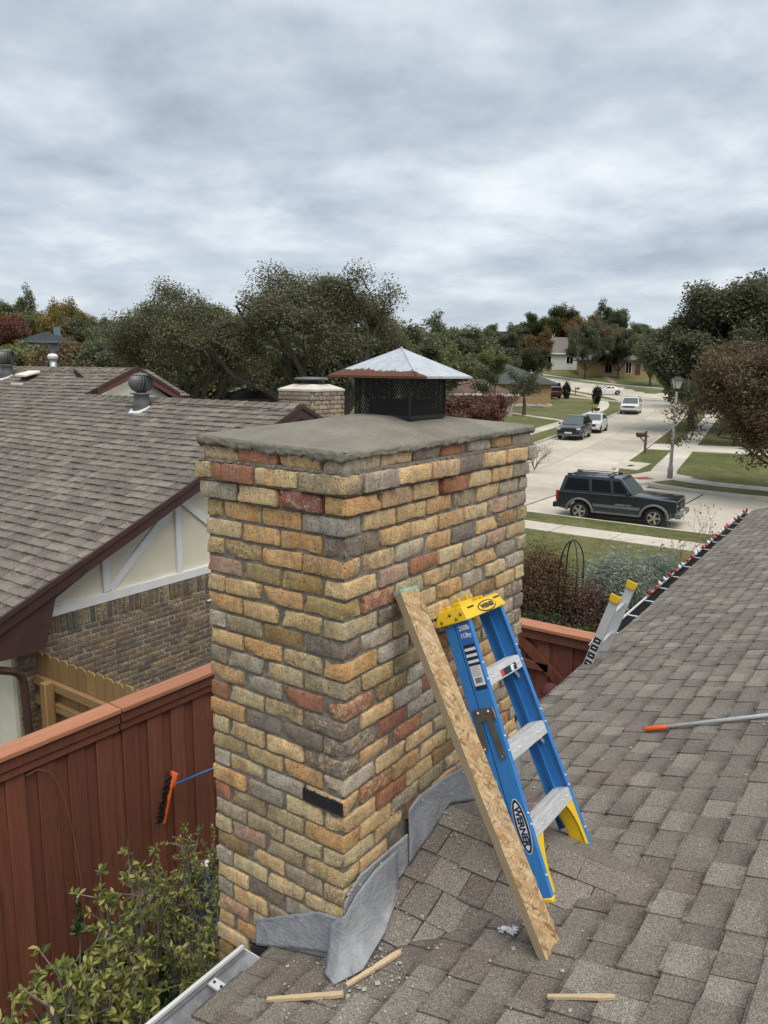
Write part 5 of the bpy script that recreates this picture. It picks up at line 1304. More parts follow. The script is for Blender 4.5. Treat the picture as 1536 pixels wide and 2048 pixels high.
sv = thing('box_vent', 'low cream box vent on the neighbour roof', 'roof vent', (6.50, 13.14, na(6.50)), 0); MB().bx(-.10, .10, -.12, .12, -.03, .07).build('throat', MAT['dark'], sv); o = MB().bx(-.17, .17, -.19, .19, .075, .125).build('hood', MAT['cream'], sv, bevel=.015); o.rotation_euler = (0, -.25, 0); o = MB().bx(-.3, -.15, -.16, .16, -.12, -.085).build('sealant_patch', MAT['wprint'], sv)
# neighbour's own chimney with pale mortar
nc = thing('brick_chimney', 'small brick chimney with white mortar and flat round cap beyond our chimney', 'chimney', (7.35, 6.45, 0))
MB().bx(-.355, .355, -.315, .315, 3.3, 4.875).build('mortar', M_plain('white_mortar', (.55, .53, .48), .9, bump=.4), nc)
for r in range(13):
    z = 4.84 - r * .07; off = 0 if r % 2 else .1
    for face in (0, 1, 2, 3):
        n = 4
        for k in range(n):
            a_ = -.37 + .09 + k * .185 + (off - .05) * .8
            if abs(a_) > .34: continue
            if face == 0: p, rt2 = (a_, -.325, z), (0, 0, 0)
            elif face == 1: p, rt2 = (-.365, a_ * .87, z), (0, 0, math.pi / 2)
            elif face == 2: p, rt2 = (a_, .325, z), (0, 0, 0)
            else: p, rt2 = (.365, a_ * .87, z), (0, 0, math.pi / 2)
            o = nbrick(rnd.choice(nbm), *p, rt2, nc, 1.9); o.color[3] = rnd.uniform(.1, .5); o.scale = (.93, 1, 1.05)
mb = MB(); mb.add([(-.40, -.36, 4.878), (.40, -.36, 4.878), (.40, .36, 4.878), (-.40, .36, 4.878), (-.40, -.36, 4.91), (.40, -.36, 4.91), (.40, .36, 4.91), (-.40, .36, 4.91), (-.2, -.2, 4.985), (.2, -.2, 4.985), (.2, .2, 4.985), (-.2, .2, 4.985)], [(0, 1, 5, 4), (1, 2, 6, 5), (2, 3, 7, 6), (3, 0, 4, 7), (4, 5, 9, 8), (5, 6, 10, 9), (6, 7, 11, 10), (7, 4, 8, 11), (8, 9, 10, 11)]); mb.build('crown', M_plain('pale_crown', (.60, .56, .48), .85), nc)
MB().lathe([(.13, 4.98), (.13, 5.05)], 16).build('flue_collar', MAT['black'], nc); MB().lathe([(.26, 5.05), (.275, 5.065), (.26, 5.085), (.1, 5.095), (.01, 5.097)], 24).build('flue_lid', MAT['turb'], nc, True)
# tan cedar cross fence at the neighbour's side
tf = thing('fence', 'tan dog-eared cedar fence against the brown brick neighbour wall', 'fence')
for k in range(15):
    y = 5.68 - k * .150; w_ = .069
    mb = MB(); zt = 2.27 - .0 * k + rnd.uniform(-.008, .008); mb.prism([(-w_, .1), (w_, .1), (w_, zt - .03), (w_ - .025, zt), (-w_ + .025, zt), (-w_, zt - .03)], lambda a_, b_, h: (h, a_, b_), -.008, .008); o = mb.build('board', MAT['cedar'], tf, bevel=.002, seg=1); o.location = (2.06 + rnd.uniform(-.003, .003), y, 0)
for z in (1.98, 1.76, .6): MB().bx(1.985, 2.045, 3.5, 5.70, z - .045, z + .045).build('rail', MAT['cedarh'] if 'cedarh' in MAT else M_wood('cedar_rail', (.36, .225, .095), (.27, .16, .065), (9, .35, 9)), tf, bevel=.004, seg=1)
for y in (5.36, 4.25): MB().bx(1.885, 1.98, y - .05, y + .05, .1, 2.05).build('post', MAT['cedar'], tf, bevel=.005, seg=1)
# ------------------------------------------------------------------ foliage tools
def rand_dirs(rg, n):
    v = rg.normal(size=(n, 3)); return v / np.linalg.norm(v, axis=1, keepdims=True)
def leaf_quads(P, size, rg, aspect=.5, up=.35):
    n = len(P); N = rand_dirs(rg, n); N[:, 2] = np.abs(N[:, 2]) + up; N /= np.linalg.norm(N, axis=1, keepdims=True)
    A = np.cross(N, rand_dirs(rg, n)); A /= np.linalg.norm(A, axis=1, keepdims=True) + 1e-9; Bv = np.cross(N, A)
    s = size * rg.uniform(.6, 1.35, (n, 1)); a = A * s; b = Bv * s * aspect; bend = N * s * .18
    V = np.empty((n, 4, 3)); V[:, 0] = P - a; V[:, 1] = P + b + bend; V[:, 2] = P + a; V[:, 3] = P - b + bend
    return V.reshape(-1, 3), np.arange(4 * n).reshape(n, 4)
def skeleton(rg, H, trunk_h, r0, spread, levels=4, kids=(3, 4), lean=(0, 0), gnarl=.25, up=.45, limbs=5, shrink=.66, env=None):
    segs = []; tips = []
    def grow(p, d, L, r, lv):
        n = 4; pts = [p.copy()]; q = p.copy(); dd = d.copy()
        for i in range(n):
            dd = dd + rg.normal(0, gnarl, 3) * .55 + np.array([0, 0, up * .12]); dd /= np.linalg.norm(dd); q = q + dd * L / n
            if env is not None:
                e_ = (q - np.array([0, 0, env[2]])) / np.array([env[0], env[0], env[1]]); k_ = np.linalg.norm(e_) * (1.06 + .17 * math.sin(q[0] * 1.5 + q[2] * .9 + env[0]) + .15 * math.sin(q[1] * 1.3 - q[2] * 1.6 + env[1] * 3))
                if k_ > 1: q = np.array([0, 0, env[2]]) + (q - np.array([0, 0, env[2]])) / k_; dd = dd - e_ / k_ * .4; dd /= np.linalg.norm(dd)
            pts.append(q.copy())
        segs.append((pts, [r * (1 - .11 * k) for k in range(n + 1)]))
        if lv == 0: tips.append((q, dd)); tips.append((pts[2], dd)); return
        if lv <= 2: tips.append((pts[-1], dd))
        for k in range(rg.integers(kids[0], kids[1] + 1)):
            j = 4 if k == 0 else rg.integers(2, 5); o = rand_dirs(rg, 1)[0]; nd = dd * .75 + o * spread + np.array([0, 0, up * .35]); nd /= np.linalg.norm(nd)
            grow(pts[j], nd, L * shrink * rg.uniform(.75, 1.2), r * .58, lv - 1)
    base = np.zeros(3); n = 5; pts = [base]; q = base.copy()
    for i in range(n): q = q + np.array([lean[0] / n + rg.normal(0, .03), lean[1] / n + rg.normal(0, .03), trunk_h / n]); pts.append(q.copy())
    segs.append((pts, [r0 * (1.25 - .10 * k) if k else r0 * 1.6 for k in range(n + 1)]))
    for k in range(limbs):
        a = 2 * math.pi * (k + rg.uniform(-.3, .3)) / limbs; nd = np.array([math.cos(a) * (1 - up * .4), math.sin(a) * (1 - up * .4), up + rg.uniform(0, .35)]); nd /= np.linalg.norm(nd)
        grow(pts[-1 if k % 2 else -2], nd, (H - trunk_h) * .46 * rg.uniform(.8, 1.15), r0 * .62, levels - 1)
    return segs, tips
def wood_mesh(segs, name, rmin=.0):
    mb = MB()
    for pts, rs in segs:
        if rs[0] < rmin: continue
        mb.tube(pts, rs, 7 if rs[0] > .12 else 4, False)
    me = mb.mesh(name); me.polygons.foreach_set('use_smooth', [True] * len(me.polygons)); return me
def crown_from_tips(tips, rg, per, rad, size, aspect=.5, squash=.75):
    C = np.array([t[0] for t in tips]); n = len(C); P = np.repeat(C, per, 0); o = rg.normal(0, 1, (n * per, 3)); o *= (rad * rg.uniform(.35, 1.0, (n * per, 1)) / (np.linalg.norm(o, axis=1, keepdims=True) + 1e-9)); o[:, 2] *= squash
    return leaf_quads(P + o, size, rg, aspect)
MAT['oak'] = M_leaf('oak_leaf', [(.090, .098, .050), (.125, .130, .064), (.155, .155, .078), (.20, .19, .10)])
OAKN = 80
MAT['ever'] = M_leaf('evergreen_leaf', [(.080, .095, .055), (.110, .125, .070), (.14, .150, .082), (.17, .175, .095)])
MAT['myrtle'] = M_leaf('myrtle_leaf', [(.105, .102, .052), (.135, .115, .058), (.165, .115, .064), (.205, .135, .078)])
MAT['farl'] = M_leaf('mixed_leaf', [(.6, .6, .6), (.85, .85, .85), (1.05, 1.05, 1.05), (1.3, 1.3, 1.3)])
MAT['shrubl'] = M_leaf('shrub_leaf', [(.5, .5, .5), (.85, .85, .85), (1.1, 1.1, 1.1), (1.4, 1.4, 1.4)])
def tree(name, label, x, y, segs, crown, lm, z=None, cat='tree', group=None, rmin=0, rzv=0, bark='bark', color=(1, 1, 1, 1), scale=1.0):
    t = thing(name, label, cat, (x, y, (terr(x, y) + .08 if z is None else z)), rzv, group); t.scale = (scale,) * 3
    wm = wood_mesh(segs, 'trunk', rmin); obj('trunk', wm, MAT[bark], t)
    me = np_mesh('crown', *crown, MAT[lm]); o = obj('crown', me, None, t); o.color = color; return t
# two big spreading oaks behind the neighbour's roof
rg = np.random.default_rng(4); segs, tips = skeleton(rg, 10.2, 2.2, .36, .70, 5, (2, 3), (0.1, 0), .30, .50, 9, .72, (4.6, 3.7, 5.5))
tree('oak_tree', 'tallest broad dark oak directly behind the chimney cap', 26.3, 22.2, segs, crown_from_tips(tips, rg, OAKN, .68, .060), 'oak')
rg = np.random.default_rng(12); segs, tips = skeleton(rg, 9.0, 2.0, .30, .70, 5, (2, 3), (0, 0), .30, .45, 9, .72, (4.0, 3.7, 4.8))
tree('oak_tree', 'lower spreading dark oak left of the tallest oak, behind the neighbour ridge', 24.0, 29.2, segs, crown_from_tips(tips, rg, OAKN, .68, .060), 'oak')
# dense evergreen oak on the right, beyond the lamp
rg = np.random.default_rng(8); segs, tips = skeleton(rg, 12.4, 2.0, .4, .80, 5, (2, 3), (0, 0), .28, .42, 9, .74, (7.4, 5.6, 6.0))
tree('evergreen_tree', 'large dense dark evergreen oak on the right behind the street lamp', 66.0, 10.6, segs, crown_from_tips(tips, rg, 85, 1.0, .125, .6), 'ever')
rg = np.random.default_rng(9); segs, tips = skeleton(rg, 9.6, 2.6, .3, .75, 4, (3, 4), (0, 0), .28, .45, 9, .70, (4.6, 3.7, 5.9))
tree('evergreen_tree', 'rounded dark evergreen with foliage low over the street, left of the lamp', 64.0, 14.2, segs, crown_from_tips(tips, rg, 150, .95, .12, .6), 'ever', scale=.92)
# reddening crape myrtle at the right edge
rg = np.random.default_rng(6); segs, tips = skeleton(rg, 7.0, .9, .085, .70, 4, (3, 4), (0, 0), .22, .45, 9, .74, (3.8, 3.1, 3.3))
tree('crape_myrtle', 'crape myrtle turning reddish brown at the right edge of the picture', 33.9, 2.55, segs, crown_from_tips(tips, rg, 130, .70, .075, .45), 'myrtle', scale=1.06)
# distant trees: a few crown shapes shared by many trees
VAR = []
for k in range(6):
    rg = np.random.default_rng(30 + k); segs, tips = skeleton(rg, 8.0, 1.7, .22, .6 + .05 * k, 4, (3, 3), (0, 0), .25, .35 + .09 * k, 6, .68)
    wm = wood_mesh(segs, 'trunk', .03); wm.materials.append(MAT['bark']); cm_ = np_mesh('crown', *crown_from_tips(tips, rg, 85, .75, .115, .6), MAT['farl']); VAR.append((wm, cm_))
def far_tree(label, x, y, h, wdt, col, k, name='tree', dz=0):
    t = thing(name, label, 'tree', (x, y, terr(x, y) + dz), rnd.uniform(0, 6.28), 'trees across the street and beyond'); wm, cm_ = VAR[k % 6]
    t.scale = (wdt / 8.0, wdt / 8.0, h / 8.6); obj('trunk', wm, None, t); o = obj('crown', cm_, None, t); o.color = (*col, 1); return t
G1, G2, G3 = (.16, .178, .082), (.130, .145, .078), (.20, .215, .08)
YEL, ORG, RED, BRN, RST = (.26, .20, .055), (.20, .125, .05), (.19, .055, .045), (.19, .135, .065), (.17, .075, .052)
def bear(px, dep):   # a compass bearing from the camera and a range give the plan position
    k = (px - 768) / 1530; fx, fy = FWH[0], FWH[1]; return CAM[0] + dep * (fx + fy * k), CAM[1] + dep * (fy - fx * k)
FT = [(20, 62, 8.0, 9.5, G3, 'light green leafy tree above the neighbour roof at the left edge'), (-50, 58, 8.5, 9, G3, 'green tree cut by the left edge of the picture'), (178, 50, 6.6, 6.6, BRN, 'rounded brown tree just behind the pale flue pipe'), (290, 52, 7.4, 8, G2, 'mid green tree left of the spreading oaks'), (38, 118, 12.2, 8, RED, 'dark red autumn tree above the light green one'), (15, 110, 10.5, 10, RST, 'dull red tree at the far left skyline'),
      (76, 120, 10.2, 3.6, YEL, 'small yellow tree beside the blue house'), (110, 135, 14, 10, G3, 'green skyline tree with yellowing top left of the blue house'), (140, 128, 14.5, 9, YEL, 'yellow-green skyline tree above the blue house'), (175, 130, 13, 10, G1, 'green skyline tree right of the blue house chimney'), (215, 120, 12, 9, G2, 'dark skyline tree near the left oak'), (50, 140, 14, 9, G1, 'skyline tree at the far left with bare twigs'), (250, 112, 11.5, 9, G1, 'green tree tucked behind the left oak'), (-20, 120, 12, 10, G1, 'dark tree outside the left skyline'),
      (395, 64, 9.0, 10, G3, 'yellowing tree showing through the left oak'), (480, 60, 9.0, 11, G1, 'green tree filling between the two oaks'), (570, 56, 8.4, 10, G2, 'dark tree behind the tallest oak crown'), (690, 58, 8.6, 11, G2, 'dark tree behind the rain cap'), (775, 62, 8.8, 10, G1, 'green tree just right of the tallest oak'), (820, 74, 8.8, 8, G3, 'olive tree above the right slope of the rain cap'), (840, 98, 9.6, 9, G2, 'dark tree on the skyline right of the tallest oak'), (900, 105, 9.8, 11, G1, 'dense green tree above the green roofed house'), (940, 110, 10.4, 9, G2, 'tall dark tree left of the skyline gap'), (880, 120, 10.6, 11, G1, 'green tree in the second row of the skyline left of the gap'), (965, 118, 8.6, 8, G2, 'lower dark tree at the skyline gap'),
      (905, 42, 4.6, 5.0, RST, 'rust red tree behind the right edge of the rain cap'), (955, 88, 6.8, 5.5, G3, 'small orange tinged tree behind the green roof'), (1000, 140, 7.8, 6, (.05, .03, .03), 'dark purple tree beside the white house'), (1050, 128, 8.0, 6, (.075, .085, .04), 'thin pale green tree before the white house'), (1066, 150, 8.6, 6.5, ORG, 'orange brown tree before the white house'), (1005, 196, 11, 11, G2, 'dark round tree on the skyline above the dark roof'), (1042, 205, 12, 9, (.06, .066, .045), 'bare grey skyline tree left of the light green tree'), (1090, 195, 13.8, 11, (.085, .105, .03), 'light green tree tallest on the far skyline'),
      (1125, 200, 13.2, 11, YEL, 'golden tree on the far skyline'), (1150, 190, 12, 11, ORG, 'brown orange tree on the far skyline'), (1205, 205, 13.4, 12, G2, 'dark pine-like tree on the far skyline'), (1245, 190, 11.5, 11, G1, 'green rounded skyline tree left of the evergreens'), (1180, 172, 11, 10, BRN, 'brown tree beside the white house chimney'), (1160, 150, 11.6, 7.5, G2, 'dark tree with twin trunks on the far lawn'), (1225, 152, 9.2, 8, (.06, .066, .034), 'grey green tree beside the tan house'), (1290, 140, 10, 9, G1, 'green tree beyond the bend of the street'), (1330, 110, 9, 8, G1, 'green tree right of the bend'), (1270, 175, 10.5, 12, G2, 'tree closing the view at the end of the street'),
      (1420, 95, 11, 10, G2, 'dark tree behind the evergreen oak'), (1500, 90, 12, 11, G2, 'dark tree at the right skyline'), (1570, 80, 12, 10, G2, 'dark tree cut by the right edge'), (1470, 52, 6.5, 7, G2, 'dark shrubby tree on the right lawn'), (1640, 60, 9, 9, G1, 'tree outside the right edge')]
for i, (px_, dep, h, wdt, col, lab) in enumerate(FT):
    x, y = bear(px_, dep); far_tree(lab, x, y, h, wdt, col, i)
# far woodland mass closing the horizon
P = []; rg = np.random.default_rng(77)
for k in range(520):
    px_ = rg.uniform(-500, 2100); dep = rg.uniform(205, 300); x, y = bear(px_, dep); h = rg.uniform(5, 9.5); c = np.array([x, y, terr(x, y)]); q = rg.normal(0, 1, (70, 3)); q /= np.linalg.norm(q, axis=1, keepdims=True) + 1e-9
    q *= rg.uniform(.5, 1, (70, 1)) * np.array([4.6, 4.6, h * .5]); q[:, 2] += h * .5; P.append(q + c)
me = np_mesh('woodland', *leaf_quads(np.concatenate(P), .65, rg, .7), MAT['farl']); o = obj('woodland', me, None); o.color = (.15, .168, .09, 1); stuff(o); o['label'] = 'distant wood closing the horizon behind the houses'; o['category'] = 'woodland'

# ------------------------------------------------------------------ shrubs
def bush(name, label, x, y, z, rx, ry, h, n, size, col, seed, asp=.5, lm='shrubl', stems=6, clump=26):
    n = int(n * 2.6); size *= .80; rg = np.random.default_rng(seed); t = thing(name, label, 'shrub', (x, y, z)); m = max(6, n // clump); c = rg.normal(0, 1, (m, 3)); c /= np.linalg.norm(c, axis=1, keepdims=True); c *= rg.uniform(.45, 1.0, (m, 1)) ** .5 * np.array([rx, ry, h * .5]); c[:, 2] += h * .5; c[:, 2] = np.maximum(c[:, 2], .05)
    P = np.repeat(c, clump, 0) + rg.normal(0, 1, (m * clump, 3)) * np.array([rx, ry, h * .5]) * .16; P[:, 2] = np.maximum(P[:, 2], .02)
    me = np_mesh('foliage', *leaf_quads(P, size, rg, asp), MAT[lm]); o = obj('foliage', me, None, t); o.color = (*col, 1)
    mb = MB()
    for k in range(stems + m // 3):
        e_ = c[rg.integers(0, m)]; mb.tube([(rg.normal(0, rx * .08), rg.normal(0, ry * .08), 0), (e_[0] * .45, e_[1] * .45, e_[2] * .5), tuple(e_)], [.012, .008, .004], 4, False)
    mb.build('stems', MAT['twig'], t); return t
zg = .38
bush('shrub', 'reddish brown and yellow shrub right behind the chimney above the fence', 10.3, 3.62, zg, .62, .58, 1.72, 5200, .036, (.175, .105, .05), 1)
bush('shrub', 'yellow-green shrub top showing at the chimney edge', 10.9, 4.2, zg, .5, .5, 1.5, 2400, .036, (.24, .20, .06), 2)
bush('shrub', 'low dark green groundcover behind the cross fence', 9.6, 3.25, zg, .65, .7, .80, 3600, .034, (.075, .10, .045), 3)
bush('shrub', 'reddish twiggy shrub beside the extension ladder tips', 10.0, 2.62, zg, .42, .42, 1.30, 3600, .034, (.165, .092, .072), 4, .4)
bush('shrub', 'silvery grey-green juniper behind the extension ladder', 10.8, 2.42, zg, .70, .66, 1.72, 8000, .046, (.34, .38, .31), 5, .24)
bush('shrub', 'silvery blue-green juniper along the gutter, farther right', 11.8, 1.95, zg, .62, .60, 1.55, 6500, .046, (.25, .31, .27), 6, .24)
bush('shrub', 'dark green low shrub at the foot of the junipers', 10.0, 1.95, zg, .7, .5, .75, 3200, .034, (.06, .08, .038), 7)
bush('shrub', 'bright green grass tuft just over the cross fence', 9.5, 2.55, zg, .4, .45, .72, 2600, .055, (.12, .21, .045), 8, .14)
bush('shrub', 'dark shrub mass between juniper and gutter', 11.0, 1.45, zg, .7, .45, .9, 3000, .034, (.06, .07, .04), 9)
def bare(name, label, x, y, z, h, n, seed, spread=.6, r=.010, buds=None):
    rg = np.random.default_rng(seed); t = thing(name, label, 'shrub', (x, y, z)); mb = MB(); tips = []
    def go(p, d, L, rr, lv):
        q = p + d * L; mid = (p + q) / 2 + rg.normal(0, L * .06, 3); mb.tube([p, mid, q], [rr, rr * .8, rr * .6], 4, False)
        if lv == 0: tips.append(q); return
        for k in range(rg.integers(2, 4)):
            nd = d * .8 + rand_dirs(rg, 1)[0] * spread; nd[2] += .15; nd /= np.linalg.norm(nd); go(q if k else mid, nd, L * rg.uniform(.55, .8), rr * .62, lv - 1)
    for k in range(n):
        a = rg.uniform(0, 6.28); d = np.array([math.cos(a) * .5, math.sin(a) * .5, 1.0]); d /= np.linalg.norm(d); go(np.array([0, 0, 0.]), d, h * .4, r, 3)
    mb.build('stems', MAT['twig'], t)
    if buds:
        P = np.repeat(np.array(tips), buds[0], 0); P = P + rg.normal(0, buds[1], P.shape); o = obj('foliage', np_mesh('foliage', *leaf_quads(P, buds[2], rg, .5), MAT['shrubl']), None, t); o.color = (*buds[3], 1)
    return t
bare('shrub', 'leafless reddish twigs poking above the gutter by the holiday bulbs', 14.6, 2.05, .3, 2.3, 6, 3, .6, .014, (2, .05, .03, (.12, .05, .03)))
x, y = bear(1085, 40); bare('shrub', 'pale bare twiggy shrub peeping past the right end of the chimney', x - 1, y, terr(x, y) + .1, 1.7, 9, 5, .7, .02, (2, .08, .04, (.3, .25, .2)))
x, y = bear(955, 52); bare('shrub', 'grey bare hedge shrub in front of the green roofed house', x, y, terr(x, y) + .1, 3.0, 16, 6, .7, .03, (3, .15, .07, (.14, .13, .11)))
x, y = bear(925, 50); bare('shrub', 'grey bare shrub right behind the wire screen', x, y, terr(x, y) + .1, 2.6, 14, 16, .7, .03, (3, .15, .07, (.16, .15, .13)))
x, y = bear(903, 46); b_ = bush('shrub', 'shrub with purple blooms beside the wire screen', x, y, terr(x, y) + .1, .7, .7, 1.5, 420, .06, (.16, .15, .40), 26)
rg = np.random.default_rng(31); segs, tips = skeleton(rg, 5.6, 2.0, .10, .6, 3, (2, 3), (.9, -.7), .3, .4, 4, .7); x, y = bear(985, 62); tree('tree', 'slender leaning tree with thin green crown on the near lawn', x, y, segs, crown_from_tips(tips, rg, 34, .5, .10), 'shrubl', color=(.075, .085, .042, 1))
rg = np.random.default_rng(33); segs, tips = skeleton(rg, 5.2, 2.6, .16, .6, 3, (2, 3), (0, 0), .3, .4, 4, .7); x, y = bear(1043, 78); tree('tree', 'thin pale tree with forked trunk on the lawn by the stone border', x, y, segs, crown_from_tips(tips, rg, 16, .5, .10), 'shrubl', color=(.10, .095, .06, 1))
for px_, dep, h, lab in ((1125, 112, 2.3, 'small clipped dark topiary on the far verge, left one'), (1186, 100, 2.2, 'small clipped dark topiary on the far verge, right one')):
    x, y = bear(px_, dep); bush('shrub', lab, x, y, terr(x, y) + .1, .55, .55, h, 900, .12, (.03, .036, .02), int(px_))
for px_, dep, lab in ((1180, 168, 'round dark bush under the window of the tan house'), (1120, 170, 'low hedge along the white house front, left part'), (1145, 170, 'low hedge along the white house front, middle part'), (1168, 169, 'low hedge along the white house front, right part'), (1208, 165, 'small potted bush by the tan house door')):
    x, y = bear(px_, dep); bush('shrub', lab, x, y, terr(x, y) + .1, 1.3, 1.3, 1.3 if px_ != 1208 else .9, 500, .22, (.03, .042, .02), int(px_) + 3)
# stones edging the bed on the near lawn
rg = random.Random(9); ORD = 'first second third fourth fifth sixth seventh eighth ninth tenth eleventh twelfth thirteenth fourteenth fifteenth sixteenth'.split()
for k in range(16):
    px_ = 1010 + k * 5.6 + rg.uniform(-1.5, 1.5); x, y = bear(px_, 92 + rg.uniform(-1.2, 1.2)); r = rg.uniform(.3, .55)
    mb = MB(); mb.sphere((0, 0, 0), 1, 5, (r * 1.3, r, r * .62)); me = mb.mesh('boulder')
    for v_ in me.vertices: v_.co *= 1 + .25 * mnoise.noise(v_.co * 3 + Vector((k, 0, 0)))
    o = obj('boulder', me, MAT['stone'] if 'stone' in MAT else MAT.setdefault('stone', M_rock('grey_stone', (.20, .18, .15), (.34, .31, .26), 3)), None); o.location = (x, y, terr(x, y) + .2); tag(o, f'rough grey-brown edging stone, {ORD[k]} from the left in the bed row', 'stone', 'stones edging the bed')

# leafy shrubs in the side yard: whorls of long leaves on grey stems
LEAFCOL = [(.09, .14, .035), (.18, .22, .05), (.32, .32, .075), (.50, .46, .15)]
MAT['bigleaf'] = M_leaf1('glossy_leaf', LEAFCOL); MAT['bigleafs'] = M_leaf('glossy_leaf_mass', LEAFCOL, .25, .45)
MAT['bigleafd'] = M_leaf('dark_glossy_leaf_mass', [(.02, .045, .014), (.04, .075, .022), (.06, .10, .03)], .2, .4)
def leaf_shape(L, W_):
    V = [(0, 0, 0), (L * .30, W_ * .42, .10 * W_), (L * .62, W_ * .5, .10 * W_), (L, 0, -.12 * L), (L * .62, -W_ * .5, .10 * W_), (L * .30, -W_ * .42, .10 * W_), (L * .35, 0, -.10 * W_), (L * .68, 0, -.12 * W_)]
    return V, [(0, 6, 1), (1, 6, 7, 2), (2, 7, 3), (0, 5, 6), (5, 4, 7, 6), (4, 3, 7)]
LV, LF = leaf_shape(1.0, .36); LVn = np.array(LV)
leafme = bpy.data.meshes.new('leaf'); leafme.from_pydata(LV, [], LF); leafme.materials.append(MAT['bigleaf']); leafme.polygons.foreach_set('use_smooth', [True] * len(LF))
def whorl_shrub(label, bx_, by_, tops, seed, size=(.045, .085), single=0, mass='bigleafs', per=9, dense=1):
    rg = np.random.default_rng(seed); t = thing('shrub', label, 'shrub', (bx_, by_, zg)); mb = MB(); V = []; F = []; cnt = 0; leaves = []
    for (x, y, z) in tops:
        tip = np.array([x - bx_, y - by_, z - zg]); b0 = np.array([rg.normal(0, .07), rg.normal(0, .07), 0]); mid = (b0 + tip) / 2 + rg.normal(0, .06, 3)
        mb.tube([tuple(b0), tuple((b0 + mid) / 2 + rg.normal(0, .02, 3)), tuple(mid), tuple((mid + tip) / 2 + rg.normal(0, .03, 3)), tuple(tip)], [.011, .009, .0075, .006, .004], 5, False)
        ends = [(tip, (tip - mid) / np.linalg.norm(tip - mid))]
        for k in range(rg.integers(3, 6) * dense):
            s = rg.uniform(.35, .95); p = mid + (tip - mid) * s if rg.random() < .8 else b0 + (mid - b0) * rg.uniform(.5, 1); d = (tip - b0) / np.linalg.norm(tip - b0) * .7 + rand_dirs(rg, 1)[0] * .8; d /= np.linalg.norm(d); e_ = p + d * rg.uniform(.07, .20)
            mb.tube([tuple(p), tuple(e_)], [.004, .0025], 4, False); ends.append((e_, d))
        for e_, d in ends:
            for k in range(rg.integers(per - 3, per + 3)):
                o = rand_dirs(rg, 1)[0]; a = d * rg.uniform(.1, .6) + o * .8; a /= np.linalg.norm(a); nrm = np.cross(a, rand_dirs(rg, 1)[0]); nrm = nrm + np.array([0, 0, .8]); bvec = np.cross(nrm, a); bvec /= np.linalg.norm(bvec) + 1e-9; c_ = np.cross(a, bvec); L_ = rg.uniform(*size)
                leaves.append((e_ - d * rg.uniform(0, .05), a, bvec, c_, L_))
    leaves.sort(key=lambda q: np.linalg.norm(q[0] + np.array([bx_, by_, zg]) - CAM))
    for i, (p, a, b_, c_, L_) in enumerate(leaves):
        if i < single:
            o = bpy.data.objects.new('leaf', leafme); COL.objects.link(o); o.parent = t; m = Matrix(((a[0] * L_, b_[0] * L_, c_[0] * L_, p[0]), (a[1] * L_, b_[1] * L_, c_[1] * L_, p[1]), (a[2] * L_, b_[2] * L_, c_[2] * L_, p[2]), (0, 0, 0, 1))); o.matrix_local = m
        else:
            q = p + (LVn[:, 0:1] * a + LVn[:, 1:2] * b_ + LVn[:, 2:3] * c_) * L_; n0 = len(V); V += [tuple(r_) for r_ in q]; F += [tuple(n0 + k for k in f) for f in LF]
    mb.build('stems', MAT['twig'], t)
    me = bpy.data.meshes.new('foliage'); me.from_pydata(V, [], F); me.materials.append(MAT[mass]); o = obj('foliage', me, None, t, True); stuff(o); return t
rg = random.Random(14)
def tops(lst, n, s): return [(x + rg.gauss(0, s), y + rg.gauss(0, s), z + rg.gauss(0, s * .8)) for x, y, z in lst for _ in range(n)]
whorl_shrub('leggy yellow-green shrub with bare grey stems in front of the fence', .45, 1.95, tops([(.42, 2.0, 2.28), (.28, 1.95, 2.05), (.55, 2.0, 2.0), (.12, 2.0, 1.85), (.5, 2.1, 1.75), (.7, 2.1, 1.95)], 5, .09), 41, (.035, .062), 120, 'bigleafs', 10, 1)
whorl_shrub('sprawling yellow-green shrub at the bottom left corner', -.05, 1.75, tops([(-.15, 1.75, 2.02), (.0, 1.8, 1.95), (-.28, 1.75, 1.95), (.12, 1.75, 2.05), (-.05, 1.6, 1.9), (.15, 1.6, 1.8), (-.42, 1.8, 1.86), (-.34, 1.9, 1.75), (.05, 1.5, 1.75)], 5, .09), 42, (.04, .068), 120, 'bigleafs', 10, 1)
whorl_shrub('dense yellow-green shrub tight against the chimney and gutter', .62, 1.35, tops([(.55, 1.4, 2.05), (.72, 1.5, 2.10), (.40, 1.3, 1.95), (.85, 1.6, 2.1), (.30, 1.25, 1.75), (.62, 1.3, 1.8), (.95, 1.5, 1.95), (.2, 1.2, 1.55)], 7, .11), 43, (.03, .055), 60, 'bigleafs', 10, 2)
whorl_shrub('fine-leaved dark green shrub behind the yellow-green ones, by the fence', 1.25, 2.45, tops([(1.15, 2.45, 1.72), (1.3, 2.5, 1.78), (1.0, 2.4, 1.6), (1.4, 2.5, 1.55), (1.2, 2.4, 1.42)], 5, .10), 44, (.02, .036), 0, 'bigleafs', 14, 3)
whorl_shrub('dark glossy undergrowth below the yellow-green shrubs', .35, 2.2, tops([(.2, 2.2, 1.35), (.5, 2.3, 1.4), (.8, 2.3, 1.3), (.0, 2.1, 1.2), (.4, 1.8, 1.2), (.7, 1.8, 1.2), (.1, 1.6, 1.1)], 5, .14), 45, (.05, .08), 0, 'bigleafd', 11, 2)
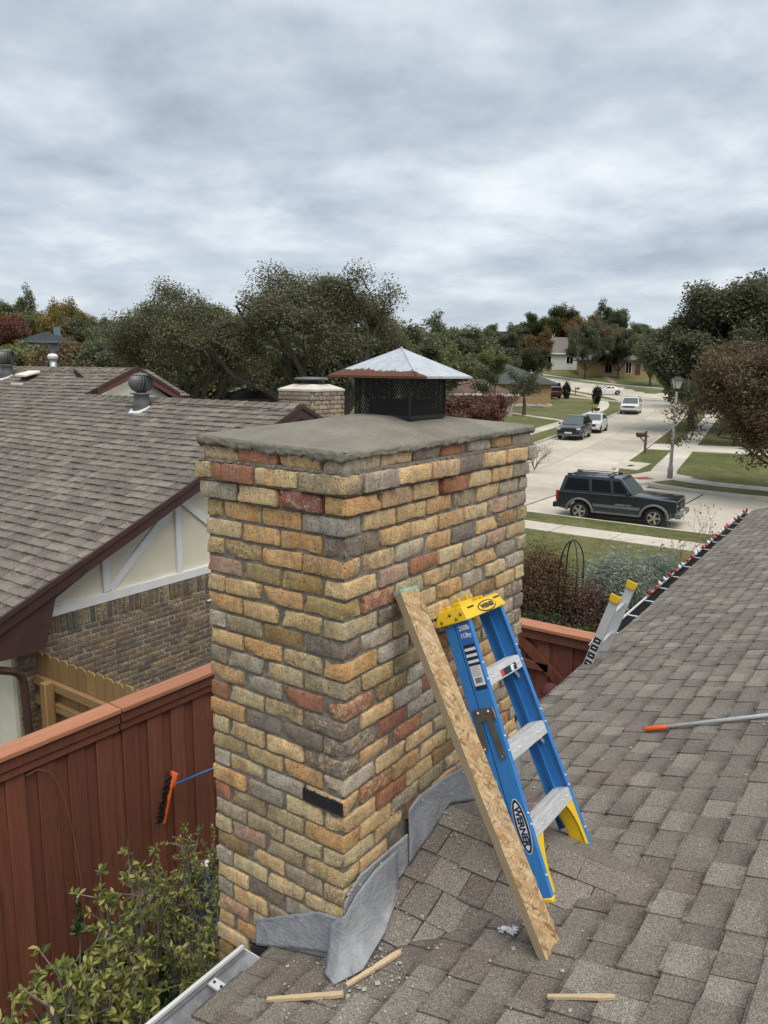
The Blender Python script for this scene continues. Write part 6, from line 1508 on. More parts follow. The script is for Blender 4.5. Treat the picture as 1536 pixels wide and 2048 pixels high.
# garden obelisk trellis
tr = thing('garden_trellis', 'black wire obelisk trellis with arched top on the front lawn edge', 'trellis', (10.0, 2.98, zg))
for k in range(4):
    a = math.pi / 4 + k * math.pi / 2; s_ = .22
    pts = [(s_ * math.cos(a), s_ * math.sin(a), 0), (s_ * math.cos(a), s_ * math.sin(a), 1.55)] + [(s_ * math.cos(a) * math.cos(t), s_ * math.sin(a) * math.cos(t), 1.55 + .52 * math.sin(t)) for t in (.25, .5, .75, 1.0, 1.25, 1.5)]
    MB().tube(pts, .013 if k in (0, 1) else .010, 6).build('post', MAT['black'], tr)
for zz_ in (.3, .6, .9, 1.2, 1.5):
    MB().tube([(.22 * math.cos(math.pi / 4 + k * math.pi / 2), .22 * math.sin(math.pi / 4 + k * math.pi / 2), zz_) for k in range(5)], .005, 5).build('hoop', MAT['black'], tr)
for s_ in (-.08, .08):
    MB().tube([(s_, -.155, 0), (s_, -.155, 1.7)], .004, 5).build('wire', MAT['black'], tr); MB().tube([(-.155, s_, 0), (-.155, s_, 1.7)], .004, 5).build('wire', MAT['black'], tr)
# ------------------------------------------------------------------ street furniture
lp = thing('street_lamp', 'grey post street lamp with black lantern beside the corner sidewalk', 'street lamp', (36.0, 8.25, terr(36, 8.25) + .1))
MAT['polem'] = M_plain('grey_pole', (.30, .30, .29), .6, .2, .15, 4); MAT['frost'] = M_plain('frosted_glass', (.58, .57, .52), .3, var=.05)
MB().lathe([(.13, 0), (.13, .5), (.10, .62), (.085, .7), (.055, 4.2)], 14).build('post', MAT['polem'], lp, True); MB().lathe([(.06, 4.2), (.08, 4.25), (.06, 4.33)], 12).build('collar', MAT['black'], lp)
mb = MB(); h0, h1 = 4.34, 4.74; a0, a1 = .115, .205
mb.add([(s * a0, t * a0, h0) for s, t in ((-1, -1), (1, -1), (1, 1), (-1, 1))] + [(s * a1, t * a1, h1) for s, t in ((-1, -1), (1, -1), (1, 1), (-1, 1))], [(0, 1, 5, 4), (1, 2, 6, 5), (2, 3, 7, 6), (3, 0, 4, 7), (0, 3, 2, 1)]); lan = mb.build('lantern', MAT['frost'], lp)
mb = MB()
for s, t in ((-1, -1), (1, -1), (1, 1), (-1, 1)): mb.beam((s * a0, t * a0, h0), (s * a1, t * a1, h1), .022, .022)
mb.build('lantern_frame', MAT['black'], lan)
mb = MB(); mb.add([(s * .27, t * .27, h1) for s, t in ((-1, -1), (1, -1), (1, 1), (-1, 1))] + [(s * .10, t * .10, h1 + .15) for s, t in ((-1, -1), (1, -1), (1, 1), (-1, 1))], [(0, 1, 5, 4), (1, 2, 6, 5), (2, 3, 7, 6), (3, 0, 4, 7), (4, 5, 6, 7), (0, 3, 2, 1)]); mb.lathe([(.03, h1 + .15), (.03, h1 + .2)], 8); mb.build('lantern_roof', MAT['black'], lan)
lp.rotation_euler = (0, 0, .6)
def mailbox(x, y, rzv, lab, wood=True):
    t = thing('mailbox', lab, 'mailbox', (x, y, terr(x, y) + .1), rzv, 'mailboxes along the street'); m = M_wood('mailbox_post', (.14, .08, .045), (.09, .05, .03), (9, 9, .5)) if wood else MAT['black']
    MB().bx(-.055, .055, -.055, .055, 0, 1.38).build('post', m, t); MB().bx(-.055, .055, -.62, .18, 1.02, 1.10).build('arm', m, t); MB().beam((0, -.42, 1.03), (0, -.05, .70), .07, .06).build('brace', m, t)
    mb = MB(); pr = [(-.09, 0), (.09, 0), (.09, .11)] + [(.09 * math.cos(a), .11 + .09 * math.sin(a)) for a in (.4, .8, 1.2, 1.57, 1.94, 2.34, 2.74)] + [(-.09, .11)]
    mb.prism(pr, lambda a_, b_, h: (a_, h, 1.10 + b_), -.66, -.14); o = mb.build('box', M_plain('brown_black_box', (.035, .022, .016), .5), t); fixn(o.data); MB().bx(.092, .10, -.4, -.37, 1.16, 1.32).build('flag', MAT['redprint'], t)
mailbox(45.6, 12.35, math.radians(60) + 3.0, 'dark mailbox on a brown wood post by the right kerb'); mailbox(66.8, 23.6, .2, 'dark mailbox on the verge behind the white hatchback'); x, y = bear(1143, 120); mailbox(x, y, .4, 'dark mailbox on the far lawn by the bend', False)
MB().bx(-.3, .3, -.12, .12, 0, .012).build('drain_grate', MAT['dark'], None, loc=(39.3, 11.2, terr(39.3, 11.2) + .136)); tag(bpy.data.objects['drain_grate'], 'dark grate set in the pale concrete pad on the verge', 'grate')
di = MB().bx(-.06, .06, -.95, .95, -.02, .075).build('storm_drain', MAT['dark'], None, loc=(33.17, 2.2, terr(33.2, 2.2) + .03)); tag(di, 'dark storm drain slot in the far kerb at right', 'drain')

# ------------------------------------------------------------------ vehicles
def paint(name, c, rough=.28, metal=.25):
    n = NT(name, rough, metal); v = n.co('Object'); a = n.noise(v, 2.5, 4, .6); n.col(scale_col(n, (*c, 1), n.rng(a, .3, .7, .92, 1.08))); n.b.inputs['Coat Weight'].default_value = .7; n.b.inputs['Coat Roughness'].default_value = .05; return n.m
MAT['glassd'] = NT('dark_glass', .10, 0.0, .12).col((.008, .010, .011, 1)).m; MAT['glassl'] = NT('windscreen', .08, 0, .7).col((.10, .125, .125, 1)).m
MAT['tyre'] = M_plain('tyre_rubber', (.016, .016, .016), .85); MAT['rim'] = M_metal('alloy', (.55, .53, .48), .35, .8); MAT['greyp'] = M_plain('grey_plastic', (.14, .145, .145), .6); MAT['tail'] = M_plain('red_lens', (.42, .012, .012), .2, var=.1); MAT['amber'] = M_plain('amber_lens', (.72, .16, .01), .25); MAT['lens'] = M_plain('clear_lens', (.6, .62, .64), .15); MAT['plate'] = M_plain('number_plate', (.62, .63, .62), .5, var=.05); MAT['chrome'] = M_metal('chrome', (.7, .7, .7), .15, 1.0)
def car(name, label, x, y, hd, P, paintm, z=None, cat='car', group='vehicles parked in the street'):
    t = thing(name, label, cat, (x, y, terr(x, y) + (-.01 if z is None else z)), hd, group); W = P['W'] / 2; R = P['R']; zb = P.get('zb', .27)
    def arch(cx, n=9): rr = R + .07; a0 = math.asin(max(-1, (zb - R) / rr)); return [(cx + rr * math.cos(math.pi - a0 - (math.pi - 2 * a0) * k / n), R + rr * math.sin(math.pi - a0 - (math.pi - 2 * a0) * k / n)) for k in range(n + 1)]
    outline = list(P['top'])            # from rear bottom over the top to front bottom
    low = [(q[0], q[1]) for q in arch(P['xr'])] + [(q[0], q[1]) for q in arch(P['xf'])]
    poly = outline + low[::-1]
    taper = P.get('taper', .10); Lh = P['L'] / 2
    def wy(px, pz):
        e_ = max(0, (abs(px) - (Lh - .75)) / .75); w_ = W * (1 - taper * e_ ** 2)
        if pz > P['belt'] - .05: w_ *= .985
        if pz < .4: w_ *= .97
        return w_
    n = len(poly); mb = MB(); K = P.get('sec', (0.0, .75, .94, 1.0))
    V = []; ws = [-1, -.93, 0, .93, 1]
    for s in ws:
        for (a_, b_) in poly:
            sh = .0
            if abs(s) == 1: b2 = b_ - (P.get('crown', .05) if b_ > P['belt'] - .35 and b_ > .55 else 0)
            else: b2 = b_
            V.append((a_, wy(a_, b_) * s, b2))
    F = []
    for r_ in range(4):
        for i in range(n): F.append((r_ * n + i, r_ * n + (i + 1) % n, (r_ + 1) * n + (i + 1) % n, (r_ + 1) * n + i))
    F.append(tuple(range(n))[::-1]); F.append(tuple(range(4 * n, 5 * n)))
    body = mb.add(V, F).build('body', paintm, t, bevel=P.get('bev', .03), seg=3)
    # greenhouse
    g = P['cab']; wb, wt = W * P.get('wb', .93), W * P.get('wt', .78); m = len(g)
    zlo = min(q[1] for q in g); zhi = max(q[1] for q in g)
    def gw(pz): return wb + (wt - wb) * (pz - zlo) / (zhi - zlo)
    V = [(a_, -gw(b_), b_) for a_, b_ in g] + [(a_, gw(b_), b_) for a_, b_ in g]
    F = [tuple(range(m))[::-1], tuple(range(m, 2 * m))] + [(i, (i + 1) % m, m + (i + 1) % m, m + i) for i in range(m)]
    cab = MB().add(V, F).build('cabin', paintm, t, bevel=P.get('cbev', .05), seg=3)
    for s in (-1, 1):
        for k, wpoly in enumerate(P['win']):
            mb = MB(); V = [(a_, s * (gw(b_) + .004), b_) for a_, b_ in wpoly] + [(a_, s * (gw(b_) - .02), b_) for a_, b_ in wpoly]; q = len(wpoly)
            o = mb.add(V, [tuple(range(q))] + [(i, (i + 1) % q, q + (i + 1) % q, q + i) for i in range(q)]).build('side_window', MAT['glassd'], t); fixn(o.data)
    def screen_(p, q_, nm, mt, inset=.08):
        # pane on the sloping edge p->q_ of the cabin profile
        d = Vector((q_[0] - p[0], 0, q_[1] - p[1])); L_ = d.length; nx_, nz_ = d.z / L_, -d.x / L_
        if nx_ * (1 if (p[0] + q_[0]) > 0 else -1) < 0: nx_, nz_ = -nx_, -nz_
        c0 = (p[0] + d.x * .08, p[1] + d.z * .08); c1 = (p[0] + d.x * .93, p[1] + d.z * .93); V = []
        for e_ in (.006, -.01):
            for (a_, b_), s in ((c0, -1), (c0, 1), (c1, 1), (c1, -1)): V.append((a_ + nx_ * e_, s * (gw(b_) - inset), b_ + nz_ * e_))
        o = MB().add(V, [(0, 1, 2, 3), (7, 6, 5, 4), (0, 4, 5, 1), (1, 5, 6, 2), (2, 6, 7, 3), (3, 7, 4, 0)]).build(nm, mt, t); fixn(o.data)
    screen_(g[P['ws'][0]], g[P['ws'][1]], 'windscreen', MAT['glassl']); screen_(g[P['rw'][0]], g[P['rw'][1]], 'rear_window', MAT['glassd'])
    # wheels
    for wx in (P['xr'], P['xf']):
        for s in (-1, 1):
            yc = s * (W - .115); wd_ = .10
            prof = [(R * .62, -wd_), (R * .93, -wd_), (R, -wd_ * .72), (R, wd_ * .72), (R * .93, wd_), (R * .62, wd_)]
            mb = MB(); mb.lathe(prof, 26, (wx, yc, R), 'y'); wl = mb.build('wheel', MAT['tyre'], t, True)
            mb = MB(); mb.lathe([(R * .645, s * .0), (R * .645, s * (wd_ + .004)), (R * .60, s * (wd_ + .006)), (R * .57, s * (wd_ - .03))], 24, (wx, yc, R), 'y')
            for k in range(P.get('spokes', 5)):
                a = 2 * math.pi * k / P.get('spokes', 5); mb.beam((wx + R * .10 * math.cos(a), yc + s * (wd_ - .006), R + R * .10 * math.sin(a)), (wx + R * .60 * math.cos(a), yc + s * (wd_ - .008), R + R * .60 * math.sin(a)), R * .20, .02, (0, 1, 0))
            mb.lathe([(R * .17, s * (wd_ - .03)), (R * .17, s * (wd_ + .006))], 12, (wx, yc, R), 'y'); mb.build('rim', MAT['rim'], wl)
            MB().lathe([(R * .60, s * (wd_ - .045)), (R * .60, s * (wd_ - .035))], 20, (wx, yc, R), 'y').build('hub_recess', MAT['black'], wl)
    MB().bx(P['xr'] - .25, P['xf'] + .25, -W * .72, W * .72, .2, P['belt'] - .25).build('underbody', MAT['black'], t)
    fx = Lh; zl = P['lampz']
    for s in (-1, 1):
        for nm, mt, (xa, ya, za, xs_, ys_, zs_) in (('headlight', MAT['lens'], P['hl']), ('tail_light', MAT['tail'], P['tl'])):
            o = MB().box((0, 0, 0), (xs_, ys_, zs_)).build(nm, mt, t, bevel=.012, seg=2); o.location = (xa, s * ya, za)
        o = MB().box((0, 0, 0), (.11, .17, .13)).build('wing_mirror', MAT['black'] if P.get('mirrb', True) else paintm, t, bevel=.03); o.location = (P['mir'][0], s * (W + .07), P['mir'][1])
    for (xs0, zs0, zs1) in P.get('seams', ()):
        for s in (-1, 1): MB().bx(xs0 - .006, xs0 + .006, s * W * .992 - .004, s * W * .992 + .012 * s, zs0, zs1).build('door_seam', MAT['black'], t)
    MB().bx(fx - .03, fx + .012, -.26, .26, P['plz'] - .055, P['plz'] + .055).build('front_plate', MAT['plate'], t) if P.get('fp', True) else None
    MB().bx(-fx - .012, -fx + .03, -.26, .26, P['plz'] + .1, P['plz'] + .21).build('rear_plate', MAT['plate'], t)
    MB().bx(fx - .04, fx + .006, -W * .62, W * .62, P['gr'][0], P['gr'][1]).build('grille', MAT['black'], t)
    return t
# boxy dark blue-green 4x4 at the near kerb
JE = dict(L=4.24, W=1.72, R=.345, zb=.36, belt=1.02, xr=-1.22, xf=1.36, taper=.04, crown=.02, bev=.02, cbev=.035, wb=.945, wt=.80,
          top=[(-2.07, .42), (-2.08, .80), (-2.03, 1.02), (.62, 1.05), (.74, 1.055), (2.02, 1.0), (2.07, .97), (2.09, .56), (2.05, .42)],
          cab=[(-2.0, 1.0), (-1.84, 1.56), (-1.70, 1.60), (.10, 1.60), (.20, 1.575), (.70, 1.0)], win=[[(-1.83, 1.08), (-1.71, 1.50), (-.98, 1.50), (-.90, 1.08)], [(-.80, 1.08), (-.86, 1.50), (-.22, 1.50), (-.12, 1.08)], [(-.04, 1.08), (-.12, 1.50), (.12, 1.50), (.50, 1.08)]], ws=(5, 4), rw=(0, 1), lampz=.74, hl=(2.055, .60, .76, .05, .22, .15), tl=(-2.06, .80, .86, .07, .12, .34), mir=(.46, 1.10), seams=((-.85, .5, 1.06), (-.08, .5, 1.06), (.72, .5, .98)), plz=.56, gr=(.66, .88), spokes=5)
jp = car('parked_car', 'boxy dark blue-green four-wheel-drive wagon parked at the near kerb', 24.963, 7.05, math.radians(-85.2), JE, paint('dark_teal_paint', (.012, .020, .030), .3, .2))
Wj = .86
for s in (-1, 1):
    for wx in (-1.22, 1.36):
        pts = [(wx + .44 * math.cos(a), s * (Wj + .012), .36 + .42 * math.sin(a)) for a in np.linspace(.05, math.pi - .05, 9)]
        mb = MB(); V = []; F = []
        for k, a in enumerate(np.linspace(.02, math.pi - .02, 13)):
            for rr, yo in ((.405, .0), (.405, .05), (.475, .035), (.485, .0)): V.append((wx + rr * math.cos(a) * 1.06, s * (Wj - .012 + yo), .345 + rr * math.sin(a)))
        for k in range(12):
            for j in range(3): F.append((k * 4 + j, k * 4 + j + 1, k * 4 + 5 + j, k * 4 + 4 + j))
        o = mb.add(V, F).build('wheel_flare', MAT['greyp'], jp, True); fixn(o.data)
    MB().bx(-.74, .88, s * (Wj - .012), s * (Wj + .012), .56, .66).build('side_moulding', MAT['greyp'], jp); MB().bx(-.76, .90, s * (Wj - .06), s * (Wj + .02), .34, .40).build('sill', MAT['greyp'], jp)
    for xx in (-.62, .14): MB().bx(xx - .07, xx + .07, s * (Wj - .004), s * (Wj + .022), .93, .965).build('door_handle', MAT['black'], jp)
    MB().bx(-2.02, .62, s * (Wj - .006), s * (Wj + .004), 1.005, 1.018).build('belt_moulding', MAT['greyp'], jp)
    MB().box((0, 0, 0), (.03, .03, .15)).build('indicator', MAT['amber'], jp, loc=(2.045, s * .80, .74))
    MB().beam((-1.72, s * .60, 1.645), (-.16, s * .60, 1.645), .03, .022).build('roof_rail', MAT['black'], jp)
    for xx in (-1.70, -.18): o = MB().box((0, 0, 0), (.16, .05, .06)).build('rail_foot', MAT['black'], jp, bevel=.02); o.location = (xx, s * .60, 1.625)
for xx in (-1.55, -.33): MB().bx(xx - .03, xx + .03, -.6, .6, 1.648, 1.668).build('cross_bar', MAT['black'], jp)
o = MB().box((0, 0, 0), (.20, 1.74, .19)).build('front_bumper', MAT['greyp'], jp, bevel=.035); o.location = (2.13, 0, .49)
o = MB().box((0, 0, 0), (.16, 1.72, .19)).build('rear_bumper', MAT['black'], jp, bevel=.035); o.location = (-2.12, 0, .50)
MB().bx(2.225, 2.237, -.30, .0, .46, .56).build('front_plate', MAT['plate'], jp)
mb = MB()
for k in range(7): yy = -.42 + .14 * k; mb.bx(2.04, 2.09, yy - .045, yy + .045, .67, .87)
mb.build('grille_slot', MAT['black'], jp)
for s in (-1, 1):
    me = text_mesh('CHEROKEE SPORT', .06, extrude=.001, spacing=1.15); me.transform(Matrix.Translation((.32, s * (Wj + .003), .70)) @ (Matrix.Rotation(math.pi / 2, 4, 'X') if s < 0 else Matrix.Rotation(math.pi, 4, 'Z') @ Matrix.Rotation(math.pi / 2, 4, 'X'))); obj('lettering', me, MAT['plate'], jp)
CUV = dict(L=4.53, W=1.82, R=.34, zb=.28, belt=1.02, xr=-1.32, xf=1.32, taper=.13, crown=.09, bev=.06, cbev=.09, wb=.93, wt=.72, top=[(-2.2, .36), (-2.25, .62), (-2.22, 1.02), (-1.9, 1.06), (.80, 1.06), (1.0, 1.04), (1.9, .92), (2.16, .80), (2.25, .58), (2.2, .34)],
           cab=[(-2.12, 1.0), (-1.72, 1.56), (-1.45, 1.66), (-.1, 1.68), (.18, 1.64), (1.05, 1.0)], win=[[(-1.60, 1.10), (-1.45, 1.44), (-1.05, 1.50), (-1.0, 1.10)], [(-.92, 1.09), (-.95, 1.53), (-.22, 1.55), (-.10, 1.09)], [(.0, 1.09), (-.10, 1.54), (.12, 1.50), (.68, 1.09)]], ws=(5, 4), rw=(0, 1), lampz=.8, hl=(2.12, .66, .80, .14, .34, .13), tl=(-2.19, .74, 1.05, .10, .16, .40), mir=(.78, 1.10), seams=((-.95, .5, 1.05), (-.05, .5, 1.05)), plz=.52, gr=(.60, .86), mirrb=False)
hd = math.atan2(-2.95, -17.8)
cr = car('parked_car', 'dark navy crossover facing the camera, nearest car at the left kerb', 52.9, 19.75, hd, CUV, paint('navy_paint', (.010, .016, .034)))
MB().bx(2.24, 2.262, -.55, .55, .80, .83).build('grille_bar', MAT['chrome'], cr); MB().bx(2.22, 2.255, -.8, .8, .30, .40).build('bumper_insert', MAT['greyp'], cr)
HB = dict(CUV, L=4.1, top=[(-1.98, .34), (-2.03, .6), (-2.0, .93), (-1.7, .98), (.75, .98), (1.0, .95), (1.75, .82), (1.98, .72), (2.05, .52), (2.0, .32)], belt=.95, cab=[(-1.92, .92), (-1.5, 1.38), (-1.2, 1.46), (-.1, 1.48), (.15, 1.44), (1.0, .92)], win=[[(-1.42, 1.02), (-1.25, 1.30), (-.9, 1.35), (-.88, 1.02)], [(-.80, 1.01), (-.82, 1.36), (-.2, 1.37), (-.1, 1.01)], [(0, 1.01), (-.1, 1.36), (.1, 1.32), (.62, 1.01)]], xr=-1.22, xf=1.25, R=.31, zb=.24, hl=(1.94, .64, .70, .14, .30, .12), tl=(-1.98, .70, .85, .10, .16, .3), mir=(.7, 1.03), plz=.46, gr=(.52, .72), seams=())
car('parked_car', 'white hatchback parked close behind the dark navy crossover', 58.9, 20.55, hd, HB, paint('white_paint', (.66, .66, .65), .3, 0.0))
MV = dict(CUV, L=4.95, W=1.95, belt=1.06, top=[(-2.4, .36), (-2.45, .62), (-2.43, 1.06), (-2.2, 1.10), (1.15, 1.10), (1.35, 1.08), (2.25, .98), (2.42, .86), (2.46, .55), (2.4, .34)], cab=[(-2.38, 1.04), (-2.2, 1.66), (-2.0, 1.76), (.35, 1.78), (.62, 1.74), (1.45, 1.04)], win=[[(-2.1, 1.16), (-1.98, 1.60), (-1.2, 1.62), (-1.15, 1.16)], [(-1.05, 1.15), (-1.08, 1.62), (-.05, 1.63), (.05, 1.15)], [(.15, 1.15), (.05, 1.63), (.45, 1.60), (.98, 1.15)]], xr=-1.48, xf=1.45, hl=(2.38, .74, .80, .10, .38, .16), tl=(-2.42, .84, 1.1, .08, .14, .42), mir=(1.0, 1.18), plz=.5, gr=(.72, .88), bev=.05, cbev=.06, wt=.80, seams=((-.98, .5, 1.08), (.1, .5, 1.08)))
hd2 = math.atan2(-3.4, -15.6)
mv = car('parked_car', 'white full-size sport utility facing the camera farther up the left kerb', 82.6, 25.05, hd2, MV, paint('white_van_paint', (.70, .70, .70), .3, 0.0))
MB().bx(2.44, 2.47, -.82, .82, .78, .815).build('grille_bar', MAT['chrome'], mv); MB().bx(2.38, 2.49, -.9, .9, .34, .46).build('bumper_insert', MAT['greyp'], mv)
for s in (-1, 1): MB().beam((-1.8, s * .66, 1.83), (.2, s * .66, 1.83), .04, .03).build('roof_rail', MAT['black'], mv)
CP = dict(CUV, L=4.8, W=1.9, belt=.90, top=[(-2.32, .36), (-2.4, .60), (-2.36, .94), (-2.0, .99), (-1.2, .95), (.85, .92), (2.0, .80), (2.32, .68), (2.4, .48), (2.35, .30)], cab=[(-1.75, .90), (-.95, 1.28), (-.6, 1.35), (-.05, 1.35), (.2, 1.31), (1.05, .88)], win=[[(-1.05, .99), (-.75, 1.22), (-.45, 1.25), (-.42, .98)], [(-.34, .97), (-.36, 1.26), (.1, 1.24), (.66, .97)]], xr=-1.42, xf=1.40, R=.34, zb=.22, hl=(2.28, .68, .66, .12, .34, .10), tl=(-2.36, .66, .80, .08, .36, .12), mir=(.55, .99), plz=.42, gr=(.44, .60), seams=((.55, .4, .9),), bev=.06)
x, y = bear(1207, 126); car('parked_car', 'low white coupe parked side-on at the bend of the street', x, y, math.radians(118), CP, paint('white_coupe_paint', (.68, .68, .68), .3, 0.0), z=.06)
SU = dict(MV, L=4.8, W=1.9)
x, y = bear(1092, 112); car('parked_car', 'dark maroon sport utility seen from behind on the driveway', x, y, math.radians(48), SU, paint('maroon_paint', (.055, .012, .014)), z=.14)
x, y = bear(1091, 120); car('parked_car', 'light blue van roof showing above the maroon sport utility', x, y, math.radians(48), dict(MV, cab=[(-2.38, 1.04), (-2.3, 2.0), (-2.1, 2.1), (.6, 2.1), (.9, 2.0), (1.6, 1.04)]), paint('light_blue_paint', (.16, .36, .55)), z=.14)

# ------------------------------------------------------------------ houses across the street
def far_house(label, cx_, cy_, ang, w_, d_, eh, rh, wallc, roofc, hip=True, wins=(), door=None, over=.5, z=None, chim_=None, gable_front=False, rough=.9):
    t = thing('house', label, 'house', (cx_, cy_, (terr(cx_, cy_) if z is None else z)), ang, 'houses across the street'); wm = M_rock('house_wall', tuple(c * .9 for c in wallc), tuple(c * 1.1 for c in wallc), 2.5, .2, .01, .9, 12); rm = M_rock('house_roof', tuple(c * .85 for c in roofc), tuple(c * 1.15 for c in roofc), 1.2, .3, .02, .95, 9)
    MB().bx(-w_ / 2, w_ / 2, -d_ / 2, d_ / 2, -2.0, eh).build('wall', wm, t)
    W_, D_ = w_ / 2 + over, d_ / 2 + over; mb = MB()
    if hip: r_ = max(.3, W_ - D_); V = [(-W_, -D_, eh), (W_, -D_, eh), (W_, D_, eh), (-W_, D_, eh), (-r_, 0, eh + rh), (r_, 0, eh + rh)]; F = [(0, 1, 5, 4), (1, 2, 5), (2, 3, 4, 5), (3, 0, 4), (3, 2, 1, 0)]
    elif gable_front: V = [(-W_, -D_, eh), (W_, -D_, eh), (W_, D_, eh), (-W_, D_, eh), (0, -D_, eh + rh), (0, D_, eh + rh)]; F = [(0, 1, 4), (1, 2, 5, 4), (2, 3, 5), (3, 0, 4, 5), (3, 2, 1, 0)]
    else: V = [(-W_, -D_, eh), (W_, -D_, eh), (W_, D_, eh), (-W_, D_, eh), (-W_, 0, eh + rh), (W_, 0, eh + rh)]; F = [(0, 1, 5, 4), (1, 2, 5), (2, 3, 4, 5), (3, 0, 4), (3, 2, 1, 0)]
    rf_ = mb.add(V, F).build('roof', rm, t)
    mb = MB()
    for a_, b_ in ((0, 1), (1, 2), (2, 3), (3, 0)):
        p, q_ = V[a_], V[b_]; mb.beam((p[0], p[1], eh - .06), (q_[0], q_[1], eh - .06), .06, .2)
    mb.build('fascia', MAT['white'] if wallc[0] > .4 else MAT['greyp'], t)
    if gable_front: MB().prism([(-w_ / 2, eh), (w_ / 2, eh), (0, eh + rh * w_ / 2 / W_ - .05)], lambda a_, b_, h: (a_, h, b_), -D_ + .02, -D_ + .1).build('gable', wm, t)
    for (wx, wz, ww, wh, fc) in wins:
        y_ = -d_ / 2; f = MB().bx(wx - ww / 2 - .1, wx + ww / 2 + .1, y_ - .06, y_ - .002, wz - .1, wz + wh + .1).build('window', fc, t); MB().bx(wx - ww / 2, wx + ww / 2, y_ - .072, y_ - .061, wz, wz + wh).build('pane', MAT['glassd'], f); MB().bx(wx - .03, wx + .03, y_ - .085, y_ - .073, wz, wz + wh).build('mullion', fc, f)
    if door: MB().bx(door[0] - .5, door[0] + .5, -d_ / 2 - .05, -d_ / 2 - .002, 0, 2.1).build('door', M_plain('door_paint', door[1], .5), t)
    if chim_: MB().bx(chim_[0] - .45, chim_[0] + .45, chim_[1] - .4, chim_[1] + .4, eh, eh + rh + chim_[2]).build('chimney', chim_[3], rf_)
    return t
face = math.atan2(FWH[1], FWH[0]) - math.pi / 2     # a house turned to face the camera
x, y = bear(962, 100); far_house('tan brick house with dark green hip roof left of the street', x, y, face + .25, 14.5, 9, 2.7, 2.5, (.36, .25, .13), (.062, .075, .062), True, ((-3, .8, 1.6, 1.3, MAT['white']),), None, .6)
x, y = bear(925, 80); far_house('low brown roofed annex behind the rain cap edge', x, y, face, 9, 6, 2.2, 1.4, (.42, .38, .30), (.13, .085, .065), True)
x, y = bear(1128, 172); far_house('white painted house with grey hip roof and tall white chimney', x, y, face + .1, 17, 9, 3.0, 3.6, (.55, .54, .50), (.15, .135, .12), True, ((-6.5, .5, 1.8, 2.0, MAT['white']), (-1.5, .9, 1.4, 1.5, MAT['white']), (4.5, .5, 1.8, 2.0, MAT['greyp'])), (1.2, (.08, .05, .04)), .7, None, (3.2, -1.0, .4, MAT['white']))
x, y = bear(1215, 160); far_house('tan brick house with grey roof at the bend', x, y, face - .15, 14, 8, 2.9, 2.2, (.36, .26, .13), (.15, .145, .14), True, ((-1.5, .4, 1.2, 2.0, MAT['greyp']), (2.4, .3, 1.0, 2.2, MAT['white'])), (4.2, (.10, .04, .03)), .7)
x, y = bear(1018, 205); far_house('house with dark charcoal roof on the far rise', x, y, face, 15, 8, 4.6, 2.6, (.40, .36, .26), (.028, .028, .033), False, ((-3, 1.5, 1.5, 1.3, MAT['white']),))
x, y = bear(108, 112); bh = far_house('blue-grey clapboard house with low gable on the left rise', x, y, face + .35, 7.0, 6.5, 6.2, 1.35, (.105, .135, .185), (.085, .10, .12), False, ((-1.8, 4.9, 1.5, .7, MAT['white']),), None, .5, terr(x, y) + 1.0, (1.2, .6, .8, M_plain('blue_chimney', (.14, .18, .24), .8)), True)
x, y = bear(215, 100); far_house('beige shed wall showing under the trees behind the neighbour ridge', x, y, face, 5, 4, 3.9, .8, (.36, .33, .24), (.2, .18, .15), True)
x, y = bear(178, 150); far_house('pale pink roofed house half hidden on the left rise', x, y, face, 10, 8, 8.4, 3.0, (.5, .48, .45), (.33, .25, .22), True)
x, y = bear(560, 62); far_house('blue-grey house glimpsed through the oak foliage', x, y, face, 9, 6, 2.4, 1.2, (.20, .22, .26), (.16, .15, .15), True)

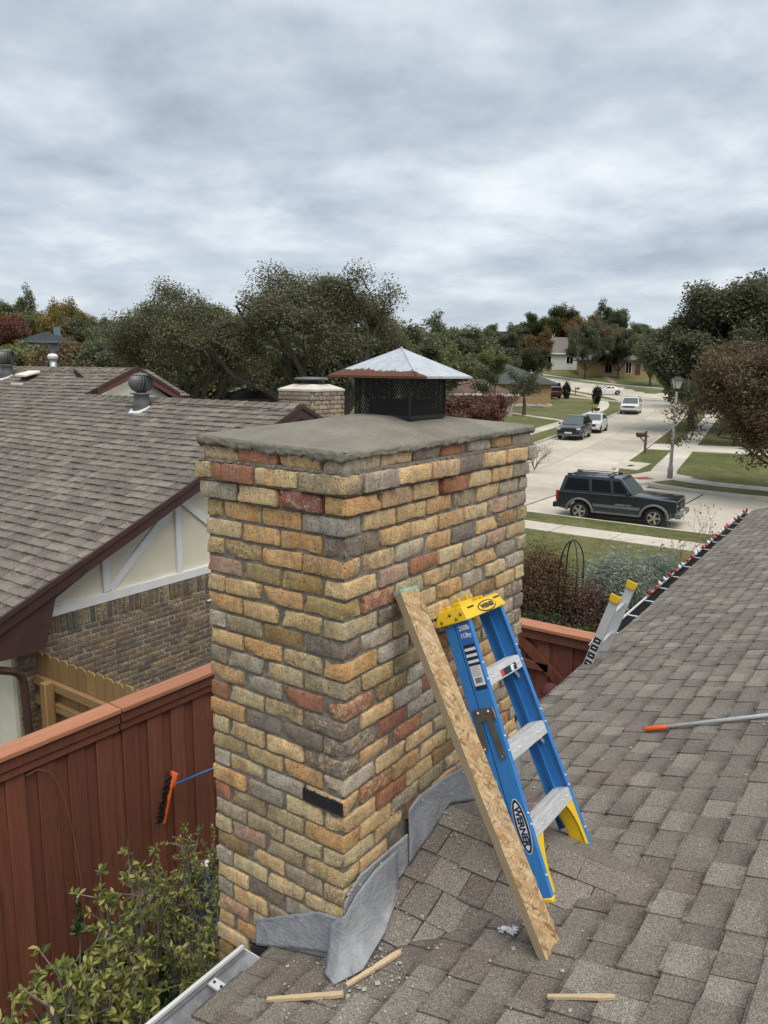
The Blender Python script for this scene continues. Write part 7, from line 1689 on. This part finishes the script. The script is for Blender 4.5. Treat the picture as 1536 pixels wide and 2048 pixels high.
# ------------------------------------------------------------------ person below the eave (only the cap clears the roof)
pr = thing('person', 'person in a maroon cap standing below the eave beside the cross fence', 'person', (4.88, 1.17, .345))
def skin_body(name, joints, edges, mat, parent):
    me = bpy.data.meshes.new(name); me.from_pydata([j[0] for j in joints], edges, []); o = bpy.data.objects.new(name, me); COL.objects.link(o); o.parent = parent
    sk = o.modifiers.new('skin', 'SKIN'); lay = me.skin_vertices[0].data if me.skin_vertices else None
    if lay is None:
        bpy.context.view_layer.objects.active = o
    lay = me.skin_vertices[0].data if me.skin_vertices else None
    if lay:
        for i, j in enumerate(joints): lay[i].radius = (j[1], j[1] * (j[2] if len(j) > 2 else 1)); lay[i].use_root = (i == 0)
    ss = o.modifiers.new('sub', 'SUBSURF'); ss.levels = 1; ss.render_levels = 2; me.materials.append(mat); return o
J = [((0, 0, .95), .14), ((0, 0, 1.12), .135), ((0, 0, 1.30), .155), ((0, 0, 1.43), .09), ((.01, 0, 1.50), .055), ((.02, 0, 1.60), .085), ((.02, 0, 1.69), .085),
     ((0, .17, 1.41), .065), ((.04, .24, 1.14), .048), ((.16, .22, .95), .038), ((.20, .21, .87), .032), ((0, -.17, 1.41), .065), ((.04, -.24, 1.14), .048), ((.16, -.22, .95), .038), ((.20, -.21, .87), .032),
     ((0, .10, .88), .095), ((.02, .11, .50), .065), ((0, .11, .10), .045), ((.12, .11, .04), .038), ((0, -.10, .88), .095), ((.02, -.11, .50), .065), ((0, -.11, .10), .045), ((.12, -.11, .04), .038)]
E_ = [(0, 1), (1, 2), (2, 3), (3, 4), (4, 5), (5, 6), (2, 7), (7, 8), (8, 9), (9, 10), (2, 11), (11, 12), (12, 13), (13, 14), (0, 15), (15, 16), (16, 17), (17, 18), (0, 19), (19, 20), (20, 21), (21, 22)]
try:
    sb = skin_body('body', J, E_, M_plain('dark_work_clothes', (.03, .03, .034), .9), pr)
except Exception as ex: print('skin', ex)
MB().sphere((.025, 0, 1.62), .10, 8, (1.0, .82, 1.12)).build('head', M_plain('skin_tone', (.36, .20, .13), .6), pr, True)
mb = MB(); V = []; F = []; n, m = 8, 20
for i in range(n + 1):
    a = math.pi / 2 * i / n
    for j in range(m): t = 2 * math.pi * j / m; V.append((.02 + .118 * math.cos(a) * math.cos(t), .100 * math.cos(a) * math.sin(t), 1.655 + .115 * math.sin(a)))
for i in range(n):
    for j in range(m): F.append((i * m + j, i * m + (j + 1) % m, (i + 1) * m + (j + 1) % m, (i + 1) * m + j))
mb.add(V, F); br_ = [(.10 + .12 * math.cos(a), .092 * math.sin(a)) for a in np.linspace(-1.57, 1.57, 10)]; mb.prism(br_, lambda a_, b_, h: (a_, b_, 1.662 + h - (a_ - .1) * .12), -.004, .004); mb.build('cap', M_plain('maroon_cloth', (.11, .025, .04), .85), pr, True)
pr.rotation_euler = (0, 0, math.radians(200))
